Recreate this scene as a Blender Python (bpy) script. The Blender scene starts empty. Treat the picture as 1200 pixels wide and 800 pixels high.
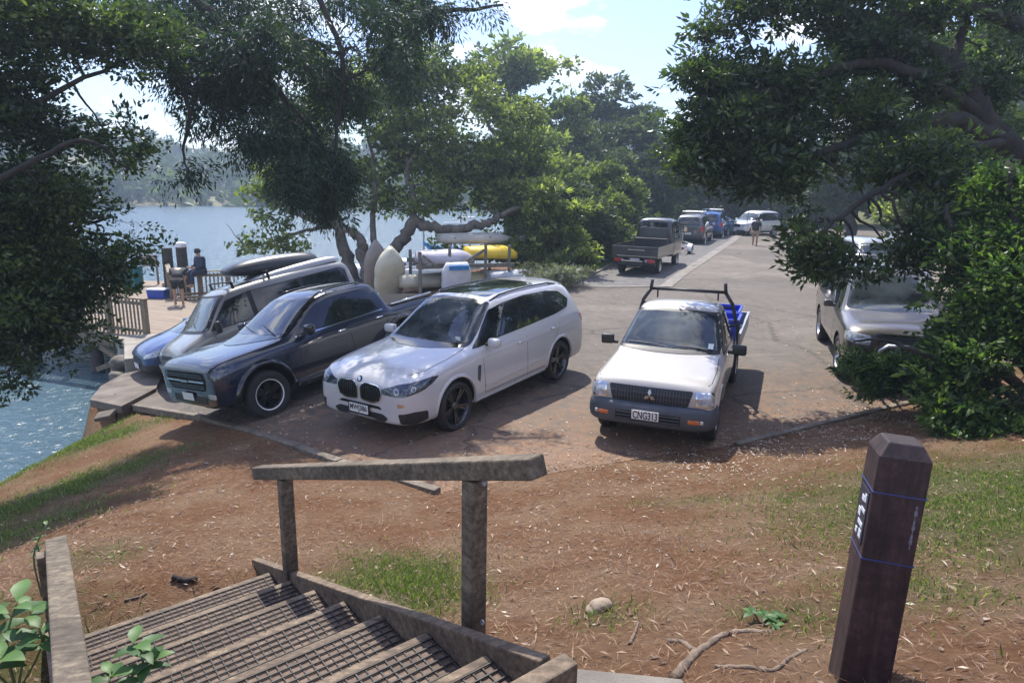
import bpy, bmesh, math, random
import numpy as np
from mathutils import Vector, Matrix, Euler
from mathutils.bvhtree import BVHTree

R = math.radians
random.seed(7)
RNG = np.random.default_rng(11)
scene = bpy.context.scene
COL = scene.collection

# ------------------------------------------------------------------ helpers
def link(o, parent=None):
    COL.objects.link(o)
    if parent is not None:
        o.parent = parent
    return o

def tag(o, label=None, cat=None, group=None, kind=None):
    if label: o['label'] = label
    if cat: o['category'] = cat
    if group: o['group'] = group
    if kind: o['kind'] = kind
    return o

def empty(name, loc=(0, 0, 0), rz=0.0):
    o = bpy.data.objects.new(name, None)
    o.location = loc
    o.rotation_euler = (0, 0, rz)
    o.empty_display_size = 0.2
    return link(o)

def thing(name, label, cat, loc=(0, 0, 0), rz=0.0, group=None):
    return tag(empty(name, loc, rz), label, cat, group)

def children(o):
    return [c for c in bpy.data.objects if c.parent == o]

def copy_tree(o, parent=None):
    c = o.copy()
    COL.objects.link(c)
    c.parent = parent
    for ch in children(o):
        copy_tree(ch, c)
    return c

def mesh_np(name, V, F, mats, parent=None, smooth=True, nper=4, attrs=None):
    """fast mesh from numpy arrays; F is (n, nper)"""
    me = bpy.data.meshes.new(name)
    V = np.asarray(V, dtype=np.float32); F = np.asarray(F, dtype=np.int32)
    me.vertices.add(len(V)); me.vertices.foreach_set('co', V.ravel())
    n = len(F)
    me.loops.add(n * nper); me.loops.foreach_set('vertex_index', F.ravel())
    me.polygons.add(n)
    me.polygons.foreach_set('loop_start', np.arange(n, dtype=np.int32) * nper)
    me.polygons.foreach_set('loop_total', np.full(n, nper, dtype=np.int32))
    me.polygons.foreach_set('use_smooth', np.full(n, smooth, dtype=bool))
    me.update(calc_edges=True)
    for k, a in (attrs or {}).items():
        at = me.attributes.new(k, 'FLOAT', 'POINT')
        at.data.foreach_set('value', np.asarray(a, dtype=np.float32))
    for m in (mats if isinstance(mats, (list, tuple)) else [mats]):
        me.materials.append(m)
    o = bpy.data.objects.new(name, me)
    return link(o, parent)

class MB:
    """collects pieces into one mesh"""
    def __init__(s):
        s.v = []; s.f = []; s.m = []
    def add(s, V, F, mi=0):
        b = len(s.v)
        s.v += [tuple(p) for p in V]
        for f in F:
            s.f.append([b + i for i in f]); s.m.append(mi)
        return s
    def box(s, c, d, rot=None, mi=0, taper=(1, 1)):
        x, y, z = d[0] / 2, d[1] / 2, d[2] / 2
        V = [Vector((sx * x * (taper[0] if sz > 0 else 1), sy * y * (taper[1] if sz > 0 else 1), sz * z))
             for sz in (-1, 1) for sy in (-1, 1) for sx in (-1, 1)]
        if rot is not None:
            V = [rot @ p for p in V]
        V = [p + Vector(c) for p in V]
        s.add(V, [(0, 2, 3, 1), (4, 5, 7, 6), (0, 1, 5, 4), (2, 6, 7, 3), (0, 4, 6, 2), (1, 3, 7, 5)], mi)
        return s
    def beam(s, a, b, w, h, mi=0, up=(0, 0, 1), roll=0):
        a = Vector(a); b = Vector(b); d = (b - a); L = d.length; d.normalize()
        up = Vector(up)
        if abs(d.dot(up)) > .98: up = Vector((0, 1, 0))
        side = d.cross(up).normalized(); u2 = side.cross(d).normalized()
        rot = Matrix((d, side, u2)).transposed()
        if roll: rot = rot @ Matrix.Rotation(roll, 3, 'X')
        return s.box((a + b) / 2, (L, w, h), rot, mi)
    def tube(s, pts, rad, seg=8, mi=0, cap=True):
        pts = [Vector(p) for p in pts]; n = len(pts)
        if not hasattr(rad, '__len__'): rad = [rad] * n
        rings = []
        prev = None
        for i, p in enumerate(pts):
            d = (pts[min(i + 1, n - 1)] - pts[max(i - 1, 0)])
            if d.length < 1e-9: d = Vector((0, 0, 1))
            d.normalize()
            if prev is None:
                a = Vector((0, 0, 1)) if abs(d.z) < .9 else Vector((1, 0, 0))
                x = d.cross(a).normalized()
            else:
                x = (prev - d * prev.dot(d))
                x = x.normalized() if x.length > 1e-6 else d.orthogonal().normalized()
            prev = x; y = d.cross(x)
            rings.append([p + (x * math.cos(t) + y * math.sin(t)) * rad[i] for t in
                          [2 * math.pi * k / seg for k in range(seg)]])
        V = [q for r in rings for q in r]
        F = []
        for i in range(n - 1):
            for k in range(seg):
                k2 = (k + 1) % seg
                F.append((i * seg + k, i * seg + k2, (i + 1) * seg + k2, (i + 1) * seg + k))
        if cap:
            F.append(tuple(reversed(range(seg)))); F.append(tuple((n - 1) * seg + k for k in range(seg)))
        return s.add(V, F, mi)
    def lathe(s, prof, seg=32, axis='Z', c=(0, 0, 0), mi=0):
        """prof: (r, h) list; axis Z, Y or X"""
        c = Vector(c); V = []; F = []
        for r, h in prof:
            for k in range(seg):
                t = 2 * math.pi * k / seg
                a, b = r * math.cos(t), r * math.sin(t)
                V.append(c + Vector({'Z': (a, b, h), 'Y': (b, h, a), 'X': (h, a, b)}[axis]))
        for i in range(len(prof) - 1):
            for k in range(seg):
                k2 = (k + 1) % seg
                F.append((i * seg + k, i * seg + k2, (i + 1) * seg + k2, (i + 1) * seg + k))
        return s.add(V, F, mi)
    def prism(s, pts, d, mi=0):
        """closed polygon pts (3D) extruded by vector d"""
        n = len(pts); P = [Vector(p) for p in pts]; d = Vector(d)
        V = P + [p + d for p in P]
        F = [tuple(reversed(range(n))), tuple(range(n, 2 * n))]
        F += [(i, (i + 1) % n, n + (i + 1) % n, n + i) for i in range(n)]
        return s.add(V, F, mi)
    def build(s, name, mats, parent=None, smooth=False, bevel=0, seg=2, sub=0, auto=None):
        me = bpy.data.meshes.new(name)
        me.from_pydata(s.v, [], s.f)
        for m in (mats if isinstance(mats, (list, tuple)) else [mats]):
            me.materials.append(m)
        me.polygons.foreach_set('material_index', s.m)
        bm = bmesh.new(); bm.from_mesh(me)
        bmesh.ops.recalc_face_normals(bm, faces=bm.faces)
        if auto is not None:
            for e in bm.edges:
                if len(e.link_faces) == 2 and e.calc_face_angle(0) > auto: e.smooth = False
            smooth = True
        bm.to_mesh(me); bm.free()
        me.polygons.foreach_set('use_smooth', [bool(smooth)] * len(me.polygons))
        me.update()
        o = bpy.data.objects.new(name, me); link(o, parent)
        if bevel:
            b = o.modifiers.new('bev', 'BEVEL'); b.width = bevel; b.segments = seg; b.limit_method = 'ANGLE'
            b.angle_limit = R(35)
        if sub:
            m = o.modifiers.new('sub', 'SUBSURF'); m.levels = sub; m.render_levels = sub
        return o

def bake(o):
    """replace an object's mesh by its modifier result"""
    bpy.context.view_layer.update()
    dg = bpy.context.evaluated_depsgraph_get()
    me = bpy.data.meshes.new_from_object(o.evaluated_get(dg))
    o.modifiers.clear(); old = o.data; o.data = me
    bpy.data.meshes.remove(old)
    return o

def remove(o):
    bpy.data.objects.remove(o, do_unlink=True)

# ------------------------------------------------------------------ materials
def nmat(name):
    m = bpy.data.materials.new(name); m.use_nodes = True
    nt = m.node_tree
    b = nt.nodes['Principled BSDF']
    return m, nt, b

def N(nt, t, **kw):
    n = nt.nodes.new(t)
    for k, v in kw.items():
        if k.startswith('i_'):
            n.inputs[k[2:].replace('_', ' ')].default_value = v
        else:
            setattr(n, k, v)
    return n

def L(nt, a, b): nt.links.new(a, b)

def ramp(nt, fac, stops):
    r = nt.nodes.new('ShaderNodeValToRGB')
    e = r.color_ramp.elements
    while len(e) < len(stops): e.new(.5)
    for el, (p, c) in zip(e, stops):
        el.position = p
        el.color = (c[0], c[1], c[2], 1) if hasattr(c, '__len__') else (c, c, c, 1)
    if fac is not None: L(nt, fac, r.inputs[0])
    return r

def noise(nt, scale, detail=4, rough=.55, coord='Object', vec=None, sc=None, dist=0):
    n = nt.nodes.new('ShaderNodeTexNoise')
    n.inputs['Scale'].default_value = scale; n.inputs['Detail'].default_value = detail
    n.inputs['Roughness'].default_value = rough; n.inputs['Distortion'].default_value = dist
    if vec is None:
        tc = nt.nodes.new('ShaderNodeTexCoord'); vec = tc.outputs[coord]
    if sc is not None:
        mp = nt.nodes.new('ShaderNodeMapping'); mp.inputs['Scale'].default_value = sc
        L(nt, vec, mp.inputs['Vector']); vec = mp.outputs[0]
    L(nt, vec, n.inputs['Vector'])
    return n

def mixc(nt, fac, a, b, mode='MIX'):
    m = nt.nodes.new('ShaderNodeMix'); m.data_type = 'RGBA'; m.blend_type = mode
    def put(x, s):
        if hasattr(x, 'is_output') or isinstance(x, bpy.types.NodeSocket): L(nt, x, s)
        elif hasattr(x, '__len__'): s.default_value = (x[0], x[1], x[2], 1)
        else: s.default_value = x
    put(fac, m.inputs[0]); put(a, m.inputs[6]); put(b, m.inputs[7])
    return m.outputs[2]

def bump(nt, h, b, strength=.3, dist=.02):
    n = nt.nodes.new('ShaderNodeBump'); n.inputs['Strength'].default_value = strength
    n.inputs['Distance'].default_value = dist
    L(nt, h, n.inputs['Height']); L(nt, n.outputs[0], b.inputs['Normal'])
    return n

_mc = {}
def simple(name, col, rough=.5, metal=0, var=.12, scale=6, coat=0, bmp=0, spec=None, bscale=None):
    if name in _mc: return _mc[name]
    m, nt, b = nmat(name)
    n = noise(nt, scale)
    lo = [c * (1 - var) for c in col]; hi = [min(1, c * (1 + var)) for c in col]
    r = ramp(nt, n.outputs[0], [(.3, lo), (.7, hi)])
    L(nt, r.outputs[0], b.inputs['Base Color'])
    b.inputs['Roughness'].default_value = rough; b.inputs['Metallic'].default_value = metal
    b.inputs['Coat Weight'].default_value = coat; b.inputs['Coat Roughness'].default_value = .05
    if spec is not None: b.inputs['Specular IOR Level'].default_value = spec
    if bmp:
        n2 = noise(nt, bscale or scale * 8, 5)
        bump(nt, n2.outputs[0], b, bmp, .01)
    _mc[name] = m
    return m

def car_paint(name, col, metal=0., rough=.35, dirt=.12, dirtcol=(.22, .19, .15)):
    """clear-coated paint with dust on top and road film low down"""
    if name in _mc: return _mc[name]
    m, nt, b = nmat(name)
    tc = nt.nodes.new('ShaderNodeTexCoord')
    sep = nt.nodes.new('ShaderNodeSeparateXYZ'); L(nt, tc.outputs['Object'], sep.inputs[0])
    n = noise(nt, 3.5, 6, .65, vec=tc.outputs['Object'])
    mr = nt.nodes.new('ShaderNodeMapRange'); L(nt, sep.outputs[2], mr.inputs[0])
    mr.inputs[1].default_value = .25; mr.inputs[2].default_value = .75
    mr.inputs[3].default_value = 1; mr.inputs[4].default_value = .25
    mu = nt.nodes.new('ShaderNodeMath'); mu.operation = 'MULTIPLY'
    L(nt, mr.outputs[0], mu.inputs[0])
    rr = ramp(nt, n.outputs[0], [(.35, 0.), (.75, 1.)])
    L(nt, rr.outputs[0], mu.inputs[1])
    m2 = nt.nodes.new('ShaderNodeMath'); m2.operation = 'MULTIPLY'; L(nt, mu.outputs[0], m2.inputs[0])
    m2.inputs[1].default_value = dirt * 3
    c = mixc(nt, m2.outputs[0], col, dirtcol)
    L(nt, c, b.inputs['Base Color'])
    b.inputs['Metallic'].default_value = metal
    rg = nt.nodes.new('ShaderNodeMapRange'); L(nt, m2.outputs[0], rg.inputs[0])
    rg.inputs[3].default_value = rough; rg.inputs[4].default_value = .7
    L(nt, rg.outputs[0], b.inputs['Roughness'])
    b.inputs['Coat Weight'].default_value = 1.
    cr = nt.nodes.new('ShaderNodeMapRange'); L(nt, m2.outputs[0], cr.inputs[0])
    cr.inputs[3].default_value = .035; cr.inputs[4].default_value = .4
    L(nt, cr.outputs[0], b.inputs['Coat Roughness'])
    _mc[name] = m
    return m

def car_glass(name, tint=(.012, .016, .018)):
    if name in _mc: return _mc[name]
    m, nt, b = nmat(name)
    n = noise(nt, 1.7, 3)
    r = ramp(nt, n.outputs[0], [(.35, [c * .4 for c in tint]), (.65, [c * 2.2 for c in tint])])
    L(nt, r.outputs[0], b.inputs['Base Color'])
    b.inputs['Roughness'].default_value = .025
    b.inputs['IOR'].default_value = 1.52
    b.inputs['Coat Weight'].default_value = .6; b.inputs['Coat Roughness'].default_value = .02
    _mc[name] = m
    return m

M = {}
M['rubber'] = simple('tyre_rubber', (.022, .021, .02), .75, var=.25, scale=20, bmp=.15)
M['black_plastic'] = simple('black_plastic', (.018, .018, .019), .5, var=.2, bmp=.05, bscale=200)
M['grey_plastic'] = simple('grey_bumper_plastic', (.055, .062, .075), .55, var=.2, bmp=.05, bscale=200)
M['gloss_black'] = simple('gloss_black', (.01, .01, .011), .12, var=.1, coat=.5)
M['dark_void'] = simple('dark_void', (.008, .008, .008), .9)
M['chrome'] = simple('chrome', (.75, .76, .78), .12, 1.0, var=.04)
M['alloy'] = simple('alloy', (.5, .51, .53), .3, 1.0, var=.08)
M['dark_alloy'] = simple('dark_alloy', (.075, .075, .08), .28, .8, var=.1, coat=.4)
M['glass'] = car_glass('car_glass')
M['screen'] = car_glass('windscreen_glass', (.03, .037, .04))
M['lamp_clear'] = simple('headlamp_lens', (.42, .45, .48), .08, .2, var=.5, scale=14, coat=1)
M['lamp_dark'] = simple('headlamp_dark_lens', (.05, .06, .075), .06, .3, var=.6, scale=16, coat=1)
M['lamp_red'] = simple('red_lens', (.45, .02, .02), .12, 0, var=.3, scale=20, coat=1)
M['lamp_amber'] = simple('amber_lens', (.5, .12, .02), .15, 0, var=.3, scale=20, coat=1)
M['plate_white'] = simple('plate_white', (.7, .7, .68), .4, 0, var=.05)
M['plate_ink'] = simple('plate_ink', (.02, .02, .025), .5)
M['galv'] = simple('galvanised_steel', (.45, .46, .47), .45, .8, var=.2, scale=9)
M['dark_steel'] = simple('dark_painted_steel', (.03, .03, .033), .45, .3, var=.3, bmp=.1)
M['paper'] = simple('windscreen_label', (.6, .66, .6), .6, var=.2, scale=60)

def wood_mat(name, lo, hi, grain=(1, 14, 14), rough=.8, crack=.5, tint=None, coord='Object'):
    """weathered timber; grain runs along local X of the piece via generated coordinates"""
    if name in _mc: return _mc[name]
    m, nt, b = nmat(name)
    tc = nt.nodes.new('ShaderNodeTexCoord')
    n1 = noise(nt, 3.0, 8, .65, vec=tc.outputs[coord], sc=grain, dist=.4)
    n2 = noise(nt, 3.1, 9, .72, vec=tc.outputs[coord])
    n3 = noise(nt, 34, 6, .7, vec=tc.outputs[coord])
    r0 = ramp(nt, n1.outputs[0], [(.32, lo), (.66, hi)])
    r3 = ramp(nt, n3.outputs[0], [(.32, .55), (.55, 1.), (.72, 1.5)])
    r1 = nt.nodes.new('ShaderNodeVectorMath'); r1.operation = 'MULTIPLY'; L(nt, r0.outputs[0], r1.inputs[0]); L(nt, r3.outputs[0], r1.inputs[1])
    d = [c * .55 for c in lo] if tint is None else tint
    rr = ramp(nt, n2.outputs[0], [(.45, 0.), (.6, crack)])
    c = mixc(nt, rr.outputs[0], r1.outputs[0], d)
    L(nt, c, b.inputs['Base Color'])
    b.inputs['Roughness'].default_value = rough
    bump(nt, n1.outputs[0], b, .6, .006)
    _mc[name] = m
    return m
# ------------------------------------------------------------------ vehicles (local: +x forward, +y left, z up)
def shell_mesh(stations, crown=.03, level=2):
    """closed smooth body from cross-sections (x, z_bottom, z_belt, half_width, z_top, half_top[, lean])"""
    rows = []
    for st in stations:
        x, zb, zs, w, zt, wt = st[:6]; lean = st[6] if len(st) > 6 else 0
        H = zs - zb; K = zt - zs
        sec = [(0, zb), (w * .6, zb), (w * .93, zb + .015), (w * .985, zb + .07 + .05 * H), (w, zb + H * .55),
               (w * .985, zs - .05), (w * .945, zs + min(.015, .2 * K)),
               (w * .945 * .5 + wt * .5, zs + K * .5), (wt + .012, zt - min(.075, .25 * K)),
               (wt * .9, zt - min(.012, .05 * K)), (wt * .5, zt + crown * .8), (0, zt + crown)]
        rows.append([(x + lean * (z - (zb + zt) / 2), y, z) for y, z in sec])
    n = len(rows[0]); V = []; F = []
    # full loop: left 0..n-1 then right n-2..1
    loop = []
    for r in rows:
        loop.append(len(V))
        V += r + [(x, -y, z) for x, y, z in r[n - 2:0:-1]]
    m = 2 * n - 2
    for i in range(len(rows) - 1):
        a, b = loop[i], loop[i + 1]
        for k in range(m):
            k2 = (k + 1) % m
            F.append((a + k, b + k, b + k2, a + k2))
    for idx, base in ((0, loop[0]), (1, loop[-1])):
        caps = [(base, base + 1, base + m - 1)]
        for k in range(1, n - 2):
            caps.append((base + k, base + k + 1, base + m - k - 1, base + m - k))
        caps.append((base + n - 2, base + n - 1, base + n))
        F += caps if idx == 0 else [tuple(reversed(c)) for c in caps]
    me = bpy.data.meshes.new('shell'); me.from_pydata(V, [], F)
    bm = bmesh.new(); bm.from_mesh(me); bmesh.ops.recalc_face_normals(bm, faces=bm.faces); bm.to_mesh(me); bm.free()
    o = bpy.data.objects.new('body', me); link(o)
    s = o.modifiers.new('s', 'SUBSURF'); s.levels = level; s.render_levels = level
    bake(o)
    return o

def round_poly(pts, rad, k=4):
    P = [Vector(p) for p in pts]; n = len(P); out = []
    for i in range(n):
        a, b, c = P[i - 1], P[i], P[(i + 1) % n]
        d1 = (a - b); d2 = (c - b)
        r1 = min(rad, d1.length * .45); r2 = min(rad, d2.length * .45)
        p0 = b + d1.normalized() * r1; p2 = b + d2.normalized() * r2
        for j in range(k + 1):
            t = j / k
            out.append(p0 * (1 - t) ** 2 + b * 2 * t * (1 - t) + p2 * t * t)
    return out

def Sd(pts, s=1): return [(x, 2.0 * s, z) for x, z in pts]
def Fr(pts): return [(3.0, y, z) for y, z in pts]
def Rr(pts): return [(-3.0, y, z) for y, z in pts]
def Tp(pts): return [(x, y, 3.0) for x, y in pts]

def clip_poly(poly, axis, val, keep_greater):
    out = []
    n = len(poly)
    for i in range(n):
        a, b = poly[i], poly[(i + 1) % n]
        ia = (a[axis] >= val) == keep_greater; ib = (b[axis] >= val) == keep_greater
        if ia: out.append(a)
        if ia != ib:
            t = (val - a[axis]) / (b[axis] - a[axis])
            out.append(tuple(a[k] + (b[k] - a[k]) * t for k in range(len(a))))
    return out

def inset(poly, d):
    """inset a 2D polygon by d towards its inside"""
    P = [Vector(p) for p in poly]; n = len(P)
    area = sum(P[i].x * P[(i + 1) % n].y - P[(i + 1) % n].x * P[i].y for i in range(n))
    s = 1 if area > 0 else -1
    out = []
    for i in range(n):
        a, b, c = P[i - 1], P[i], P[(i + 1) % n]
        e1 = (b - a).normalized(); e2 = (c - b).normalized()
        n1 = Vector((-e1.y, e1.x)) * s; n2 = Vector((-e2.y, e2.x)) * s
        m = n1 + n2
        if m.length < 1e-6: m = n1
        m.normalize()
        out.append(tuple(b + m * (d / max(.35, m.dot(n1)))))
    return out

class Car:
    def __init__(s, name, label, cat, stations, paint, crown=.03, level=2, group=None):
        s.root = thing(name, label, cat, group=group)
        s.body = shell_mesh(stations, crown, level)
        bm = bmesh.new(); bm.from_mesh(s.body.data)
        s.bvh = BVHTree.FromBMesh(bm); bm.free()
        s.body.parent = s.root
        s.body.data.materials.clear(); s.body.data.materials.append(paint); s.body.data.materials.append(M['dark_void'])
        s.paint = paint
        s.body.data.polygons.foreach_set('use_smooth', [True] * len(s.body.data.polygons))
    def cut(s, cutters):
        """boolean cutters (MB builders whose faces become dark)"""
        mb = MB()
        for c in cutters: mb.add(c.v, c.f, 1)
        o = mb.build('cutter', [M['dark_void'], M['dark_void']])
        m = s.body.modifiers.new('b', 'BOOLEAN'); m.operation = 'DIFFERENCE'; m.solver = 'EXACT'; m.object = o
        bake(s.body)
        remove(o)
        me = s.body.data
        me.polygons.foreach_set('use_smooth', [True] * len(me.polygons))
        me.update()
        # sharp rims where paint meets the cut
        bm = bmesh.new(); bm.from_mesh(me)
        for e in bm.edges:
            if len(e.link_faces) == 2 and (e.link_faces[0].material_index != e.link_faces[1].material_index): e.smooth = False
        bm.to_mesh(me); bm.free()
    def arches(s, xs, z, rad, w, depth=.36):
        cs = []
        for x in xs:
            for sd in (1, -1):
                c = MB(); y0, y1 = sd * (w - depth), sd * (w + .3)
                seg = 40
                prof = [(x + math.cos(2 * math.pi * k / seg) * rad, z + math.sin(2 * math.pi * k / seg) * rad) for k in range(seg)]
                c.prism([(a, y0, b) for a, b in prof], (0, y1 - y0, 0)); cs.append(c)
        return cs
    def patch(s, name, polys, d, mat, off=.004, thick=.012, res=.06, parent=None, rnd=0, both=False, smooth=True):
        objs = []
        for sd in ((1, -1) if both else (1,)):
            dd = Vector((d[0], d[1] * sd, d[2])).normalized()
            r = dd.cross(Vector((0, 0, 1)))
            if r.length < .05: r = Vector((0, 1, 0))
            r.normalize(); u = r.cross(dd).normalized()
            mb = MB()
            for poly in polys:
                P = [Vector((p[0], p[1] * sd, p[2])) for p in poly]
                if rnd: P = round_poly(P, rnd)
                bm = bmesh.new()
                vs = [bm.verts.new((p.dot(r), p.dot(u), 0)) for p in P]
                try: bm.faces.new(vs)
                except ValueError: bm.free(); continue
                a0, a1 = min(v.co.x for v in vs), max(v.co.x for v in vs)
                b0, b1 = min(v.co.y for v in vs), max(v.co.y for v in vs)
                for ax, lo, hi in ((0, a0, a1), (1, b0, b1)):
                    k = int((hi - lo) / res)
                    for i in range(1, k + 1):
                        q = lo + (hi - lo) * i / (k + 1)
                        co = (q, 0, 0) if ax == 0 else (0, q, 0); no = (1, 0, 0) if ax == 0 else (0, 1, 0)
                        bmesh.ops.bisect_plane(bm, geom=bm.verts[:] + bm.edges[:] + bm.faces[:], plane_co=co, plane_no=no, dist=1e-5)
                top = []; bot = []
                bm.verts.index_update(); bm.verts.ensure_lookup_table()
                for v in bm.verts:
                    o = r * v.co.x + u * v.co.y - dd * 6
                    h, nn, _, _ = s.bvh.ray_cast(o, dd)
                    if h is None:
                        h, nn, _, _ = s.bvh.find_nearest(o + dd * 5.)
                        # keep the in-plane position, use nearest depth
                    if nn.dot(dd) > 0: nn = -nn
                    nn = (nn - dd * .6).normalized()
                    top.append(h + nn * off); bot.append(h - nn * (thick - off))
                n = len(top)
                F = []
                for f in bm.faces:
                    F.append(tuple(v.index for v in f.verts))
                # orientation
                F2 = []
                for f in F:
                    a, b, c = top[f[0]], top[f[1]], top[f[2]]
                    nrm = sum((((top[f[i]] - top[f[0]]).cross(top[f[(i + 1) % len(f)]] - top[f[0]])) for i in range(1, len(f) - 1)), Vector())
                    F2.append(f if nrm.dot(dd) < 0 else tuple(reversed(f)))
                sides = []
                for e in bm.edges:
                    if len(e.link_faces) == 1:
                        i, j = e.verts[0].index, e.verts[1].index
                        sides.append((i, j, n + j, n + i))
                bm.free()
                mb.add(top + bot, F2 + sides)
            if not mb.v: continue
            me = bpy.data.meshes.new(name); me.from_pydata(mb.v, [], mb.f); me.materials.append(mat)
            bm = bmesh.new(); bm.from_mesh(me)
            bmesh.ops.remove_doubles(bm, verts=bm.verts, dist=1e-5)
            for e in bm.edges:
                if len(e.link_faces) == 2 and e.calc_face_angle(0) > R(45): e.smooth = False
                elif len(e.link_faces) == 1: e.smooth = False
            bm.to_mesh(me); bm.free()
            me.polygons.foreach_set('use_smooth', [smooth] * len(me.polygons)); me.update()
            o = bpy.data.objects.new(name, me); link(o, parent or s.root)
            objs.append(o)
        return objs
    def seams(s, lines, width=.007, mat=None, name='door_seam', both=True):
        for ln in lines:
            polys = []
            for (a, b) in zip(ln[:-1], ln[1:]):
                dx, dz = b[0] - a[0], b[1] - a[1]; l = math.hypot(dx, dz); nx, nz = -dz / l * width / 2, dx / l * width / 2
                ex, ez = dx / l * width / 2, dz / l * width / 2
                polys.append(Sd([(a[0] - ex + nx, a[1] - ez + nz), (b[0] + ex + nx, b[1] + ez + nz), (b[0] + ex - nx, b[1] + ez - nz), (a[0] - ex - nx, a[1] - ez - nz)]))
            s.patch(name, polys, (0, -1, 0), mat or M['dark_void'], off=.0015, thick=.004, res=.12, both=both)
    def bonnet_seams(s, pts, width=.008):
        for q in (1, -1):
            polys = []
            for a, b in zip(pts[:-1], pts[1:]):
                d = Vector((b[0] - a[0], b[1] - a[1])).normalized(); n = Vector((-d.y, d.x)) * width / 2
                polys.append(Tp([(a[0] + n.x, (a[1] + n.y) * q), (b[0] + n.x, (b[1] + n.y) * q), (b[0] - n.x, (b[1] - n.y) * q), (a[0] - n.x, (a[1] - n.y) * q)]))
            s.patch('bonnet_seam', polys, (0, 0, -1), M['dark_void'], off=.0015, thick=.004, res=.1)
    def rails(s, x0, x1, y, lift, mat, rad=.016):
        for sd in (1, -1):
            P = []
            for k in range(9):
                x = x0 + (x1 - x0) * k / 8
                h, nn, _, _ = s.bvh.ray_cast(Vector((x, y * sd, 4)), Vector((0, 0, -1)))
                P.append((x, y * sd, h.z + (lift if 0 < k < 8 else -.005)))
            MB().tube(P, rad, 8).build('roof_rail', mat, s.root, smooth=True)
    def windows(s, dlo, splits, gap=.045, both=True, trim=None, glass=None, sash=.022, name='side_window'):
        s.patch('window_surround', [Sd(dlo)], (0, -1, 0), trim or M['gloss_black'], off=.003, thick=.012, both=both, rnd=.035)
        ins = inset(dlo, sash)
        for a, b in zip(splits[:-1], splits[1:]):
            p = clip_poly(clip_poly(ins, 0, min(a, b) + gap / 2, True), 0, max(a, b) - gap / 2, False)
            if len(p) >= 3:
                s.patch(name, [Sd(p)], (0, -1, 0), glass or M['glass'], off=.006, thick=.006, both=both, rnd=.03)
    def wheels(s, xs, y, Rw, width, rim, spokes=5, rmat=None, style='twin', lip=None):
        proto = make_wheel(Rw, width, rim, spokes, rmat or M['alloy'], style, lip)
        first = True
        for x in xs:
            for sd in (1, -1):
                w = proto if first else copy_tree(proto)
                first = False
                w.parent = s.root; w.location = (x, sd * (y - width / 2), Rw)
                w.rotation_euler = (0, random.random() * 2, 0 if sd > 0 else math.pi)
    def lips(s, xs, z, r0, r1, mat, off=.012, a0=-12, a1=192, name='arch_trim'):
        """wheel-arch flare: a flattened bead swept round the opening on the body side"""
        w = (r1 - r0) / 2
        for x in xs:
            for sd in (1, -1):
                rows = []
                for k in range(25):
                    t = R(a0 + (a1 - a0) * k / 24); cx, cz = math.cos(t), math.sin(t)
                    px, pz = x + cx * (r0 + w), z + cz * (r0 + w)
                    h, nn, _, _ = s.bvh.ray_cast(Vector((px, 3 * sd, pz)), Vector((0, -sd, 0)))
                    if h is None or abs(h.y) < .6: continue
                    y = h.y
                    rows.append([(px + cx * w * a, y + sd * b, pz + cz * w * a) for a, b in ((-1, -.03), (-1.02, off * .6), (-.7, off), (.1, off * .8), (.9, .0), (1, -.012))])
                V = [p for r in rows for p in r]; n = 6
                F = [(i * n + k, i * n + k + 1, (i + 1) * n + k + 1, (i + 1) * n + k) for i in range(len(rows) - 1) for k in range(n - 1)]
                if F: MB().add(V, F).build(name, mat, s.root, smooth=True)
    def plate(s, loc, text, rz=0, pitch=0, w=.36, h=.125, surround=None):
        g = MB().box((0, 0, 0), (.008, w, h)).build('number_plate', M['plate_white'], s.root, bevel=.003)
        g.location = loc; g.rotation_euler = (0, pitch, rz)
        if surround:
            MB().box((-.008, 0, 0), (.012, w + .05, h + .05)).build('plate_surround', surround, g, bevel=.004)
        if text:
            t = text_mesh(text, h * .84, .0015, M['plate_ink'], w * .9)
            t.parent = g; t.location = (.0055, 0, -.0); t.rotation_euler = (R(90), 0, R(90))
        return g
    def mirrors(s, x, y, z, mat, sz=(.12, .2, .15), foot=True, both=True):
        for sd in (1, -1):
            mb = MB()
            mb.box((0, 0, 0), (sz[0], sz[1], sz[2]))
            m = mb.build('door_mirror', mat, s.root, smooth=True, sub=0)
            bv = m.modifiers.new('b', 'BEVEL'); bv.width = min(sz) * .38; bv.segments = 4
            m.location = (x, sd * (y + sz[1] / 2 + .03), z); m.rotation_euler = (0, 0, R(-8 * sd))
            g = MB().box((-sz[0] * .5 - .002, 0, .0), (.006, sz[1] * .8, sz[2] * .7)).build('mirror_glass', M['chrome'], m, bevel=.002)
            if foot:
                MB().box((.0, -sd * (sz[1] * .5 + .02), -sz[2] * .3), (sz[0] * .5, .09, sz[2] * .3)).build('mirror_arm', M['black_plastic'], m, bevel=.008)
    def handles(s, pos, mat=None, w=.17):
        for sd in (1, -1):
            for (x, z) in pos:
                h, nn, _, _ = s.bvh.ray_cast(Vector((x, 3 * sd, z)), Vector((0, -sd, 0)))
                if h is None: continue
                mb = MB().tube([(x - w / 2, h.y + sd * .0, z), (x - w / 2 + .02, h.y + sd * .028, z), (x + w / 2 - .02, h.y + sd * .03, z + .004), (x + w / 2, h.y, z + .004)],
                               [.012, .013, .013, .012], 8)
                mb.build('door_handle', mat or s.paint, s.root, smooth=True)
    def wipers(s, pts):
        """pts: list of (base, tip) in 3D"""
        for a, b in pts:
            MB().tube([a, (Vector(a) * .5 + Vector(b) * .5 + Vector((.01, 0, .012))), b], [.010, .008, .006], 5).build('wiper', M['black_plastic'], s.root)
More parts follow.
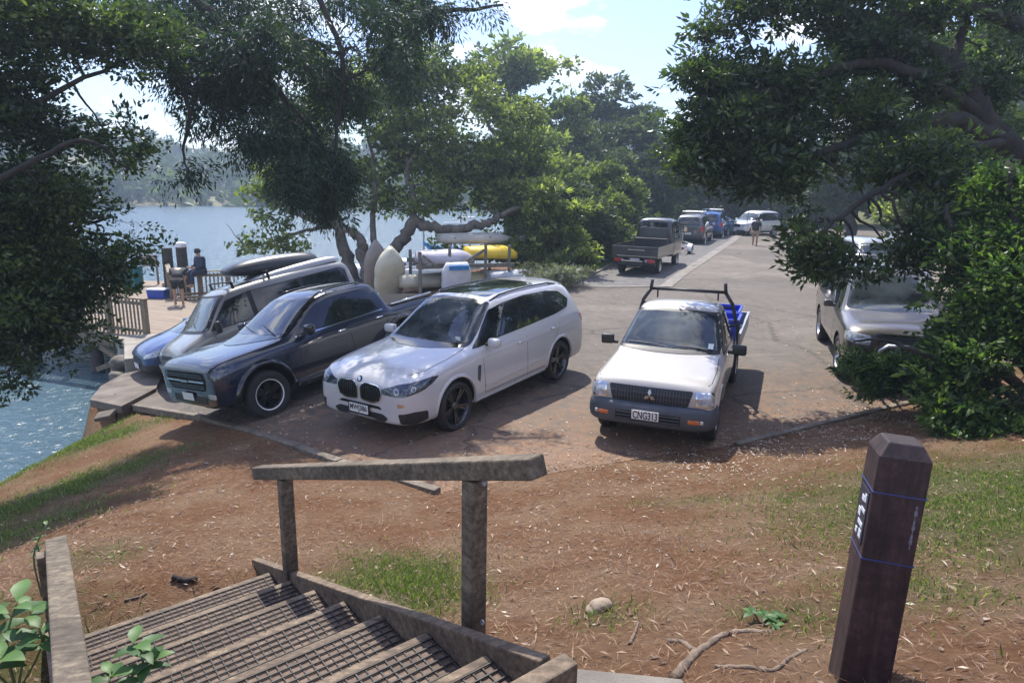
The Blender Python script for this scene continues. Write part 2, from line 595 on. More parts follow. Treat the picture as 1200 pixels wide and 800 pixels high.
    def under(s, x0, x1, w, z=.3):
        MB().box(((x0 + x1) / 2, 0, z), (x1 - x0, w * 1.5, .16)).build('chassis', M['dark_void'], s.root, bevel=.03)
    def place(s, x, y, z, heading, anchor=(0, 0), pitch=0, roll=0):
        h = heading; c, sn = math.cos(h), math.sin(h)
        s.root.location = (x - (c * anchor[0] - sn * anchor[1]), y - (sn * anchor[0] + c * anchor[1]), z)
        s.root.rotation_euler = (roll, pitch, h)

def text_mesh(txt, size, ext, mat, width=None):
    cu = bpy.data.curves.new('t', 'FONT'); cu.body = txt; cu.size = size * 1.38; cu.extrude = ext; cu.offset = size * .022
    cu.align_x = 'CENTER'; cu.align_y = 'CENTER'
    o = bpy.data.objects.new('t', cu); COL.objects.link(o)
    bpy.context.view_layer.update()
    dg = bpy.context.evaluated_depsgraph_get()
    me = bpy.data.meshes.new_from_object(o.evaluated_get(dg)); remove(o)
    me.materials.clear(); me.materials.append(mat)
    if width and len(me.vertices):
        xs = [v.co.x for v in me.vertices]; ys = [v.co.y for v in me.vertices]
        k = width / (max(xs) - min(xs)); cx = (max(xs) + min(xs)) / 2; cy = (max(ys) + min(ys)) / 2
        ky = size / (max(ys) - min(ys)) if width else 1
        for v in me.vertices: v.co.x = (v.co.x - cx) * min(k, ky * 1.1); v.co.y = (v.co.y - cy) * ky
    o = bpy.data.objects.new('lettering', me)
    return link(o)

def make_wheel(Rw, width, rim, spokes, rmat, style, lip=None):
    """axis Y, outer side +Y; tyre with a rim as its child"""
    h = width / 2
    prof = [(rim - .02, -h * .75), (rim + .005, -h * .86), (rim + (Rw - rim) * .45, -h), (Rw - .025, -h * .93), (Rw - .004, -h * .7),
            (Rw, -h * .5), (Rw, -h * .16), (Rw - .008, -h * .14), (Rw - .008, -h * .08), (Rw, -h * .06), (Rw, h * .06), (Rw - .008, h * .08), (Rw - .008, h * .14), (Rw, h * .16),
            (Rw, h * .5), (Rw - .004, h * .7), (Rw - .025, h * .93), (rim + (Rw - rim) * .45, h), (rim + .005, h * .86), (rim - .02, h * .75)]
    t = MB().lathe(prof, 48, 'Y')
    o = t.build('wheel', M['rubber'], None, auto=R(40))
    f = h * .8
    mb = MB()
    mb.lathe([(rim + .002, f), (rim + .002, f + .006), (rim - .012, f + .008), (rim - .022, f - .004), (rim - .04, -h * .3), (rim - .05, -h * .7)], 48, 'Y')
    hubf = f - .03 if style != 'dish' else f - .05
    mb.lathe([(0, hubf + .004), (.05, hubf + .002), (.062, hubf - .01), (.075, hubf - .06)], 24, 'Y')
    n = spokes
    for k in range(n):
        a = 2 * math.pi * k / n
        for da in ((-.13, .13) if style == 'twin' else (0,)):
            wid = {'twin': .03, 'five': .075, 'steel': .11, 'multi': .035}[style] if style in ('twin', 'five', 'steel', 'multi') else .06
            r0, r1 = .045, rim - .012
            a1 = a + da; a0 = a + da * .25
            p0 = Vector((math.sin(a0) * r0, hubf - .008, math.cos(a0) * r0)); p1 = Vector((math.sin(a1) * r1, f - .006, math.cos(a1) * r1))
            t = Vector((math.cos(a), 0, -math.sin(a)))
            w0, w1 = wid * .55, wid * .5
            V = [p0 - t * w0, p0 + t * w0, p1 + t * w1, p1 - t * w1]
            V += [p + Vector((0, -.03, 0)) for p in V]
            V[0].y -= .004; V[1].y -= .004
            mb.add(V, [(0, 1, 2, 3), (7, 6, 5, 4), (0, 4, 5, 1), (1, 5, 6, 2), (2, 6, 7, 3), (3, 7, 4, 0)])
    r = mb.build('rim', rmat, o, auto=R(40))
    MB().lathe([(0, -h * .05), (rim * .8, -h * .05), (rim * .8, -h * .2), (0, -h * .2)], 24, 'Y').build('brake_disc', M['dark_steel'], o, auto=R(40))
    if lip:
        MB().lathe([(rim + .004, f + .008), (rim + lip[0], f + .004 + (h - f) * .55), (rim + lip[0] * 1.02, f + .002)], 48, 'Y').build('tyre_lettering_band' if lip[1] == 'band' else 'rim_lip', lip[2], o, auto=R(40))
    return o

# -------- white luxury four-wheel drive wagon
def build_white_suv():
    paint = car_paint('white_paint', (.50, .50, .505), 0, .3, .03)
    st = [(-2.47, .52, .95, .66, 1.04, .56), (-2.45, .38, 1.00, .86, 1.10, .66), (-2.38, .30, 1.06, .935, 1.30, .67, .0), (-2.25, .27, 1.13, .965, 1.60, .655),
          (-2.10, .26, 1.15, .972, 1.69, .645), (-1.5, .26, 1.15, .975, 1.735, .65), (-.6, .25, 1.12, .972, 1.755, .655), (.05, .25, 1.075, .97, 1.735, .645),
          (.33, .25, 1.065, .97, 1.665, .63), (.98, .25, 1.05, .968, 1.175, .73), (1.12, .25, 1.04, .967, 1.125, .745), (1.6, .26, 1.00, .962, 1.08, .74), (1.98, .27, .95, .945, 1.025, .70),
          (2.19, .28, .90, .925, .985, .67), (2.34, .30, .84, .87, .93, .60), (2.42, .32, .77, .80, .86, .52), (2.445, .36, .71, .70, .79, .44)]
    c = Car('parked_suv', 'white luxury SUV with black wheels and a glass sunroof, parked nearest the stairs', 'car', st, paint, .032)
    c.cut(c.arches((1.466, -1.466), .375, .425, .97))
    # sunroof, windscreen, rear glass
    c.patch('sunroof', [Tp([(.12, -.5), (.12, .5), (-1.35, .5), (-1.35, -.5)])], (0, 0, -1), M['glass'], off=.004, rnd=.1, res=.15)
    c.patch('windscreen_surround', [Fr([(-.80, 1.13), (.80, 1.13), (.615, 1.655), (.3, 1.70), (-.3, 1.70), (-.615, 1.655)])], (-1, 0, 0), M['gloss_black'], off=.007, rnd=.05, res=.035)
    c.patch('windscreen', [Fr([(-.755, 1.17), (.755, 1.17), (.585, 1.625), (.3, 1.665), (-.3, 1.665), (-.585, 1.625)])], (-1, 0, 0), M['screen'], off=.012, thick=.006, rnd=.05, res=.04)
    c.patch('rear_window', [Rr([(-.66, 1.2), (.66, 1.2), (.56, 1.56), (-.56, 1.56)])], (1, 0, 0), M['glass'], off=.005, rnd=.08)
    dlo = [(.86, 1.135), (.30, 1.555), (-.1, 1.62), (-.7, 1.645), (-1.4, 1.62), (-1.80, 1.56), (-2.02, 1.40), (-1.86, 1.275), (-1.4, 1.225), (-.4, 1.18)]
    c.windows(dlo, [.86, .22, -.34, -1.22, -2.1][1:] and [.62, -.36, -1.26, -2.08], .05)
    c.patch('window_surround', [Sd([(.98, 1.10), (.86, 1.10), (.62, 1.12), (.62, 1.29)])], (0, -1, 0), M['gloss_black'], off=.0045, both=True)
    c.seams([[(.86, 1.10), (.84, .95), (.80, .40)], [(-.37, 1.14), (-.38, .40)], [(-1.12, .60), (-1.22, .78), (-1.42, .98), (-1.5, 1.17)], [(.80, .40), (-.95, .40)]])
    c.bonnet_seams([(1.02, .76), (1.5, .80), (1.95, .78), (2.2, .66)])
    c.handles([(-.18, .98), (-1.22, 1.02)], M['chrome'])
    # crease under the windows and sill blade
    c.patch('sill_trim', [Sd([(.98, .275), (.98, .335), (-.98, .335), (-.98, .275)])], (0, -1, 0), paint, off=.022, thick=.03, both=True, rnd=.02)
    c.patch('door_moulding', [Sd([(.80, .50), (.80, .53), (-.95, .585), (-.95, .55)])], (0, -1, 0), paint, off=.012, thick=.02, both=True)
    c.patch('shoulder_crease', [Sd([(1.0, .945), (1.0, .958), (-2.1, 1.01), (-2.1, .995)])], (0, -1, 0), paint, off=.006, thick=.01, both=True)
    c.patch('fender_vent', [Sd([(.94, .60), (.90, .86), (.98, .86), (1.0, .66)])], (0, -1, 0), M['grey_plastic'], off=.004, both=True, rnd=.02)
    c.lips((1.466, -1.466), .375, .424, .475, paint, .016)
    # front: kidney grilles, bars, emblem
    for sd in (1, -1):
        k0 = [(.022 * sd, .60), (.018 * sd, .81), (.10 * sd, .87), (.37 * sd, .85), (.445 * sd, .77), (.40 * sd, .64), (.27 * sd, .58)]
        c.patch('grille_rim', [Fr(k0)], (-1, 0, 0), M['chrome'], off=.012, thick=.02, rnd=.05, res=.04)
        k1 = [(.038 * sd, .615), (.034 * sd, .80), (.11 * sd, .855), (.36 * sd, .835), (.428 * sd, .77), (.385 * sd, .65), (.26 * sd, .596)]
        g = c.patch('grille', [Fr(k1)], (-1, 0, 0), M['dark_void'], off=.014, thick=.008, rnd=.045, res=.04)[0]
        bars = [Fr([(sd * (.07 + i * .043), .625), (sd * (.07 + i * .04), .825), (sd * (.082 + i * .04), .825), (sd * (.082 + i * .04), .625)]) for i in range(8)]
        c.patch('grille_bars', bars, (-1, 0, 0), M['gloss_black'], off=.024, thick=.014, parent=g, res=.1)
    em = c.patch('emblem', [Fr([(math.cos(t) * .042, .885 + math.sin(t) * .036) for t in [R(a) for a in range(0, 360, 24)]])], (-1, 0, 0), M['gloss_black'], off=.012, thick=.02)[0]
    c.patch('emblem_quarters', [Fr([(0, .885), (.028, .885), (.022, .903), (0, .909)]), Fr([(0, .885), (-.028, .885), (-.022, .867), (0, .861)])], (-1, 0, 0), simple('emblem_blue', (.1, .3, .7), .3), off=.016, thick=.006, parent=em)
    c.patch('emblem_quarters', [Fr([(0, .885), (-.028, .885), (-.022, .903), (0, .909)]), Fr([(0, .885), (.028, .885), (.022, .867), (0, .861)])], (-1, 0, 0), M['plate_white'], off=.016, thick=.006, parent=em)
    c.patch('upper_intake', [Fr([(-.42, .515), (.42, .515), (.36, .555), (-.36, .555)])], (-1, 0, 0), M['gloss_black'], off=.005, rnd=.015)
    c.patch('lower_intake', [Fr([(-.45, .345), (.45, .345), (.52, .405), (.42, .455), (-.42, .455), (-.52, .405)])], (-1, 0, 0), M['black_plastic'], off=.005, rnd=.03)
    # headlights reach round the corner
    d = (-1, -.75, 0)
    hl = [(2.38, .40, .735), (2.40, .36, .80), (2.28, .62, .885), (2.0, .90, .935), (1.86, .95, .93), (1.95, .93, .86), (2.12, .88, .79), (2.3, .66, .735)]
    for o in c.patch('headlight', [hl], d, M['lamp_dark'], off=.006, rnd=.035, both=True, res=.04):
        sd = 1 if sum(v.co.y for v in o.data.vertices) > 0 else -1
        for (cx, cy, cz, rr) in ((2.34, .62, .80, .036), (2.20, .80, .83, .033)):
            dd = Vector((-1, -.75, 0)).normalized(); rv = dd.cross(Vector((0, 0, 1))).normalized()
            ring = [Vector((cx, cy, cz)) + rv * math.cos(t) * rr + Vector((0, 0, math.sin(t) * rr)) for t in [R(a) for a in range(0, 360, 30)]]
            hole = [tuple(p) if sd > 0 else (p.x, p.y, p.z) for p in ring]
            q = Car.patch(c, 'lamp_ring', [hole], d, M['alloy'], .009, .006, .03, o, both=True)
            remove(q[1] if sd > 0 else q[0])
            ring2 = [Vector((cx, cy, cz)) + rv * math.cos(t) * rr * .72 + Vector((0, 0, math.sin(t) * rr * .72)) for t in [R(a) for a in range(0, 360, 30)]]
            q = Car.patch(c, 'lamp_bulb', [ring2], d, M['lamp_dark'], .012, .006, .03, o, both=True)
            remove(q[1] if sd > 0 else q[0])
    fog = [(2.28, .62, .365), (2.30, .60, .50), (2.20, .80, .525), (2.05, .90, .50), (2.05, .90, .37), (2.2, .8, .335)]
    c.patch('side_intake', [fog], d, M['black_plastic'], off=.004, rnd=.03, both=True, res=.04)
    c.patch('tow_cover', [[(2.3, .60, .585), (2.3, .60, .64), (2.26, .68, .64), (2.26, .68, .60)]], d, M['chrome'], off=.005, rnd=.01)
    c.plate((2.478, -.0, .475), 'MWJ386', 0, 0, surround=M['gloss_black'])
    c.patch('tail_light', [[(-2.3, .93, .95), (-2.2, .95, 1.1), (-2.42, .8, 1.12), (-2.5, .5, 1.08), (-2.5, .5, .96)]], (1, -1, 0), M['lamp_red'], off=.006, both=True, rnd=.03)
    c.mirrors(.70, .93, 1.16, paint, (.13, .2, .14))
    c.rails(.15, -1.9, .585, .025, M['gloss_black'])
    MB().add([(-1.62, 0, 1.745), (-1.82, .035, 1.725), (-1.82, -.035, 1.725), (-1.80, 0, 1.81)], [(0, 1, 3), (0, 3, 2), (1, 2, 3), (0, 2, 1)]).build('roof_antenna', paint, c.root, bevel=.008)
    c.patch('spoiler', [Tp([(-2.02, -.6), (-2.02, .6), (-2.2, .57), (-2.2, -.57)])], (0, 0, -1), paint, off=.02, thick=.035, rnd=.05)
    c.wipers([((1.0, .55, 1.165), (.85, -.1, 1.29)), ((1.02, -.1, 1.18), (.87, -.68, 1.26))])
    MB().box((0, 0, 0), (.003, .09, .07)).build('windscreen_sticker', M['paper'], c.root).location = (.985, .60, 1.225)
    c.wheels((1.466, -1.466), .955, .3675, .265, .285, 5, M['dark_alloy'], 'twin')
    c.under(-2.1, 2.0, .9, .34)
    return c

# -------- navy double-cab pickup
def build_navy_pickup():
    paint = car_paint('navy_paint', (.006, .010, .026), .0, .25, .0)
    st = [(-2.70, .62, .98, .80, 1.04, .70), (-2.68, .50, 1.04, .91, 1.10, .84), (-2.6, .44, 1.07, .93, 1.13, .86), (-1.55, .38, 1.09, .935, 1.15, .86), (-1.34, .36, 1.10, .935, 1.17, .85),
          (-1.31, .35, 1.12, .935, 1.42, .74), (-1.22, .34, 1.13, .935, 1.715, .66), (-.85, .34, 1.13, .935, 1.745, .66), (-.1, .34, 1.11, .935, 1.765, .66), (.22, .34, 1.105, .935, 1.70, .65), (.90, .34, 1.10, .935, 1.26, .755),
          (1.02, .34, 1.10, .935, 1.195, .80), (1.5, .34, 1.08, .94, 1.175, .83), (1.95, .36, 1.06, .94, 1.16, .84), (2.18, .38, 1.04, .93, 1.14, .82), (2.29, .40, 1.01, .90, 1.09, .79), (2.34, .42, .96, .86, 1.03, .74), (2.36, .44, .90, .80, .98, .68)]
    c = Car('parked_pickup', 'dark navy double cab pickup with white-ringed black wheel, between van and white SUV', 'pickup truck', st, paint, .028)
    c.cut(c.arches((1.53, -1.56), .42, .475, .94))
    c.patch('windscreen_surround', [Fr([(-.80, 1.20), (.80, 1.20), (.63, 1.685), (-.63, 1.685)])], (-1, 0, 0), M['gloss_black'], off=.007, rnd=.05, res=.035)
    c.patch('windscreen', [Fr([(-.76, 1.24), (.76, 1.24), (.60, 1.65), (-.60, 1.65)])], (-1, 0, 0), M['screen'], off=.012, thick=.006, rnd=.05, res=.04)
    dlo = [(.80, 1.17), (.22, 1.56), (-.1, 1.63), (-.7, 1.64), (-1.14, 1.615), (-1.23, 1.25), (-1.16, 1.2), (-.3, 1.18)]
    c.windows(dlo, [.70, -.27, -1.26], .09, trim=M['gloss_black'])
    c.patch('chrome_waistline', [Sd([(.78, 1.145), (.78, 1.165), (-1.16, 1.18), (-1.16, 1.16)])], (0, -1, 0), M['chrome'], off=.007, both=True)
    c.seams([[(.80, 1.14), (.78, .5)], [(-.30, 1.15), (-.32, .5)], [(-1.22, 1.2), (-1.2, .85), (-1.02, .62), (-.98, .5)], [(.78, .5), (-.98, .5)]])
    c.handles([(-.12, 1.03), (-1.02, 1.05)], M['chrome'])
    c.lips((1.53, -1.56), .42, .470, .56, M['gloss_black'], .055)
    c.patch('side_step', [Sd([(.95, .36), (.95, .42), (-.98, .42), (-.98, .36)])], (0, -1, 0), M['chrome'], off=.07, thick=.08, both=True, rnd=.02)
    c.rails(.1, -1.0, .57, .03, M['gloss_black'])
    g = c.patch('grille', [Fr([(-.56, .70), (.56, .70), (.63, .84), (.60, 1.0), (-.60, 1.0), (-.63, .84)])], (-1, 0, 0), M['dark_void'], off=.01, thick=.02, rnd=.05)[0]
    c.patch('grille_bars', [Fr([(-.58, z), (.58, z), (.58, z + .015), (-.58, z + .015)]) for z in (.74, .775, .92, .955)], (-1, 0, 0), M['gloss_black'], off=.02, thick=.014, parent=g)
    c.patch('chrome_bars', [Fr([(-.62, .842), (.62, .842), (.62, .868), (-.62, .868)])], (-1, 0, 0), M['chrome'], off=.028, thick=.02, parent=g, rnd=.012)
    c.patch('emblem', [Fr([(-.11, .835), (0, .83), (.11, .835), (.11, .87), (0, .875), (-.11, .87)])], (-1, 0, 0), M['alloy'], off=.04, thick=.02)
    d = (-1, -.7, 0)
    c.patch('headlight', [[(2.30, .65, .87), (2.30, .63, 1.01), (2.12, .85, 1.065), (1.98, .93, 1.055), (2.02, .93, .98), (2.2, .85, .89)]], d, M['lamp_dark'], off=.006, rnd=.03, both=True, res=.04)
    c.patch('fog_light', [[(2.34, .62, .58), (2.34, .62, .66), (2.25, .78, .66), (2.25, .78, .58)]], d, M['lamp_clear'], off=.006, rnd=.03, both=True)
    c.patch('lower_intake', [Fr([(-.55, .48), (.55, .48), (.55, .60), (-.55, .60)])], (-1, 0, 0), M['black_plastic'], off=.006, rnd=.03)
    c.plate((2.39, .0, .59), '', 0, 0, w=.36)
    c.mirrors(.62, .92, 1.25, M['gloss_black'], (.13, .22, .19))
    c.patch('tonneau_cover', [Tp([(-1.42, -.78), (-1.42, .78), (-2.6, .78), (-2.6, -.78)])], (0, 0, -1), simple('tonneau_vinyl', (.012, .012, .013), .85, spec=.2), off=.02, thick=.03, rnd=.04)
    for sd in (1, -1):
        MB().tube([(-1.45, sd * .82, 1.2), (-2.55, sd * .82, 1.19)], .018, 6).build('bed_rail', M['chrome'], c.root, smooth=True)
    c.patch('tail_light', [[(-2.5, .92, .8), (-2.5, .92, 1.05), (-2.7, .8, 1.05), (-2.7, .8, .8)]], (1, -1, 0), M['lamp_red'], off=.006, both=True, rnd=.02)
    c.wipers([((1.0, .6, 1.25), (.82, 0, 1.36)), ((1.0, 0, 1.26), (.82, -.6, 1.34))])
    c.wheels((1.53, -1.56), .965, .395, .27, .235, 6, M['gloss_black'], 'steel', (.022, 'band', M['plate_white']))
    c.under(-2.4, 2.1, .9, .42)
    return c

# -------- white single-cab flatbed ute
def build_white_ute():
    paint = car_paint('ute_white_paint', (.42, .395, .36), 0, .42, .22, (.30, .25, .19))
    st = [(-.66, .50, .98, .70, 1.06, .58), (-.645, .42, 1.01, .80, 1.40, .64), (-.60, .40, 1.03, .835, 1.585, .62), (-.5, .40, 1.03, .845, 1.635, .615), (-.05, .38, 1.02, .845, 1.655, .62), (.22, .38, 1.015, .845, 1.62, .61),
          (.80, .38, 1.0, .845, 1.13, .72), (.90, .38, .99, .845, 1.08, .73), (1.4, .38, .955, .85, 1.03, .72), (1.85, .38, .92, .845, .985, .70), (2.02, .38, .88, .82, .94, .66),
          (2.09, .38, .82, .79, .87, .6), (2.13, .42, .72, .72, .76, .5)]
    c = Car('parked_ute', 'dusty white flatbed ute facing the camera with grey bumper and black ladder rack', 'ute', st, paint, .025)
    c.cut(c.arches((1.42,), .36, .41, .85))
    c.patch('windscreen_surround', [Fr([(-.775, 1.09), (.775, 1.09), (.62, 1.57), (.3, 1.595), (-.3, 1.595), (-.62, 1.57)])], (-1, 0, 0), M['black_plastic'], off=.007, rnd=.05, res=.035)
    c.patch('windscreen', [Fr([(-.745, 1.125), (.745, 1.125), (.597, 1.54), (.3, 1.565), (-.3, 1.565), (-.597, 1.54)])], (-1, 0, 0), M['screen'], off=.012, thick=.006, rnd=.05, res=.04)
    c.windows([(.74, 1.05), (.18, 1.475), (-.1, 1.53), (-.46, 1.52), (-.52, 1.10), (-.4, 1.06)], [.68, -.5], .02, trim=M['black_plastic'])
    c.seams([[(.76, 1.04), (.74, .5)], [(-.55, 1.06), (-.53, .5)], [(.74, .5), (-.53, .5)]])
    c.bonnet_seams([(.92, .74), (1.4, .77), (1.85, .76), (2.03, .70)])
    c.handles([(-.38, .94)], M['black_plastic'])
    c.lips((1.42,), .36, .408, .455, paint, .022)
    g = c.patch('grille', [Fr([(-.50, .66), (.50, .66), (.56, .87), (-.56, .87)])], (-1, 0, 0), M['black_plastic'], off=.008, thick=.02, rnd=.03)[0]
    c.patch('grille_bars', [Fr([(x, .675), (x + .012, .675), (x + .012, .855), (x, .855)]) for x in [-.50 + i * .04 for i in range(26)] if abs(x) < .5], (-1, 0, 0), M['grey_plastic'], off=.018, thick=.012, parent=g)
    c.patch('grille_bars', [Fr([(-.52, .725), (.52, .725), (.52, .733), (-.52, .733)]), Fr([(-.53, .79), (.53, .79), (.53, .798), (-.53, .798)])], (-1, 0, 0), M['grey_plastic'], off=.022, thick=.012, parent=g)
    # three-diamond emblem
    def dia(ang, r=.085):
        cx, cz = 0, .765; u = Vector((math.sin(R(ang)), math.cos(R(ang)))); v = Vector((u.y, -u.x))
        P = [Vector((cx, cz)), Vector((cx, cz)) + u * r * .5 + v * r * .29, Vector((cx, cz)) + u * r, Vector((cx, cz)) + u * r * .5 - v * r * .29]
        return Fr([(p.x, p.y) for p in P])
    c.patch('emblem', [dia(0), dia(120), dia(240)], (-1, 0, 0), M['alloy'], off=.034, thick=.016, res=.2)
    d = (-1, -.35, 0)
    for nm, mt, off, ins in (('headlight_bezel', M['chrome'], .008, 0), ('headlight', M['lamp_clear'], .014, .018)):
        c.patch(nm, [[(2.1, .575 + ins, .675 + ins), (2.1, .60 + ins, .87 - ins), (2.0, .80 - ins, .865 - ins), (1.95, .825 - ins, .80), (2.0, .815 - ins, .68 + ins)]], d, mt, off=off, rnd=.025, both=True, res=.04)
    # wrap-round grey bumper
    bs = []
    for (y, x) in ((-.865, 1.80), (-.855, 2.02), (-.78, 2.17), (-.55, 2.235), (0, 2.26), (.55, 2.235), (.78, 2.17), (.855, 2.02), (.865, 1.80)):
        bs.append((x, y))
    mb = MB(); V = []; prof = [(-.10, .36), (-.02, .37), (0, .43), (.0, .53), (-.015, .61), (-.05, .645), (-.12, .65)]
    for (x, y) in bs:
        nx, ny = (x - 1.6), y; l = math.hypot(nx, ny); nx /= l; ny /= l
        for (o, z) in prof: V.append((x + nx * o, y + ny * o, z))
    n = len(prof); F = []
    for i in range(len(bs) - 1):
        for k in range(n - 1): F.append((i * n + k, i * n + k + 1, (i + 1) * n + k + 1, (i + 1) * n + k))
    mb.add(V, F)
    b = mb.build('front_bumper', M['grey_plastic'], c.root, smooth=True, sub=2)
    so = b.modifiers.new('so', 'SOLIDIFY'); so.thickness = .03; so.offset = 0
    MB().box((2.262, 0, .50), (.012, .86, .13)).build('bumper_intake', M['dark_void'], b, bevel=.01)
    mb = MB()
    for z in (.455, .50, .545): mb.box((2.27, 0, z), (.012, .84, .012))
    mb.build('intake_slats', M['grey_plastic'], b)
    c.plate((2.285, -.02, .53), 'CNG313', 0, 0, w=.36, h=.125)
    for sd in (1, -1):
        MB().box((2.225, sd * .60, .50), (.03, .15, .055), Matrix.Rotation(R(8 * sd), 3, 'Z')).build('bumper_lamp', M['lamp_amber'], c.root, bevel=.01)
        MB().box((2.205, sd * .70, .50), (.03, .05, .05), Matrix.Rotation(R(14 * sd), 3, 'Z')).build('bumper_lamp', M['lamp_clear'], c.root, bevel=.01)
    c.mirrors(.63, .86, 1.13, M['black_plastic'], (.09, .2, .155))
    c.wipers([((.86, .62, 1.125), (.80, .02, 1.17)), ((.86, -.02, 1.14), (.80, -.62, 1.17))])
    s_ = MB().box((0, 0, 0), (.003, .075, .10)).build('windscreen_sticker', M['paper'], c.root); s_.location = (.79, .60, 1.185); s_.rotation_euler = (0, R(-50), 0)
    c.wheels((1.42, -1.53), .83, .335, .215, .19, 8, M['alloy'], 'multi')
    MB().box((-.9, 0, .46), (4.2, .75, .14)).box((-1.53, 0, .38), (.1, 1.3, .1)).build('chassis', M['dark_steel'], c.root, bevel=.02)
    # interior hints: seats seen through nothing; tray
    al = simple('tray_alloy', (.42, .44, .46), .42, .8, .15, 7)
    t = MB().box((-1.72, 0, .80), (2.05, 1.78, .07)).build('tray', al, c.root, bevel=.008)
    for sd in (1, -1):
        MB().box((-1.72, sd * .885, .95), (2.05, .03, .25)).box((-1.72, sd * .89, 1.075), (2.07, .045, .03)).build('tray_side', al, c.root, bevel=.006)
    MB().box((-2.745, 0, .95), (.03, 1.80, .25)).build('tailgate', al, c.root, bevel=.006)
    MB().box((-1.53, .72, .60), (.75, .28, .04)).build('mudguard', M['black_plastic'], c.root, bevel=.02)
    MB().box((-1.53, -.72, .60), (.75, .28, .04)).build('mudguard', M['black_plastic'], c.root, bevel=.02)
    # ladder rack behind the cab
    mb = MB()
    for sd in (1, -1):
        mb.tube([(-.74, sd * .86, .84), (-.74, sd * .84, 1.15), (-.74, sd * .74, 1.55), (-.74, sd * .62, 1.74)], .03, 8)
        mb.tube([(-.74, sd * .62, 1.72), (-.74, sd * .60, 1.90)], .028, 8)
        mb.tube([(-.74, sd * .50, 1.60), (-.74, sd * .5, 1.75)], .014, 6)
    mb.tube([(-.74, -.64, 1.75), (-.74, .64, 1.75)], .027, 8)
    mb.tube([(-.74, -.83, 1.2), (-.74, .83, 1.2)], .018, 8)
    mb.tube([(-.74, -.77, 1.5), (-.74, .77, 1.5)], .016, 8)
    mb.build('ladder_rack', M['dark_steel'], c.root, smooth=True)
    return c

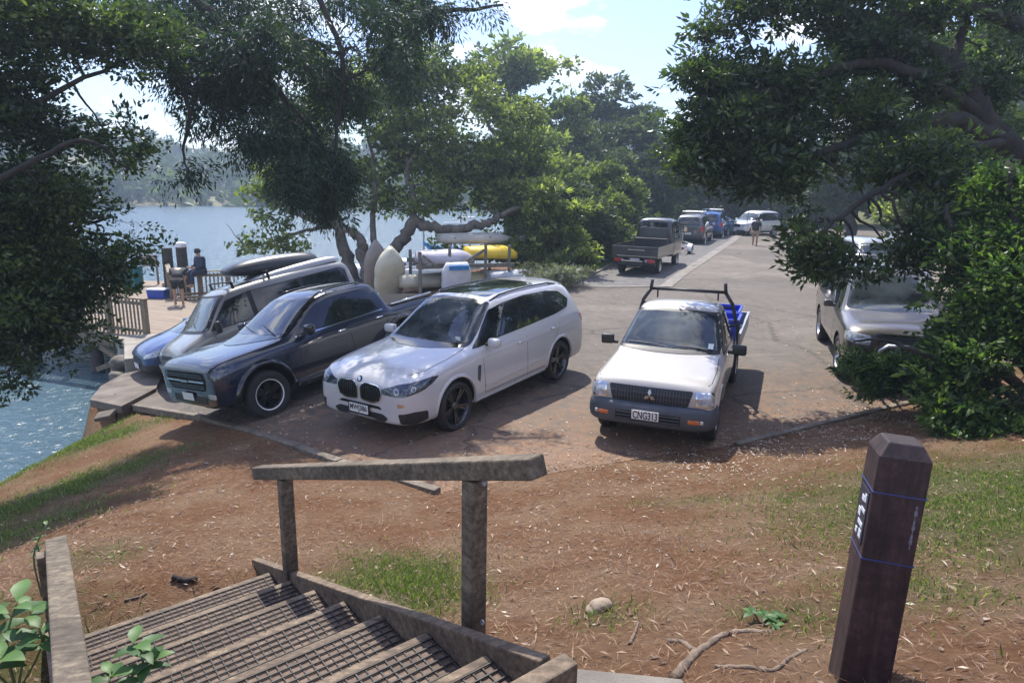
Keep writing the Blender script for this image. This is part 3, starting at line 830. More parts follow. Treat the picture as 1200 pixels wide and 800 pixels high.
# -------- silver-grey van
def build_grey_van():
    paint = car_paint('van_paint', (.30, .295, .27), .5, .35, .12)
    st = [(-2.25, .5, 1.0, .7, 1.2, .5), (-2.22, .38, 1.1, .82, 1.6, .62), (-2.15, .34, 1.12, .845, 1.88, .64), (-1.9, .32, 1.13, .85, 1.96, .65), (-.5, .32, 1.13, .85, 1.98, .66), (.75, .32, 1.12, .85, 1.93, .65), (1.0, .32, 1.10, .85, 1.86, .64),
          (1.50, .32, 1.06, .85, 1.25, .735), (1.62, .32, 1.03, .85, 1.14, .74), (1.95, .32, .95, .84, 1.03, .72), (2.12, .34, .86, .80, .93, .66), (2.2, .36, .76, .72, .82, .55), (2.22, .42, .68, .5, .74, .4)]
    c = Car('parked_van', 'silver-grey high roof van carrying a black roof box, beside the navy pickup', 'van', st, paint, .03)
    c.cut(c.arches((1.35, -1.35), .33, .38, .85))
    c.patch('windscreen_surround', [Fr([(-.77, 1.16), (.77, 1.16), (.63, 1.83), (-.63, 1.83)])], (-1, 0, 0), M['black_plastic'], off=.007, rnd=.05, res=.035)
    c.patch('windscreen', [Fr([(-.735, 1.2), (.735, 1.2), (.6, 1.79), (-.6, 1.79)])], (-1, 0, 0), M['screen'], off=.012, thick=.006, rnd=.05, res=.04)
    dlo = [(1.42, 1.15), (.93, 1.70), (.4, 1.78), (-1.9, 1.78), (-2.05, 1.7), (-2.05, 1.22), (-.2, 1.17)]
    c.windows(dlo, [1.3, .38, -.85, -2.03], .11, trim=M['black_plastic'])
    c.seams([[(1.38, 1.13), (1.30, .45)], [(.38, 1.8), (.38, .45)], [(-.85, 1.8), (-.85, .45)]])
    c.handles([(.5, 1.0)], M['black_plastic'])
    c.patch('grille', [Fr([(-.38, .74), (.38, .74), (.38, .83), (-.38, .83)])], (-1, 0, 0), M['black_plastic'], off=.006, rnd=.02)
    c.patch('headlight', [[(2.2, .44, .70), (2.2, .44, .84), (2.0, .78, .88), (1.9, .84, .85), (1.95, .84, .74)]], (-1, -.6, 0), M['lamp_clear'], off=.006, rnd=.03, both=True)
    c.patch('front_bumper', [[(2.2, -.9, .36), (2.2, .9, .36), (2.2, .9, .6), (2.2, -.9, .6)]], (-1, 0, 0), simple('van_bumper', (.33, .33, .32), .4, 0, .1), off=.05, thick=.07, rnd=.05)
    c.plate((2.3, 0, .50), '', 0, 0)
    c.patch('indicator', [Fr([(.5, .47), (.66, .47), (.66, .53), (.5, .53)]), Fr([(-.5, .47), (-.66, .47), (-.66, .53), (-.5, .53)])], (-1, 0, 0), M['lamp_clear'], off=.056, rnd=.01)
    c.mirrors(1.30, .86, 1.22, M['black_plastic'], (.10, .17, .26))
    mb = MB().tube([(1.62, 0, 1.13), (1.55, -.15, 1.25)], .012, 6)
    mb.build('snorkel_mirror', M['black_plastic'], c.root)
    c.wipers([((1.6, .5, 1.18), (1.45, -.1, 1.36)), ((1.6, -.1, 1.18), (1.45, -.6, 1.34))])
    # raised roof pod at the back
    pod = MB()
    rows = [(.2, .0, .50), (.1, .06, .56), (-.3, .12, .60), (-1.5, .15, .61), (-1.95, .12, .59), (-2.12, .02, .55)]
    V = []; F = []
    for (x, hgt, w) in rows:
        for y, z in ((-w, -.03), (-w * .98, hgt * .55), (-w * .85, hgt * .92), (-w * .4, hgt), (0, hgt * 1.02), (w * .4, hgt), (w * .85, hgt * .92), (w * .98, hgt * .55), (w, -.03)):
            V.append((x, y, 1.965 + z))
    for i in range(len(rows) - 1):
        for k in range(8): F.append((i * 9 + k, i * 9 + k + 1, (i + 1) * 9 + k + 1, (i + 1) * 9 + k))
    F += [tuple(range(8, -1, -1)), tuple((len(rows) - 1) * 9 + k for k in range(9))]
    pod.add(V, F).build('raised_roof', car_paint('van_roof_paint', (.42, .42, .42), .3, .4, .1), c.root, smooth=True, sub=1)
    # roof bars, in front of the raised part and over it
    for x in (.68, -.15):
        zz = 2.0 if x > .5 else 2.05
        mb = MB().beam((x, -.70, zz + .05), (x, .70, zz + .05), .05, .03)
        for sd in (1, -1): mb.beam((x, sd * .69, zz + .05), (x - .02, sd * .66, 1.9), .06, .03)
        mb.build('roof_bar', M['black_plastic'], c.root, bevel=.006)
    c.wheels((1.35, -1.35), .83, .32, .2, .18, 8, M['alloy'], 'multi')
    c.under(-2.0, 2.0, .8, .36)
    return c

def generic_car(name, label, cat, kind, paint, group=None, level=1, plate=True, rear_detail=True):
    """smaller versions used for the distant cars"""
    if kind == 'hatch':
        st = [(-2.0, .5, .85, .6, .95, .5), (-1.98, .32, .92, .80, 1.05, .60), (-1.85, .28, .96, .86, 1.30, .60), (-1.5, .24, .98, .885, 1.46, .60), (-.6, .22, .97, .885, 1.52, .62), (.0, .22, .95, .885, 1.49, .61),
              (.25, .22, .94, .885, 1.42, .60), (1.10, .22, .92, .88, 1.02, .72), (1.25, .22, .91, .88, .97, .73), (1.7, .22, .84, .86, .90, .68), (2.0, .24, .74, .80, .82, .6), (2.16, .26, .66, .68, .72, .48), (2.21, .32, .6, .45, .64, .3)]
        wb, rw, w, ho = 1.35, .315, .885, .25
        dlo = [(.98, .985), (.2, 1.33), (-.3, 1.405), (-1.0, 1.40), (-1.6, 1.26), (-1.75, 1.12), (-1.2, 1.05), (-.2, 1.02)]
        sp = [.75, -.28, -1.12, -1.7]; scr = [(-.70, .99), (.70, .99), (.57, 1.39), (-.57, 1.39)]
        rscr = [(-.6, 1.05), (.6, 1.05), (.54, 1.38), (-.54, 1.38)]
        hl = [(2.1, .45, .62), (2.1, .45, .68), (1.8, .78, .80), (1.55, .86, .84), (1.7, .85, .76), (1.95, .78, .66)]; gr = [(-.35, .5), (.35, .5), (.3, .62), (-.3, .62)]
        tl = [(-1.75, .87, .80), (-1.75, .87, 1.0), (-1.95, .7, 1.02), (-2.0, .5, .95), (-2.0, .5, .85)]
    else:
        st = [(-2.3, .55, .98, .68, 1.06, .56), (-2.28, .42, 1.02, .86, 1.2, .66), (-2.2, .38, 1.06, .90, 1.55, .66), (-2.05, .36, 1.08, .915, 1.74, .655), (-1.4, .35, 1.08, .92, 1.80, .66), (-.4, .35, 1.07, .92, 1.81, .66), (.1, .35, 1.06, .92, 1.79, .65),
              (.35, .35, 1.06, .92, 1.71, .64), (.90, .35, 1.05, .92, 1.20, .74), (1.0, .35, 1.04, .92, 1.14, .75), (1.6, .36, 1.01, .92, 1.09, .76), (2.0, .38, .97, .90, 1.05, .72), (2.15, .4, .9, .84, .98, .66), (2.22, .42, .82, .72, .9, .5), (2.24, .48, .76, .5, .84, .35)]
        wb, rw, w, ho = 1.38, .37, .92, .3
        dlo = [(.80, 1.12), (.34, 1.58), (-.2, 1.66), (-1.9, 1.65), (-2.08, 1.55), (-2.08, 1.16), (-.4, 1.13)]
        sp = [.66, -.32, -1.25, -2.05]; scr = [(-.75, 1.16), (.75, 1.16), (.6, 1.68), (-.6, 1.68)]
        rscr = [(-.62, 1.16), (.62, 1.16), (.56, 1.65), (-.56, 1.65)]
        hl = [(2.18, .50, .76), (2.18, .50, .92), (2.05, .78, .96), (1.9, .88, .94), (1.95, .88, .82)]; gr = [(-.42, .70), (.42, .70), (.45, .92), (-.45, .92)]
        tl = [(-2.15, .91, .85), (-2.15, .91, 1.15), (-2.3, .7, 1.15), (-2.3, .7, .85)]
    c = Car(name, label, cat, st, paint, .028, level, group)
    c.cut(c.arches((wb, -wb), rw + .01, rw + .055, w))
    c.patch('windscreen', [Fr(scr)], (-1, 0, 0), M['screen'], off=.005, rnd=.05, res=.1)
    c.patch('rear_window', [Rr(rscr)], (1, 0, 0), M['glass'], off=.005, rnd=.06, res=.1)
    c.windows(dlo, sp, .06)
    c.seams([[(sp[0] + .08, dlo[0][1] - .02), (sp[0] + .05, .42)], [(sp[1], dlo[0][1] - .02), (sp[1], .42)]])
    c.handles([(sp[1] + .16, dlo[0][1] - .12)], None)
    c.patch('headlight', [hl], (-1, -.7, 0), M['lamp_clear'], off=.006, rnd=.03, both=True)
    c.patch('grille', [Fr(gr)], (-1, 0, 0), M['black_plastic'], off=.006, rnd=.03)
    c.patch('tail_light', [tl], (1, -1, 0), M['lamp_red'], off=.006, rnd=.03, both=True)
    c.patch('rear_bumper', [Rr([(-.82, ho + .1), (.82, ho + .1), (.82, ho + .32), (-.82, ho + .32)])], (1, 0, 0), M['grey_plastic'] if kind != 'hatch' else paint, off=.03, thick=.05, rnd=.04)
    c.patch('front_bumper', [Fr([(-.78, ho + .02), (.78, ho + .02), (.78, ho + .22), (-.78, ho + .22)])], (-1, 0, 0), M['grey_plastic'] if kind != 'hatch' else M['black_plastic'], off=.02, thick=.04, rnd=.05)
    c.mirrors(sp[0] - .02, w - .02, dlo[0][1] + .06, paint, (.10, .17, .13))
    xr = st[0][0]
    c.plate((xr - .03, 0, ho + .42), '', math.pi, 0)
    c.plate((st[-1][0] + .04, 0, ho + .17), '', 0, 0)
    c.wheels((wb, -wb), w - .02, rw, .22, rw - .12, 5, M['alloy'], 'five')
    c.under(-1.9, 1.8, w - .05, ho + .05)
    return c
# ------------------------------------------------------------------ camera and calibration
CAM_H = 3.2; CAM_P = math.atan(182 / 770); CAM_R = R(1.2); CAM_F = 770.0
_F = Vector((0, math.cos(CAM_P), -math.sin(CAM_P))); _R0 = Vector((1, 0, 0)); _D0 = _F.cross(_R0)
_Rt = _R0 * math.cos(CAM_R) - _D0 * math.sin(CAM_R); _Dn = _D0 * math.cos(CAM_R) + _R0 * math.sin(CAM_R)

def at(u, v, d):
    """point d metres in front of the lens in the direction of photo pixel (u, v)"""
    return Vector((0, 0, CAM_H)) + (_F + _Rt * ((u - 600) / CAM_F) + _Dn * ((v - 400) / CAM_F)) * d

def gp(u, v, z=0.0):
    w = _F + _Rt * ((u - 600) / CAM_F) + _Dn * ((v - 400) / CAM_F)
    return Vector((0, 0, CAM_H)) + w * ((z - CAM_H) / w.z)

cam = bpy.data.cameras.new('camera'); cam_o = bpy.data.objects.new('camera', cam); COL.objects.link(cam_o)
cam.sensor_width = 36; cam.lens = 36 * CAM_F / 1200; cam.clip_start = .05; cam.clip_end = 3000
rot = Matrix((_Rt, -_Dn, -_F)).transposed()
cam_o.matrix_world = Matrix.Translation((0, 0, CAM_H)) @ rot.to_4x4()
scene.camera = cam_o

# ------------------------------------------------------------------ light
SUN_EL, SUN_AZ = 58.0, -14.0     # azimuth from +Y towards -X
sd = Vector((math.sin(R(SUN_AZ)) * math.cos(R(SUN_EL)), math.cos(R(SUN_AZ)) * math.cos(R(SUN_EL)), math.sin(R(SUN_EL))))
sun = bpy.data.lights.new('sun', 'SUN'); sun.energy = 4.2; sun.angle = R(.55); sun.color = (1, .95, .87)
sun_o = bpy.data.objects.new('sun', sun); COL.objects.link(sun_o)
sun_o.rotation_euler = (-sd).to_track_quat('-Z', 'Y').to_euler()
sun_o.location = (0, 0, 30)

world = bpy.data.worlds.new('World'); scene.world = world; world.use_nodes = True
nt = world.node_tree
bg = nt.nodes['Background']
sky = nt.nodes.new('ShaderNodeTexSky'); sky.sky_type = 'NISHITA'; sky.sun_disc = False
sky.sun_elevation = R(SUN_EL); sky.sun_rotation = R(SUN_AZ)
sky.air_density = 1.1; sky.dust_density = .12; sky.ozone_density = 2.5
tc = nt.nodes.new('ShaderNodeTexCoord')
sep = nt.nodes.new('ShaderNodeSeparateXYZ'); L(nt, tc.outputs['Generated'], sep.inputs[0])
# clouds live on a flat layer: direction / elevation
mx = nt.nodes.new('ShaderNodeMath'); mx.operation = 'MAXIMUM'; L(nt, sep.outputs[2], mx.inputs[0]); mx.inputs[1].default_value = .0
ad = nt.nodes.new('ShaderNodeMath'); ad.operation = 'ADD'; L(nt, mx.outputs[0], ad.inputs[0]); ad.inputs[1].default_value = .16
vm = nt.nodes.new('ShaderNodeVectorMath'); vm.operation = 'SCALE'
dv = nt.nodes.new('ShaderNodeMath'); dv.operation = 'DIVIDE'; dv.inputs[0].default_value = 1; L(nt, ad.outputs[0], dv.inputs[1])
L(nt, tc.outputs['Generated'], vm.inputs[0]); L(nt, dv.outputs[0], vm.inputs['Scale'])
mp = nt.nodes.new('ShaderNodeMapping'); L(nt, vm.outputs[0], mp.inputs['Vector']); mp.inputs['Location'].default_value = (3.1, 1.4, 0)
mp.inputs['Scale'].default_value = (1, 1, .6)
cn = nt.nodes.new('ShaderNodeTexNoise'); cn.inputs['Scale'].default_value = 2.1; cn.inputs['Detail'].default_value = 9; cn.inputs['Roughness'].default_value = .56
L(nt, mp.outputs[0], cn.inputs['Vector'])
cr = ramp(nt, cn.outputs[0], [(.50, 0.), (.60, .95)])
mix = nt.nodes.new('ShaderNodeMix'); mix.data_type = 'RGBA'
hsv = nt.nodes.new('ShaderNodeHueSaturation'); hsv.inputs['Hue'].default_value = .53; hsv.inputs['Saturation'].default_value = 1.15; hsv.inputs['Value'].default_value = .84; L(nt, sky.outputs[0], hsv.inputs['Color'])
L(nt, cr.outputs[0], mix.inputs[0]); L(nt, hsv.outputs[0], mix.inputs[6])
mix.inputs[7].default_value = (7.5, 7.6, 7.8, 1)
L(nt, mix.outputs[2], bg.inputs[0]); bg.inputs[1].default_value = .145

vs = scene.view_settings; vs.view_transform = 'Standard'; vs.look = 'None'; vs.exposure = 1.0; vs.gamma = 1; vs.use_curve_mapping = False
scene.cycles.use_denoising = True
scene.cycles.max_bounces = 7; scene.cycles.diffuse_bounces = 3; scene.cycles.glossy_bounces = 3; scene.cycles.transparent_max_bounces = 8
scene.cycles.transmission_bounces = 4; scene.cycles.volume_bounces = 0
scene.cycles.sample_clamp_indirect = 6; scene.cycles.caustics_reflective = False; scene.cycles.caustics_refractive = False

# ------------------------------------------------------------------ terrain
KERB = np.array([(-8.3, 13.1), (-8.06, 12.95), (-6.68, 11.9), (-5.36, 10.9), (-2.94, 8.56), (-2.18, 7.9), (-.8, 6.94), (1.13, 7.8), (3.11, 8.56), (6.08, 9.84), (7.9, 10.7), (10, 12.6), (13, 17), (18, 24)])
SHORE = np.array([(-10.6, -40), (-10, 0), (-9.6, 8), (-9.3, 11.5), (-9.2, 13.0), (-9.3, 14.8), (-9.8, 16.6), (-10.2, 17.9), (-9.0, 19.4), (-8.4, 21), (-8.0, 24), (-7.2, 26), (-5.5, 27.3), (-3, 28), (0, 29.3), (2.5, 32), (6, 40), (9, 52), (12, 70), (20, 110), (60, 190), (400, 300)])

_S0 = (-.135, 2.34, 1.47); _SF = (-.623, .782); _SL = (-.782, -.623)
def carve(x, y):
    """keeps the bank below the flight of steps"""
    s = (x - _S0[0]) * _SF[0] + (y - _S0[1]) * _SF[1]; w = (x - _S0[0]) * _SL[0] + (y - _S0[1]) * _SL[1]
    inside = (w > .03) & (s > -.8) & (s < 4.5)
    return np.where(inside, 1.47 - .382 * np.minimum(s, 2.3) - .27 + .45 * np.maximum(0, s - 2.45) + .55 * np.maximum(0, w - 1.36), 99.)

def sstep(a, b, x):
    t = np.clip((x - a) / (b - a), 0, 1); return t * t * (3 - 2 * t)

def shore_dist(x, y):
    """distance to the shoreline, positive on land"""
    x = np.asarray(x, float); y = np.asarray(y, float)
    d = np.full(x.shape, 1e9)
    for (a, b) in zip(SHORE[:-1], SHORE[1:]):
        ab = b - a; t = np.clip(((x - a[0]) * ab[0] + (y - a[1]) * ab[1]) / (ab @ ab), 0, 1)
        d = np.minimum(d, np.hypot(x - a[0] - t * ab[0], y - a[1] - t * ab[1]))
    xs = np.interp(y, SHORE[:, 1], SHORE[:, 0])
    return np.where(x > xs, d, -d)

def lot_np(x, y):
    x = np.asarray(x, float); y = np.asarray(y, float)
    b = -.24 - .10 * np.maximum(0, -(x + 1.2)) - .13 * np.maximum(0, -(x + 3.6)) + .07 * np.clip(x - 3, 0, 4)
    b = np.maximum(b, -1.32)
    return b + .24 * np.clip((y - 11) / 13, 0, 1) * np.clip(1 + (x + 1.2) / 3, 0, 1) - .04 * np.clip((y - 11) / 13, 0, 1) * np.clip(x - 3, 0, 4)

def height(x, y):
    x = np.asarray(x, float); y = np.asarray(y, float)
    ky = np.interp(x, KERB[:, 0], KERB[:, 1])
    dk = np.maximum(0, ky - y) * .86
    dk = np.minimum(dk, 6.5)
    bank = (.165 * dk + .034 * dk ** 2) * sstep(-7.6, -.9, x)
    base = lot_np(x, y)
    z = base + bank
    # ground rises a little to the right of the car park
    z += sstep(1.5, 9, x - np.interp(y, [9, 12.6, 17, 24, 45, 60], [7.6, 10, 13, 18, 30, 34])) * .9 * (y > 8)
    sdist = shore_dist(x, y)
    wid = np.where(y < 13.2, 1.9, np.where(y < 24, .3, 2.0))
    s = np.clip(sdist / wid, 0, 1)
    cr = carve(x, y)
    z = np.minimum(z, cr)
    z = np.where(sdist > 0, -2.55 + (z + 2.55) * (s ** .7), -2.55 + sdist * .45)
    z = np.maximum(z, -5)
    # far land rises into low hills
    return z

def rough(x, y):
    return (.018 * np.sin(3.1 * x + 1.7 * np.sin(2.3 * y)) * np.sin(2.7 * y + 1.3 * np.sin(1.9 * x)) + .008 * np.sin(9 * x + 3 * np.sin(7 * y)) * np.sin(8 * y + 2))

LOT = [tuple(p) for p in KERB] + [(24, 33), (32, 46), (34, 60), (15, 60), (12.2, 48), (8.0, 37.5), (4.3, 28.3), (1.85, 21.9), (-.5, 21.2), (-3.2, 20.8), (-5.4, 20.4), (-7.6, 19.2), (-8.7, 18.6), (-8.9, 16.6), (-8.8, 15)]
def in_poly(x, y, poly):
    x = np.asarray(x, float); y = np.asarray(y, float); ins = np.zeros(x.shape, bool)
    n = len(poly)
    for i in range(n):
        x0, y0 = poly[i]; x1, y1 = poly[(i + 1) % n]
        if y0 == y1: continue
        c = ((y0 > y) != (y1 > y)) & (x < (x1 - x0) * (y - y0) / (y1 - y0) + x0)
        ins ^= c
    return ins
def poly_dist(x, y, poly):
    d = np.full(np.shape(x), 1e9); n = len(poly)
    for i in range(n):
        a = np.array(poly[i]); b = np.array(poly[(i + 1) % n]); ab = b - a
        t = np.clip(((x - a[0]) * ab[0] + (y - a[1]) * ab[1]) / (ab @ ab), 0, 1)
        d = np.minimum(d, np.hypot(x - a[0] - t * ab[0], y - a[1] - t * ab[1]))
    return d

def gz(x, y): return float(height(np.array([x]), np.array([y]))[0] + rough(np.array([x]), np.array([y]))[0])
def lotz(x, y): return float(lot_np(x, y))
def gpt(u, v):
    """where the view ray through photo pixel (u, v) meets the terrain"""
    w = _F + _Rt * ((u - 600) / CAM_F) + _Dn * ((v - 400) / CAM_F)
    t = 1.0
    for _ in range(4000):
        p = Vector((0, 0, CAM_H)) + w * t
        if p.z < gz(p.x, p.y): break
        t += .01 + t * .001
    return Vector((p.x, p.y, gz(p.x, p.y)))

def grass_mask(x, y):
    m = np.zeros(np.shape(x))
    def blob(cx, cy, rx, ry, a=1., rot=0):
        c, s = math.cos(rot), math.sin(rot)
        dx, dy = x - cx, y - cy; u_ = (dx * c + dy * s) / rx; v_ = (-dx * s + dy * c) / ry
        return a * np.exp(-(u_ ** 2 + v_ ** 2))
    m = np.maximum(m, blob(-.75, 4.3, .62, .85, 1., .3))
    m = np.maximum(m, blob(4.3, 4.7, 2.2, 2.3, 1.))
    m = np.maximum(m, blob(2.9, 5.9, .55, .5, .7)); m = np.maximum(m, blob(1.5, 3.0, .5, .5, .55)); m = np.maximum(m, blob(2.2, 3.2, .6, .7, .6))
    m = np.maximum(m, blob(-6.2, 8.2, 1.7, .8, 1., .5)); m = np.maximum(m, blob(-7.4, 10.7, 1.5, .6, .95, .65)); m = np.maximum(m, blob(-5.6, 6.3, 1.5, .9, .75, .3)); m = np.maximum(m, blob(-8.4, 9, 1.2, 2.5, .6))
    m = np.maximum(m, blob(-3.2, 4.6, .5, .5, .6)); m = np.maximum(m, blob(.55, 3.3, .3, .3, .55)); m = np.maximum(m, blob(-3.2, 3.0, 1.2, 1.0, .8)); m = np.maximum(m, blob(1.9, 6.1, .9, .35, .5))
    # verge left of the road
    e = np.interp(y, [21.9, 28.3, 37.5, 48], [1.85, 4.3, 8.0, 12.2]); m = np.maximum(m, np.where((y > 21) & (y < 52), sstep(2.6, 1.2, np.abs(x - e + 1.0)), 0))
    m = np.maximum(m, np.where((x > 9) & (y < 20) & (y > 3), .5, 0))
    m = np.maximum(m, np.where(((y > 50) | (x > 17)), .95, 0)); m = np.maximum(m, blob(-8.2, 11, 1.3, 1.6, .9)); m = np.maximum(m, blob(-7.2, 6.5, 1.6, 1.6, .8))
    return np.clip(m, 0, 1)

def axis(lo, hi, pieces):
    a = [lo]
    for end, st in pieces:
        while a[-1] < end - 1e-6: a.append(min(end, a[-1] + st))
    k = 1.0
    while a[-1] < hi: a.append(a[-1] + k); k *= 1.25
    return np.array(a)
xr = axis(0, 420, [(13, .09), (40, .5)]); gx = np.concatenate([-axis(0, 420, [(11, .09), (40, .6)])[::-1][:-1], xr])
gy = axis(-30, 420, [(0, 1.5), (1.4, .2), (11.2, .08), (26, .3), (60, .8)])
GX, GY = np.meshgrid(gx, gy)
inlot = in_poly(GX, GY, LOT); dl = poly_dist(GX, GY, LOT)
Z = height(GX, GY) + rough(GX, GY) * np.clip(dl / .5, 0, 1)
Z = np.where(inlot, np.where(dl > .03, Z - .07 * sstep(.0, .12, dl), Z), Z)
V = np.stack([GX.ravel(), GY.ravel(), Z.ravel()], 1)
ny, nx = GX.shape
ii = (np.arange(ny - 1)[:, None] * nx + np.arange(nx - 1)[None, :]).ravel()
F = np.stack([ii, ii + 1, ii + nx + 1, ii + nx], 1)

m, nt, b = nmat('ground_litter')
tc = nt.nodes.new('ShaderNodeTexCoord'); ob = tc.outputs['Object']
n1 = noise(nt, 1.3, 6, .6, vec=ob); n2 = noise(nt, 14, 6, .7, vec=ob); n3 = noise(nt, 70, 4, .7, vec=ob, sc=(1, 2.2, 1)); n4 = noise(nt, .45, 4, .6, vec=ob)
base = ramp(nt, n2.outputs[0], [(.28, (.13, .062, .030)), (.5, (.28, .148, .075)), (.72, (.45, .28, .155))]).outputs[0]
fine = ramp(nt, n3.outputs[0], [(.3, .45), (.55, 1.), (.75, 1.45)]).outputs[0]
base = mixc(nt, .8, base, fine, 'MULTIPLY')
pale = ramp(nt, n1.outputs[0], [(.42, (.24, .115, .055)), (.62, (.38, .26, .16))]).outputs[0]
base = mixc(nt, .5, base, pale)
ga = nt.nodes.new('ShaderNodeAttribute'); ga.attribute_name = 'grass'
gn = nt.nodes.new('ShaderNodeMath'); gn.operation = 'MULTIPLY_ADD'; L(nt, n2.outputs[0], gn.inputs[0]); gn.inputs[1].default_value = 1.2; gn.inputs[2].default_value = -.62
gs = nt.nodes.new('ShaderNodeMath'); gs.operation = 'ADD'; L(nt, ga.outputs['Fac'], gs.inputs[0]); L(nt, gn.outputs[0], gs.inputs[1])
gf = ramp(nt, gs.outputs[0], [(.22, 0.), (.75, .8)]).outputs[0]
gcol = ramp(nt, n3.outputs[0], [(.3, (.045, .075, .02)), (.6, (.11, .15, .045)), (.8, (.2, .22, .09))]).outputs[0]
c = mixc(nt, gf, base, gcol)
wa = nt.nodes.new('ShaderNodeAttribute'); wa.attribute_name = 'wet'
c = mixc(nt, wa.outputs['Fac'], c, (.13, .125, .09))
L(nt, c, b.inputs['Base Color']); b.inputs['Roughness'].default_value = .92; b.inputs['Specular IOR Level'].default_value = .2
hs = nt.nodes.new('ShaderNodeMath'); hs.operation = 'ADD'; L(nt, n2.outputs[0], hs.inputs[0]); L(nt, n3.outputs[0], hs.inputs[1])
bump(nt, hs.outputs[0], b, 1., .05)
sdv = shore_dist(V[:, 0], V[:, 1])
ground = mesh_np('ground', V, F, m, attrs={'grass': grass_mask(V[:, 0], V[:, 1]), 'wet': np.clip(1 - (V[:, 2] + 2.4) / .35, 0, 1) * .8})
tag(ground, kind='structure')

def sheet(name, poly, zfun, mat, thick=0, z_off=0.0):
    bm = bmesh.new(); vs_ = [bm.verts.new((p[0], p[1], 0)) for p in poly]; bm.faces.new(vs_)
    for q in (-7.1, -4.2, -3.5, -2.2, -1.2, 0, 1.5, 3, 5, 7):
        bmesh.ops.bisect_plane(bm, geom=bm.verts[:] + bm.edges[:] + bm.faces[:], plane_co=(q, 0, 0), plane_no=(1, 0, 0), dist=1e-5)
    for q in (11, 13, 15, 17, 19, 21, 24):
        bmesh.ops.bisect_plane(bm, geom=bm.verts[:] + bm.edges[:] + bm.faces[:], plane_co=(0, q, 0), plane_no=(0, 1, 0), dist=1e-5)
    bmesh.ops.triangulate(bm, faces=bm.faces[:])
    for v in bm.verts: v.co.z = zfun(v.co.x, v.co.y) + z_off
    if thick:
        r = bmesh.ops.extrude_face_region(bm, geom=bm.faces[:])
        for v in [g for g in r['geom'] if isinstance(g, bmesh.types.BMVert)]: v.co.z -= thick
    bmesh.ops.recalc_face_normals(bm, faces=bm.faces)
    me = bpy.data.meshes.new(name); bm.to_mesh(me); bm.free(); me.materials.append(mat)
    if not thick and me.polygons[0].normal.z < 0: me.flip_normals()
    return link(bpy.data.objects.new(name, me))

# asphalt
m, nt, b = nmat('asphalt')
tc = nt.nodes.new('ShaderNodeTexCoord'); ob = tc.outputs['Object']
a1 = noise(nt, .5, 6, .65, vec=ob); a2 = noise(nt, 5, 6, .7, vec=ob); a3 = noise(nt, 160, 3, .7, vec=ob); a4 = noise(nt, 28, 4, .7, vec=ob)
c = ramp(nt, a1.outputs[0], [(.3, (.118, .102, .086)), (.7, (.185, .162, .138))]).outputs[0]
c = mixc(nt, .6, c, ramp(nt, a2.outputs[0], [(.3, (.6, .6, .6)), (.7, (1.3, 1.26, 1.2))]).outputs[0], 'MULTIPLY')
c = mixc(nt, .7, c, ramp(nt, a3.outputs[0], [(.3, (.5, .5, .5)), (.7, (1.5, 1.5, 1.5))]).outputs[0], 'MULTIPLY')
sp = nt.nodes.new('ShaderNodeSeparateXYZ'); L(nt, ob, sp.inputs[0])
# brown needles and silt washed on to the car park from the bank: strongest along its lower edge
ab = nt.nodes.new('ShaderNodeMath'); ab.operation = 'MULTIPLY_ADD'; L(nt, sp.outputs[0], ab.inputs[0]); ab.inputs[1].default_value = .12; ab.inputs[2].default_value = 0
dy = nt.nodes.new('ShaderNodeMath'); dy.operation = 'SUBTRACT'; L(nt, sp.outputs[1], dy.inputs[0]); L(nt, ab.outputs[0], dy.inputs[1])
mr = nt.nodes.new('ShaderNodeMapRange'); L(nt, dy.outputs[0], mr.inputs[0]); mr.inputs[1].default_value = 6.8; mr.inputs[2].default_value = 13.5; mr.inputs[3].default_value = .42; mr.inputs[4].default_value = -.12
ds = nt.nodes.new('ShaderNodeMath'); ds.operation = 'ADD'; L(nt, mr.outputs[0], ds.inputs[0]); L(nt, a2.outputs[0], ds.inputs[1])
df = ramp(nt, ds.outputs[0], [(.5, 0.), (.92, .85)]).outputs[0]
dc = ramp(nt, a4.outputs[0], [(.3, (.17, .09, .045)), (.7, (.32, .19, .11))]).outputs[0]
c = mixc(nt, df, c, dc)
# cracks and old seams
vc = nt.nodes.new('ShaderNodeTexVoronoi'); vc.feature = 'DISTANCE_TO_EDGE'; vc.inputs['Scale'].default_value = .32
wv_ = nt.nodes.new('ShaderNodeVectorMath'); wv_.operation = 'MULTIPLY_ADD'; L(nt, a2.outputs['Color'], wv_.inputs[0]); wv_.inputs[1].default_value = (.5, .5, 0); L(nt, ob, wv_.inputs[2]); L(nt, wv_.outputs[0], vc.inputs['Vector'])
ck = ramp(nt, vc.outputs['Distance'], [(.002, .6), (.012, 0.)]).outputs[0]
c = mixc(nt, ck, c, (.045, .038, .03))
vp = nt.nodes.new('ShaderNodeTexVoronoi'); vp.inputs['Scale'].default_value = .2; vp.distance = 'CHEBYCHEV'; L(nt, ob, vp.inputs['Vector'])
pc = ramp(nt, vp.outputs['Color'], [(.25, .82), (.75, 1.12)]).outputs[0]
c = mixc(nt, .8, c, pc, 'MULTIPLY')
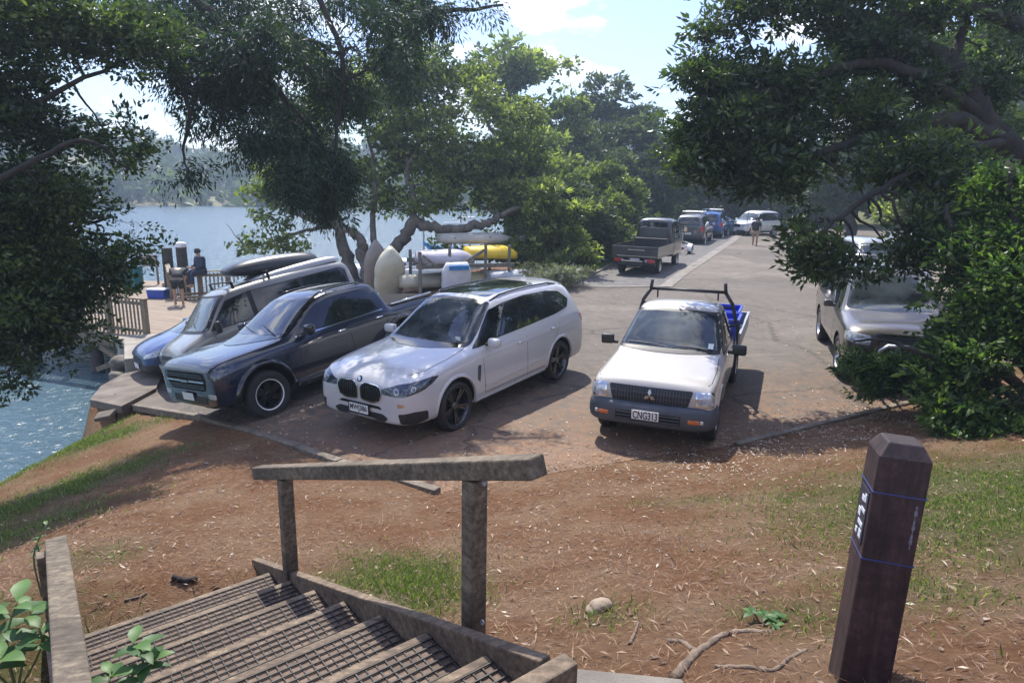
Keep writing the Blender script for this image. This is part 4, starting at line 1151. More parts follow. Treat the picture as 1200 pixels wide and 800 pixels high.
# oil stains
vo = nt.nodes.new('ShaderNodeTexVoronoi'); vo.inputs['Scale'].default_value = .55; L(nt, ob, vo.inputs['Vector'])
st = ramp(nt, vo.outputs['Distance'], [(.02, .55), (.16, 0.)]).outputs[0]
sn = nt.nodes.new('ShaderNodeMath'); sn.operation = 'MULTIPLY'; L(nt, st, sn.inputs[0]); L(nt, a2.outputs[0], sn.inputs[1])
c = mixc(nt, sn.outputs[0], c, (.03, .028, .026))
L(nt, c, b.inputs['Base Color']); b.inputs['Roughness'].default_value = .85; b.inputs['Specular IOR Level'].default_value = .3
bump(nt, a3.outputs[0], b, .5, .008)
lot = sheet('parking_lot', LOT, lotz, m, z_off=.004); tag(lot, kind='structure')

# brick parking bay and concrete strip
m, nt, b = nmat('brick_paving')
tc = nt.nodes.new('ShaderNodeTexCoord'); mp = nt.nodes.new('ShaderNodeMapping'); L(nt, tc.outputs['Object'], mp.inputs[0]); mp.inputs['Rotation'].default_value = (0, 0, R(22))
br = nt.nodes.new('ShaderNodeTexBrick'); L(nt, mp.outputs[0], br.inputs['Vector']); br.inputs['Scale'].default_value = 2.1
br.inputs['Color1'].default_value = (.17, .155, .14, 1); br.inputs['Color2'].default_value = (.105, .10, .095, 1); br.inputs['Mortar'].default_value = (.05, .048, .045, 1)
br.inputs['Mortar Size'].default_value = .03; br.inputs['Brick Width'].default_value = .55; br.inputs['Row Height'].default_value = .27
nz = noise(nt, 3, 5, .6, vec=tc.outputs['Object'])
c = mixc(nt, .5, br.outputs[0], ramp(nt, nz.outputs[0], [(.3, .6), (.7, 1.5)]).outputs[0], 'MULTIPLY')
L(nt, c, b.inputs['Base Color']); b.inputs['Roughness'].default_value = .85; bump(nt, br.outputs['Fac'], b, -.4, .01)
bay = [(1.95, 21.9), (5.05, 22.0), (13.5, 41.3), (17.8, 52), (13.6, 52), (12.2, 47.8), (8.05, 37.5), (4.35, 28.3)]
tag(sheet('brick_parking_bay', bay, lotz, m, z_off=.012), kind='structure')
conc = simple('concrete', (.20, .18, .155), .85, var=.3, scale=3, bmp=.3, bscale=60)
def strip_poly(pts, w):
    P = [Vector(p).to_2d() for p in pts]; l = []; r = []
    for i, p in enumerate(P):
        d = (P[min(i + 1, len(P) - 1)] - P[max(0, i - 1)]).normalized(); n = Vector((-d.y, d.x)) * w / 2
        l.append(tuple(p + n)); r.append(tuple(p - n))
    return l + r[::-1]
tag(sheet('concrete_strip', strip_poly([(5.05, 21.7), (9.3, 31.5), (13.6, 41.4), (17.9, 52)], .42), lotz, conc, z_off=.020), kind='structure')
tag(sheet('paving_edge', strip_poly([(1.7, 21.95), (5.2, 21.75)], .18), lotz, conc, z_off=.024), kind='structure')
tag(sheet('concrete_edging', strip_poly([(1.85, 21.8), (4.3, 28.3), (8.0, 37.5), (12.2, 48)], .2), lotz, conc, thick=.12, z_off=.07), kind='structure')

# timber edging along the car park
edge_m = wood_mat('edging_timber', (.11, .085, .06), (.27, .225, .17), (2, 10, 10))
kp = [(-7.6, 12.6), (-5.36, 10.85), (-2.94, 8.5), (-2.18, 7.85), (-.8, 6.88)]
for i, (a, b_) in enumerate(zip(kp[:-1], kp[1:])):
    A = Vector((a[0], a[1], lotz(*a) + .012)); B = Vector((b_[0], b_[1], lotz(*b_) + .012))
    d = (B - A).normalized() * .012
    o = MB().beam(A + d, B - d, .12, .13).build('edging_board', edge_m, None, bevel=.012)
    tag(o, ['weathered timber edging board lying by the broken slab at the water', 'weathered timber edging board in front of the navy pickup', 'short curved-in timber edging board in the shade before the white SUV', 'timber edging board end half sunk in litter above the stair rail'][i], 'edging board', 'timber edging boards along the parking')
kr = [(3.11, 8.5), (6.08, 9.78), (7.8, 10.55)]
for i, (a, b_) in enumerate(zip(kr[:-1], kr[1:])):
    A = Vector((a[0], a[1], lotz(*a) + .01)); B = Vector((b_[0], b_[1], lotz(*b_) + .01)); d = (B - A).normalized() * .012
    o = MB().beam(A + d, B - d, .10, .10).build('edging_board', edge_m, None, bevel=.012)
    tag(o, ['litter-strewn timber edging running right from the white ute', 'litter-strewn timber edging disappearing under the right-hand bush'][i], 'edging board', 'timber edging boards along the parking')

# water
m, nt, b = nmat('water')
tc = nt.nodes.new('ShaderNodeTexCoord'); ob = tc.outputs['Object']
w1 = noise(nt, 2.2, 4, .55, vec=ob, sc=(1, 1.9, 1), dist=.6); w2 = noise(nt, .35, 3, .5, vec=ob, sc=(1, 2, 1)); w3 = noise(nt, 9, 3, .6, vec=ob)
s1 = nt.nodes.new('ShaderNodeMath'); s1.operation = 'ADD'; L(nt, w1.outputs[0], s1.inputs[0]); L(nt, w2.outputs[0], s1.inputs[1])
b.inputs['Base Color'].default_value = (.05, .095, .12, 1); b.inputs['Roughness'].default_value = .25; b.inputs['IOR'].default_value = 1.33
bump(nt, s1.outputs[0], b, .55, .28)
WZ = -2.4
V = [(x, y, WZ) for x, y in ((-850, -130), (850, -130), (850, 630), (-850, 630))]
tag(mesh_np('water', V, [(0, 1, 2, 3)], m), kind='structure')

# far shore hills
hx = np.linspace(-420, 520, 190); hv = np.linspace(0, 1, 34)
HX, HV = np.meshgrid(hx, hv)
def far_y(x): return 158 + 12 * np.sin(x * .021) + 5 * np.sin(x * .083 + 1) - np.clip(x + 50, -200, 0) * -.35 + np.clip(x + 30, 0, 400) * .45
HY = far_y(HX) + HV * 260
def far_h(x, v):
    ridge = 17 + 6 * np.sin(x * .024 + .6) + 3 * np.sin(x * .071)
    return -2.6 + .7 * sstep(0, .02, v) + ridge * (sstep(0.0, .42, v)) + 1.6 * np.sin(x * .3 + 9 * v) * sstep(0, .1, v) + 1.2 * np.sin(x * .17 + 23 * v) * sstep(0, .1, v)
HZ = far_h(HX, HV)
V = np.stack([HX.ravel(), HY.ravel(), HZ.ravel()], 1); ny, nx = HX.shape
ii = (np.arange(ny - 1)[:, None] * nx + np.arange(nx - 1)[None, :]).ravel()
hm = simple('far_bank', (.17, .155, .085), .95, var=.4, scale=.2)
tag(mesh_np('hills', V, np.stack([ii, ii + 1, ii + nx + 1, ii + nx], 1), hm), kind='structure')
# ------------------------------------------------------------------ foliage
def leaf_mat(name, dark, mid, light, rough=.38, trans=.35, tcol=None):
    m, nt, b = nmat(name)
    a = nt.nodes.new('ShaderNodeAttribute'); a.attribute_name = 'tint'
    r = ramp(nt, a.outputs['Fac'], [(.08, dark), (.5, mid), (.93, light)])
    L(nt, r.outputs[0], b.inputs['Base Color']); b.inputs['Roughness'].default_value = rough
    b.inputs['Specular IOR Level'].default_value = .45
    t = nt.nodes.new('ShaderNodeBsdfTranslucent')
    tc_ = mixc(nt, 1.0, r.outputs[0], tcol or (1.5, 1.7, .7), 'MULTIPLY')
    L(nt, tc_, t.inputs['Color'])
    mx_ = nt.nodes.new('ShaderNodeMixShader'); mx_.inputs[0].default_value = trans
    L(nt, b.outputs[0], mx_.inputs[1]); L(nt, t.outputs[0], mx_.inputs[2])
    L(nt, mx_.outputs[0], nt.nodes['Material Output'].inputs['Surface'])
    return m
LM = {
    'broad': leaf_mat('broadleaf', (.022, .038, .018), (.048, .078, .03), (.12, .165, .05), .3, .42),
    'pohu': leaf_mat('coast_tree_leaves', (.045, .07, .022), (.145, .18, .055), (.33, .36, .13), .42, .52),
    'conifer': leaf_mat('conifer_needles', (.013, .029, .017), (.028, .054, .027), (.06, .10, .04), .5, .28),
    'light': leaf_mat('sunny_leaves', (.04, .065, .016), (.09, .14, .03), (.2, .27, .06), .4, .45),
    'bush': leaf_mat('bush_leaves', (.025, .052, .018), (.065, .12, .034), (.19, .27, .065), .42, .45),
    'far': leaf_mat('wood_leaves', (.028, .045, .02), (.06, .085, .032), (.13, .16, .06), .55, .35),
    'grey': leaf_mat('grey_shrub', (.10, .11, .075), (.2, .21, .16), (.42, .42, .36), .6, .25),
    'grass': leaf_mat('grass_blades', (.05, .08, .02), (.12, .17, .045), (.28, .30, .12), .55, .4),
    'sprout': leaf_mat('seedling_leaves', (.03, .07, .022), (.055, .13, .035), (.13, .24, .06), .5, .35),
    'dead': leaf_mat('fallen_leaf', (.10, .055, .03), (.32, .23, .15), (.60, .52, .41), .6, .15, (1.1, 1, .8)),
    'needle': leaf_mat('fallen_needles', (.09, .045, .025), (.20, .11, .06), (.36, .24, .15), .7, .1, (1.1, 1, .8)),
}
def bark_mat(name, lo, hi, s=5):
    if name in _mc: return _mc[name]
    m, nt, b = nmat(name)
    tc = nt.nodes.new('ShaderNodeTexCoord')
    n = noise(nt, s, 8, .7, vec=tc.outputs['Object'], sc=(1, 1, .35), dist=.6)
    r = ramp(nt, n.outputs[0], [(.3, lo), (.68, hi)]); L(nt, r.outputs[0], b.inputs['Base Color'])
    b.inputs['Roughness'].default_value = .9; bump(nt, n.outputs[0], b, .9, .05)
    _mc[name] = m; return m
BK = {'grey': bark_mat('bark_grey', (.06, .05, .04), (.2, .17, .14)), 'dark': bark_mat('bark_dark', (.012, .010, .009), (.045, .038, .033)), 'far': bark_mat('bark_far', (.04, .035, .03), (.12, .1, .085), 2)}

def unit(n, rng):
    v = rng.normal(size=(n, 3)); return v / np.linalg.norm(v, axis=1, keepdims=True)

def leaves_np(centers, dirs, Ls, Ws, rng, tint, fold=0):
    """one rhombic leaf per row: base at centre, tip along dir"""
    n = len(centers)
    a = unit(n, rng); s = np.cross(dirs, a); s /= (np.linalg.norm(s, axis=1, keepdims=True) + 1e-9)
    up = np.cross(s, dirs)
    L_ = Ls[:, None]; W_ = Ws[:, None]
    p0 = centers; p1 = centers + dirs * L_ * .45 + s * W_ * .5 + up * W_ * .1; p2 = centers + dirs * L_ - up * W_ * .12; p3 = centers + dirs * L_ * .45 - s * W_ * .5 + up * W_ * .1
    V = np.stack([p0, p1, p2, p3], 1).reshape(-1, 3)
    F = np.arange(4 * n).reshape(n, 4)
    return V, F, np.repeat(tint, 4)

def satellites(B, rng, k=3, fr=.46, out=.95, shrink=.84):
    """break the outline of each mass with smaller masses on its rim"""
    rows = []
    for b in B:
        rows.append([b[0], b[1], b[2], b[3] * shrink, b[4] * shrink, b[5] * shrink, b[6]])
        d = unit(k, rng)
        for q in d:
            f = fr * rng.uniform(.6, 1.25); o = out * rng.uniform(.8, 1.2)
            rows.append([b[0] + q[0] * b[3] * o, b[1] + q[1] * b[4] * o, b[2] + q[2] * b[5] * o, b[3] * f, b[4] * f, b[5] * f * .75, b[6] * .9])
    return np.array(rows)

def crown_np(blobs, n_leaf, L0, W0, clump, rng, hang=0., shell=.6, per=26, gap=.25, flat=.55, sat=3):
    """blobs: rows cx,cy,cz,rx,ry,rz,weight"""
    B = np.array(blobs, float)
    if sat: B = satellites(B, rng, sat)
    w = B[:, 6] * (B[:, 3] * B[:, 4] * B[:, 5]) ** (.72); w /= w.sum()
    nc = max(1, n_leaf // per)
    idx = rng.choice(len(B), nc, p=w)
    d = unit(nc, rng); rr = rng.random(nc) ** (1 / 3.) * (1 - shell) + shell * (rng.random(nc) ** .25)
    ph = rng.random((len(B), 3)) * 6.28
    lump = 1 + .22 * np.sin(d[:, 0] * 3.1 + ph[idx, 0]) * np.sin(d[:, 2] * 3.7 + ph[idx, 1]) + .12 * np.sin(d[:, 1] * 6 + ph[idx, 2])
    C = B[idx, :3] + d * (rr * lump)[:, None] * B[idx, 3:6]
    s_ = clump * 2.6
    g = np.sin(C[:, 0] / s_ * 2 + 1.3 + np.sin(C[:, 1] / s_)) + np.sin(C[:, 1] / s_ * 2.2 + .4) + np.sin(C[:, 2] / s_ * 2.6 + 2.1 + np.sin(C[:, 0] / s_ * 1.3))
    keep = g > -2.6 + gap * 3.4 + .5 * rng.normal(size=nc)
    C = C[keep]; d = d[keep]; idx = idx[keep]; nc = len(C)
    bt = .12 * rng.normal(size=len(B))
    ct = np.clip(.42 + .15 * rng.normal(size=nc) + bt[idx], 0, 1)
    k = per
    cen = np.repeat(C, k, 0); dd = np.repeat(d, k, 0)
    cs = np.repeat(clump * (.55 + .8 * rng.random(nc)), k)[:, None]
    # leaves sit in sprays: several share one twig end
    ng = max(1, k // 6); gi = np.repeat(np.arange(nc) * ng, k) + np.tile(np.arange(k) % ng, nc)
    go = np.clip(rng.normal(size=(nc * ng, 3)), -1.8, 1.8)[gi]; gd = unit(nc * ng, rng)[gi]
    off = (go * .45 + np.clip(rng.normal(size=(nc * k, 3)), -1.9, 1.9) * .17) * cs; off[:, 2] *= flat
    off[:, 2] -= hang * np.abs(rng.normal(size=nc * k)).clip(0, 1.8) * cs[:, 0]
    P = cen + off
    dr = unit(nc * k, rng) * 1.0 + gd * .9 + off / (cs + 1e-6) * 1.3 + dd * .3
    dr[:, 2] -= hang * 1.2
    dr /= np.linalg.norm(dr, axis=1, keepdims=True)
    gsz = (.65 + .75 * rng.random(nc * ng))[gi]
    Ls = L0 * gsz * (.7 + .6 * rng.random(len(P))); Ws = W0 * gsz * (.7 + .6 * rng.random(len(P)))
    tint = np.clip(np.repeat(ct, k) + .1 * rng.normal(size=nc * ng)[gi] + .09 * rng.normal(size=len(P)), 0, 1)
    return leaves_np(P, dr, Ls, Ws, rng, tint), C

def wig(a, b, n, amp, rng, sag=0):
    a = np.array(a, float); b = np.array(b, float); t = np.linspace(0, 1, n)[:, None]
    L_ = np.linalg.norm(b - a); o = rng.normal(size=(n, 3)) * amp * L_ / n
    o = np.cumsum(o, 0); o -= t * o[-1]
    p = a + (b - a) * t + o; p[:, 2] += sag * L_ * (t[:, 0] * (1 - t[:, 0])) * 4 * .25
    p[0] = a; p[-1] = b
    return p

def spline(pts, k=5):
    P = [Vector(p) for p in pts]; out = []
    for i in range(len(P) - 1):
        p0 = P[max(0, i - 1)]; p1 = P[i]; p2 = P[i + 1]; p3 = P[min(len(P) - 1, i + 2)]
        for j in range(k):
            t = j / k
            out.append(.5 * ((2 * p1) + (p2 - p0) * t + (2 * p0 - 5 * p1 + 4 * p2 - p3) * t * t + (3 * p1 - p0 - 3 * p2 + p3) * t ** 3))
    out.append(P[-1]); return out

def tree(name, label, cat, base, limbs, blobs, leaf, n_leaf, L0, W0, clump, seed, bark='grey', hang=0., per=26, gap=.25, twigs=60, group=None, flat=.55, shell=.6, branch=True, twig_r=.012, mats=None):
    """limbs: list of (points, r0, r1) in world space; blobs in world space"""
    rng = np.random.default_rng(seed)
    base = Vector(base)
    root = thing(name, label, cat, base, group=group)
    mb = MB(); nodes = []
    for pts, r0, r1 in limbs:
        S = spline(pts, 6); n = len(S)
        S = [p + Vector(rng.normal(size=3)) * r0 * .18 if 0 < i < n - 1 else p for i, p in enumerate(S)]
        rad = [r0 + (r1 - r0) * (i / (n - 1)) for i in range(n)]
        mb.tube([p - base for p in S], rad, 10)
        nodes += [(np.array(S[i]), rad[i]) for i in range(n // 3, n)]
    (V, F, T), C = crown_np(blobs, n_leaf, L0, W0, clump, rng, hang, shell, per, gap, flat)
    if branch and nodes:
        NP = np.array([p for p, r in nodes]); NR = np.array([r for p, r in nodes])
        extra = []
        for bl in blobs:
            c = np.array(bl[:3]); dist = np.linalg.norm(NP - c, axis=1); j = int(dist.argmin())
            if dist[j] > .2:
                r0 = min(NR[j] * .7, .02 + .03 * dist[j]); q = wig(NP[j], c, 8, .35, rng, .15)
                mb.tube([Vector(p) - base for p in q], list(np.linspace(r0, r0 * .35, 8)), 6)
                extra += [(p, r0 * .5) for p in q[2:]]
        if extra:
            NP = np.concatenate([NP, np.array([p for p, r in extra])]); NR = np.concatenate([NR, np.array([r for p, r in extra])])
        sel = C[rng.choice(len(C), min(twigs, len(C)), replace=False)]
        for c in sel:
            dist = np.linalg.norm(NP - c, axis=1); j = int(dist.argmin())
            if dist[j] < .1: continue
            r0 = min(NR[j] * .6, twig_r + .012 * dist[j]); q = wig(NP[j], c, 6, .5, rng, .1)
            mb.tube([Vector(p) - base for p in q], list(np.linspace(r0, r0 * .3, 6)), 4, cap=False)
    if mb.v: mb.build('trunk', BK[bark], root, smooth=True)
    V = V - np.array(base)
    mesh_np('crown', V, F, mats or LM[leaf], root, smooth=False, attrs={'tint': T})
    return root

def BL(u, v, d, ru, rv=None, rd=None, w=1.):
    """crown mass centred d metres away in the direction of a photo pixel; ru, rv in pixels at that distance"""
    p = at(u, v, d); k = d / CAM_F; rv = rv or ru
    rd = rd if rd is not None else (ru + rv) / 2 * k
    return (p.x, p.y, p.z, ru * k, rd, rv * k, w)
# ------------------------------------------------------------------ stairs
st_wood = wood_mat('stair_timber', (.085, .058, .038), (.25, .185, .12), (3, 12, 12), coord='Object')
rail_wood = wood_mat('rail_timber', (.065, .048, .033), (.23, .185, .125), (3, 12, 12), crack=.6)
tread_wood = wood_mat('tread_timber', (.085, .055, .038), (.21, .145, .10), (3, 9, 9))
mesh_m = simple('galv_mesh', (.06, .055, .05), .7, .4, var=.4, scale=30)
S0 = Vector((-.135, 2.34, 1.47)); SD = Vector((-.623, .782, -.382)); SL = Vector((-.782, -.623, 0)); SF = Vector((-.623, .782, 0))
def sp_(s, w=0, z=0): return S0 + SD * s + SL * w + Vector((0, 0, z))
SW = 1.36
stairs = thing('wooden_stairs', 'timber steps with metal mesh on the treads going down to the car park', 'stairs', S0)
def onstair(mb, name, mat, **k):
    mb.v = [tuple(Vector(p) - S0) for p in mb.v]
    return mb.build(name, mat, stairs, **k)
# strings
onstair(MB().beam(sp_(-.56, .075, -.11), sp_(2.72, .075, -.11), .05, .22), 'stringer', st_wood, bevel=.006)
onstair(MB().beam(sp_(-.50, SW, -.11), sp_(2.62, SW, -.11), .055, .22), 'stringer', st_wood, bevel=.006)
RUN = .425; K = 8
for i in range(K):
    s = -.62 + i * RUN
    top = -.075 - .382 * 0
    p = sp_(s, .105, top); q = sp_(s, SW - .03, top)
    zt = S0.z - .382 * (s + RUN) - .055
    a = Vector((p.x, p.y, zt)) ; b_ = Vector((q.x, q.y, zt))
    # tread board: from s to s + depth, level
    mid0 = a + SF * .185; mid1 = b_ + SF * .185
    t = onstair(MB().beam(mid0, mid1, .32, .045), 'tread', tread_wood, bevel=.006)
    onstair(MB().beam(a + SF * .368 + Vector((0, 0, .002)), b_ + SF * .368 + Vector((0, 0, .002)), .04, .055), 'nosing', st_wood, bevel=.005)
    onstair(MB().beam(a + SF * .01 - Vector((0, 0, .08)), b_ + SF * .01 - Vector((0, 0, .08)), .02, .10), 'riser', tread_wood)
    # woven mesh stapled on
    mb = MB(); W_ = SW - .15; z = Vector((0, 0, .0255))
    for k in range(int(W_ / .042) + 1):
        o = a + (b_ - a).normalized() * (.01 + k * .042) + z
        o = o + Vector((0, 0, .0015 * math.sin(k * 1.7)))
        mb.beam(o + SF * .035, o + SF * .345, .006, .006)
    for k in range(8):
        o = a + SF * (.04 + k * .043) + z + Vector((0, 0, .004))
        mb.beam(o, o + (b_ - a), .006, .006)
    onstair(mb, 'tread_mesh', mesh_m)
# top edge timber and landing
onstair(MB().beam(sp_(-.60, .03, -.05), sp_(-.60, SW + .04, -.05), .07, .12), 'top_nosing', st_wood, bevel=.008)
# right handrail
pn = S0 + SL * .0; pf = sp_(2.22, .0, -.30)
ra = at(302, 553, 4.42 * .985); rb = at(629, 546, 2.62)
ra = gp(303, 553, sp_(2.22).z + .66); rb = gp(630, 547, S0.z + .74)
onstair(MB().beam(ra, rb, .09, .082), 'handrail', rail_wood, bevel=.008)
def pix_u(p):
    q = p - Vector((0, 0, CAM_H)); return 600 + CAM_F * q.dot(_Rt) / q.dot(_F)
for uu in (557, 333):
    t_ = min((abs(pix_u(ra + (rb - ra) * (k / 200)) - uu), k / 200) for k in range(201))[1]
    q_ = ra + (rb - ra) * t_
    o = MB().box((0, 0, 0), (.08, .08, 1.0)).build('post', rail_wood, stairs, bevel=.008); o.location = Vector((q_.x, q_.y, q_.z - .045 - .5)) - S0; o.rotation_euler = (0, 0, math.atan2(SF.y, SF.x))
for (q, zz) in ((sp_(0, -.045), -.02), (sp_(0, -.045), .60), (sp_(2.22, -.045), -.02), (sp_(2.22, -.045), .56)):
    o = MB().lathe([(0, .008), (.011, .006), (.012, 0)], 8, 'Z').build('bolt', M['galv'], stairs); o.location = q + Vector((0, 0, zz)) - S0; o.rotation_euler = (-SL).to_track_quat('Z', 'Y').to_euler()
# left handrail
lf = gp(66, 634, 1.27); ln = gp(92, 860, 1.72)
onstair(MB().beam(lf, ln, .10, .05), 'handrail', rail_wood, bevel=.008)
pl = lf + (ln - lf).normalized() * .14
o = MB().box((0, 0, 0), (.085, .12, .90)).build('post', rail_wood, stairs, bevel=.008); o.location = Vector((pl.x - .035, pl.y - .01, pl.z - .02 - .45)) - S0; o.rotation_euler = (0, 0, math.atan2(SF.y, SF.x))
# landing slab
lz = S0.z + .382 * .50 + .03
P = [sp_(-.66, .0), sp_(-.66, SW), Vector((-1.3, .2, 0)), Vector((.72, .2, 0)), gp(800, 794, 1.50), gp(618, 776, 1.50)]
slab = MB().prism([(p.x, p.y, 1.40) for p in P], (0, 0, .10)).build('landing_path', simple('path_concrete', (.17, .15, .125), .9, var=.25, scale=5, bmp=.5, bscale=90), None, bevel=.01)
tag(slab, kind='structure')

# ------------------------------------------------------------------ bollard
bm_ = wood_mat('bollard_timber', (.016, .009, .010), (.078, .044, .042), (7, 7, .5), crack=.65, rough=.65)
bp = gp(1003, 801, gz(1.4, 2.26)); top = gp(1057, 514, bp.z + .99)
boll = thing('marker_post', 'dark brown square timber marker post leaning beside the path with thin blue bands', 'post', bp - Vector((0, 0, .12)))
bd = (top - (bp - Vector((0, 0, .12)))); Lb = bd.length
q = bd.to_track_quat('Z', 'Y').to_matrix()
sp = R(-16)
rotb = (q @ Matrix.Rotation(sp - q.to_euler().z, 3, 'Z'))
mb = MB(); h = .084
prof = [(h * 1.02, 0), (h, Lb * .5), (h, Lb - .05), (h * .66, Lb)]
V = []; F = []
for r_, z_ in prof:
    V += [rotb @ Vector((sx * r_, sy * r_, z_)) for sx, sy in ((-1, -1), (1, -1), (1, 1), (-1, 1))]
for i in range(3):
    for k in range(4): F.append((i * 4 + k, i * 4 + (k + 1) % 4, i * 4 + 4 + (k + 1) % 4, i * 4 + 4 + k))
F += [(3, 2, 1, 0), (12, 13, 14, 15)]
mb.add(V, F).build('post_body', bm_, boll, bevel=.006)
blue = simple('blue_strap', (.035, .05, .16), .5, var=.3)
for z_ in (Lb - .185, Lb - .44):
    mb = MB(); r_ = h + .0025
    V = [rotb @ Vector((sx * rr, sy * rr, zz)) for zz in (z_, z_ + .005) for rr in (r_, h - .01) for sx, sy in ((-1, -1), (1, -1), (1, 1), (-1, 1))]
    F = []
    for k in range(4):
        k2 = (k + 1) % 4
        F += [(k, k2, 8 + k2, 8 + k), (k, 4 + k, 4 + k2, k2), (8 + k, 8 + k2, 12 + k2, 12 + k)]
    mb.add(V, F).build('blue_band', blue, boll)
# routed plate on the left face, white marks
pm = simple('sign_plate', (.03, .035, .06), .4); wm = simple('white_marks', (.62, .66, .7), .5, var=.2, scale=50)
def onface(name, y0, y1, z0, z1, mat, t, x=-1):
    mb = MB(); xx = -h
    V = [rotb @ Vector((xx - dx, y, z)) for dx in (-.002, t) for y, z in ((y0, z0), (y1, z0), (y1, z1), (y0, z1))]
    return mb.add(V, [(0, 1, 2, 3), (7, 6, 5, 4), (0, 4, 5, 1), (1, 5, 6, 2), (2, 6, 7, 3), (3, 7, 4, 0)]).build(name, mat, boll)
onface('sign_plate', -.055, .055, Lb - .40, Lb - .20, pm, .004)
mb = MB()
for (y, z, w_, hh) in ((-.03, -.23, .02, .03), (.0, -.24, .03, .02), (-.02, -.28, .05, .014), (.02, -.30, .03, .03), (-.01, -.335, .06, .016), (-.025, -.37, .03, .03), (.025, -.375, .022, .02)):
    V = [rotb @ Vector((-h - dx, y + sy * w_ / 2, Lb + z + sz * hh / 2)) for dx in (.003, .006) for sy, sz in ((-1, -1), (1, -1), (1, 1), (-1, 1))]
    mb.add(V, [(0, 1, 2, 3), (7, 6, 5, 4), (0, 4, 5, 1), (1, 5, 6, 2), (2, 6, 7, 3), (3, 7, 4, 0)])
mb.build('white_symbols', wm, boll)
mb = MB()
for i in range(9):
    y0 = .060; z = Lb - .22 - i * .018
    V = [rotb @ Vector((y0 + sx * (.003 + .002 * math.sin(i * 2.1)), -h - dx, z + sz * .009)) for dx in (-.001, .002) for sx, sz in ((-1, -1), (1, -1), (1, 1), (-1, 1))]
    mb.add(V, [(0, 1, 2, 3), (7, 6, 5, 4), (0, 4, 5, 1), (1, 5, 6, 2), (2, 6, 7, 3), (3, 7, 4, 0)])
mb.build('bleached_streak', simple('bleached_streak', (.16, .16, .19), .6, var=.4, scale=60), boll)

# ------------------------------------------------------------------ small things on the bank
stone = simple('stone', (.30, .23, .17), .85, var=.3, scale=9, bmp=.5, bscale=40)
def rock(loc, sx, sy, sz, seed, mat, rz=0):
    bm = bmesh.new(); bmesh.ops.create_icosphere(bm, subdivisions=3, radius=1)
    rng = np.random.default_rng(seed); ph = rng.random(9) * 6
    for v in bm.verts:
        n_ = v.co.copy(); k = 1 + .16 * math.sin(n_.x * 2.6 + ph[0]) * math.sin(n_.y * 2.9 + ph[1]) + .12 * math.sin(n_.z * 3.7 + ph[2] + n_.x * 2) + .05 * math.sin(n_.x * 8 + ph[3]) * math.sin(n_.y * 7 + n_.z * 6)
        v.co = Vector((n_.x * sx * k, n_.y * sy * k, n_.z * sz * k))
    me = bpy.data.meshes.new('rock'); bm.to_mesh(me); bm.free(); me.materials.append(mat)
    me.polygons.foreach_set('use_smooth', [True] * len(me.polygons))
    o = link(bpy.data.objects.new('rock', me)); o.location = loc; o.rotation_euler = (0, 0, rz); return o
p = gpt(701, 716); tag(rock(p + Vector((0, 0, .02)), .085, .055, .045, 3, stone, .5), 'small tan rock on the bare bank to the right of the stairs', 'rock')
root_m = bark_mat('root_bark', (.10, .07, .05), (.30, .23, .17), 9)
def ground_tube(name, pix, r0, r1, lift=.3, mat=None):
    P = [gpt(u, v) for u, v in pix]; b0 = P[0].copy(); S = spline(P, 5); n = len(S)
    S = [Vector((p.x, p.y, gz(p.x, p.y) + (r0 + (r1 - r0) * i / n) * lift)) for i, p in enumerate(S)]
    o = MB().tube([p - b0 for p in S], [(r0 + (r1 - r0) * i / n) * (1 + .18 * math.sin(i * 2.3)) for i in range(n)], 7).build(name, mat or root_m, None, smooth=True)
    o.location = b0; return o
tag(ground_tube('tree_root', [(905, 742), (868, 741), (842, 748), (822, 762), (800, 784), (790, 797)], .012, .024), 'thick exposed tree root curving down beside the marker post', 'tree root')
tag(ground_tube('tree_root', [(782, 752), (800, 753), (815, 763)], .014, .012), 'short stubby exposed root left of the thick curved root', 'tree root')
tag(ground_tube('tree_root', [(945, 762), (925, 772), (905, 786), (870, 782), (838, 783)], .008, .011), 'thin forked root lowest on the bank near the marker post', 'tree root')
tag(ground_tube('stick', [(738, 756), (744, 742), (748, 730)], .010, .005, 1.), 'pale broken stick standing near the tan rock', 'stick')
tag(ground_tube('stick', [(203, 679), (216, 682), (232, 680)], .022, .016, .9, bark_mat('stick_dark', (.02, .014, .012), (.07, .05, .04), 9)), 'dark stubby piece of bark below the stair foot', 'stick')
tag(ground_tube('stick', [(146, 706), (166, 701), (172, 697)], .008, .005, .9), 'thin reddish stick next to the lowest tread', 'stick')
tag(ground_tube('stick', [(134, 497), (137, 487), (141, 478)], .02, .014, 2.5, bark_mat('stick_dark', (.02, .014, .012), (.07, .05, .04), 9)), 'dark stick propped on the broken concrete by the water', 'stick')

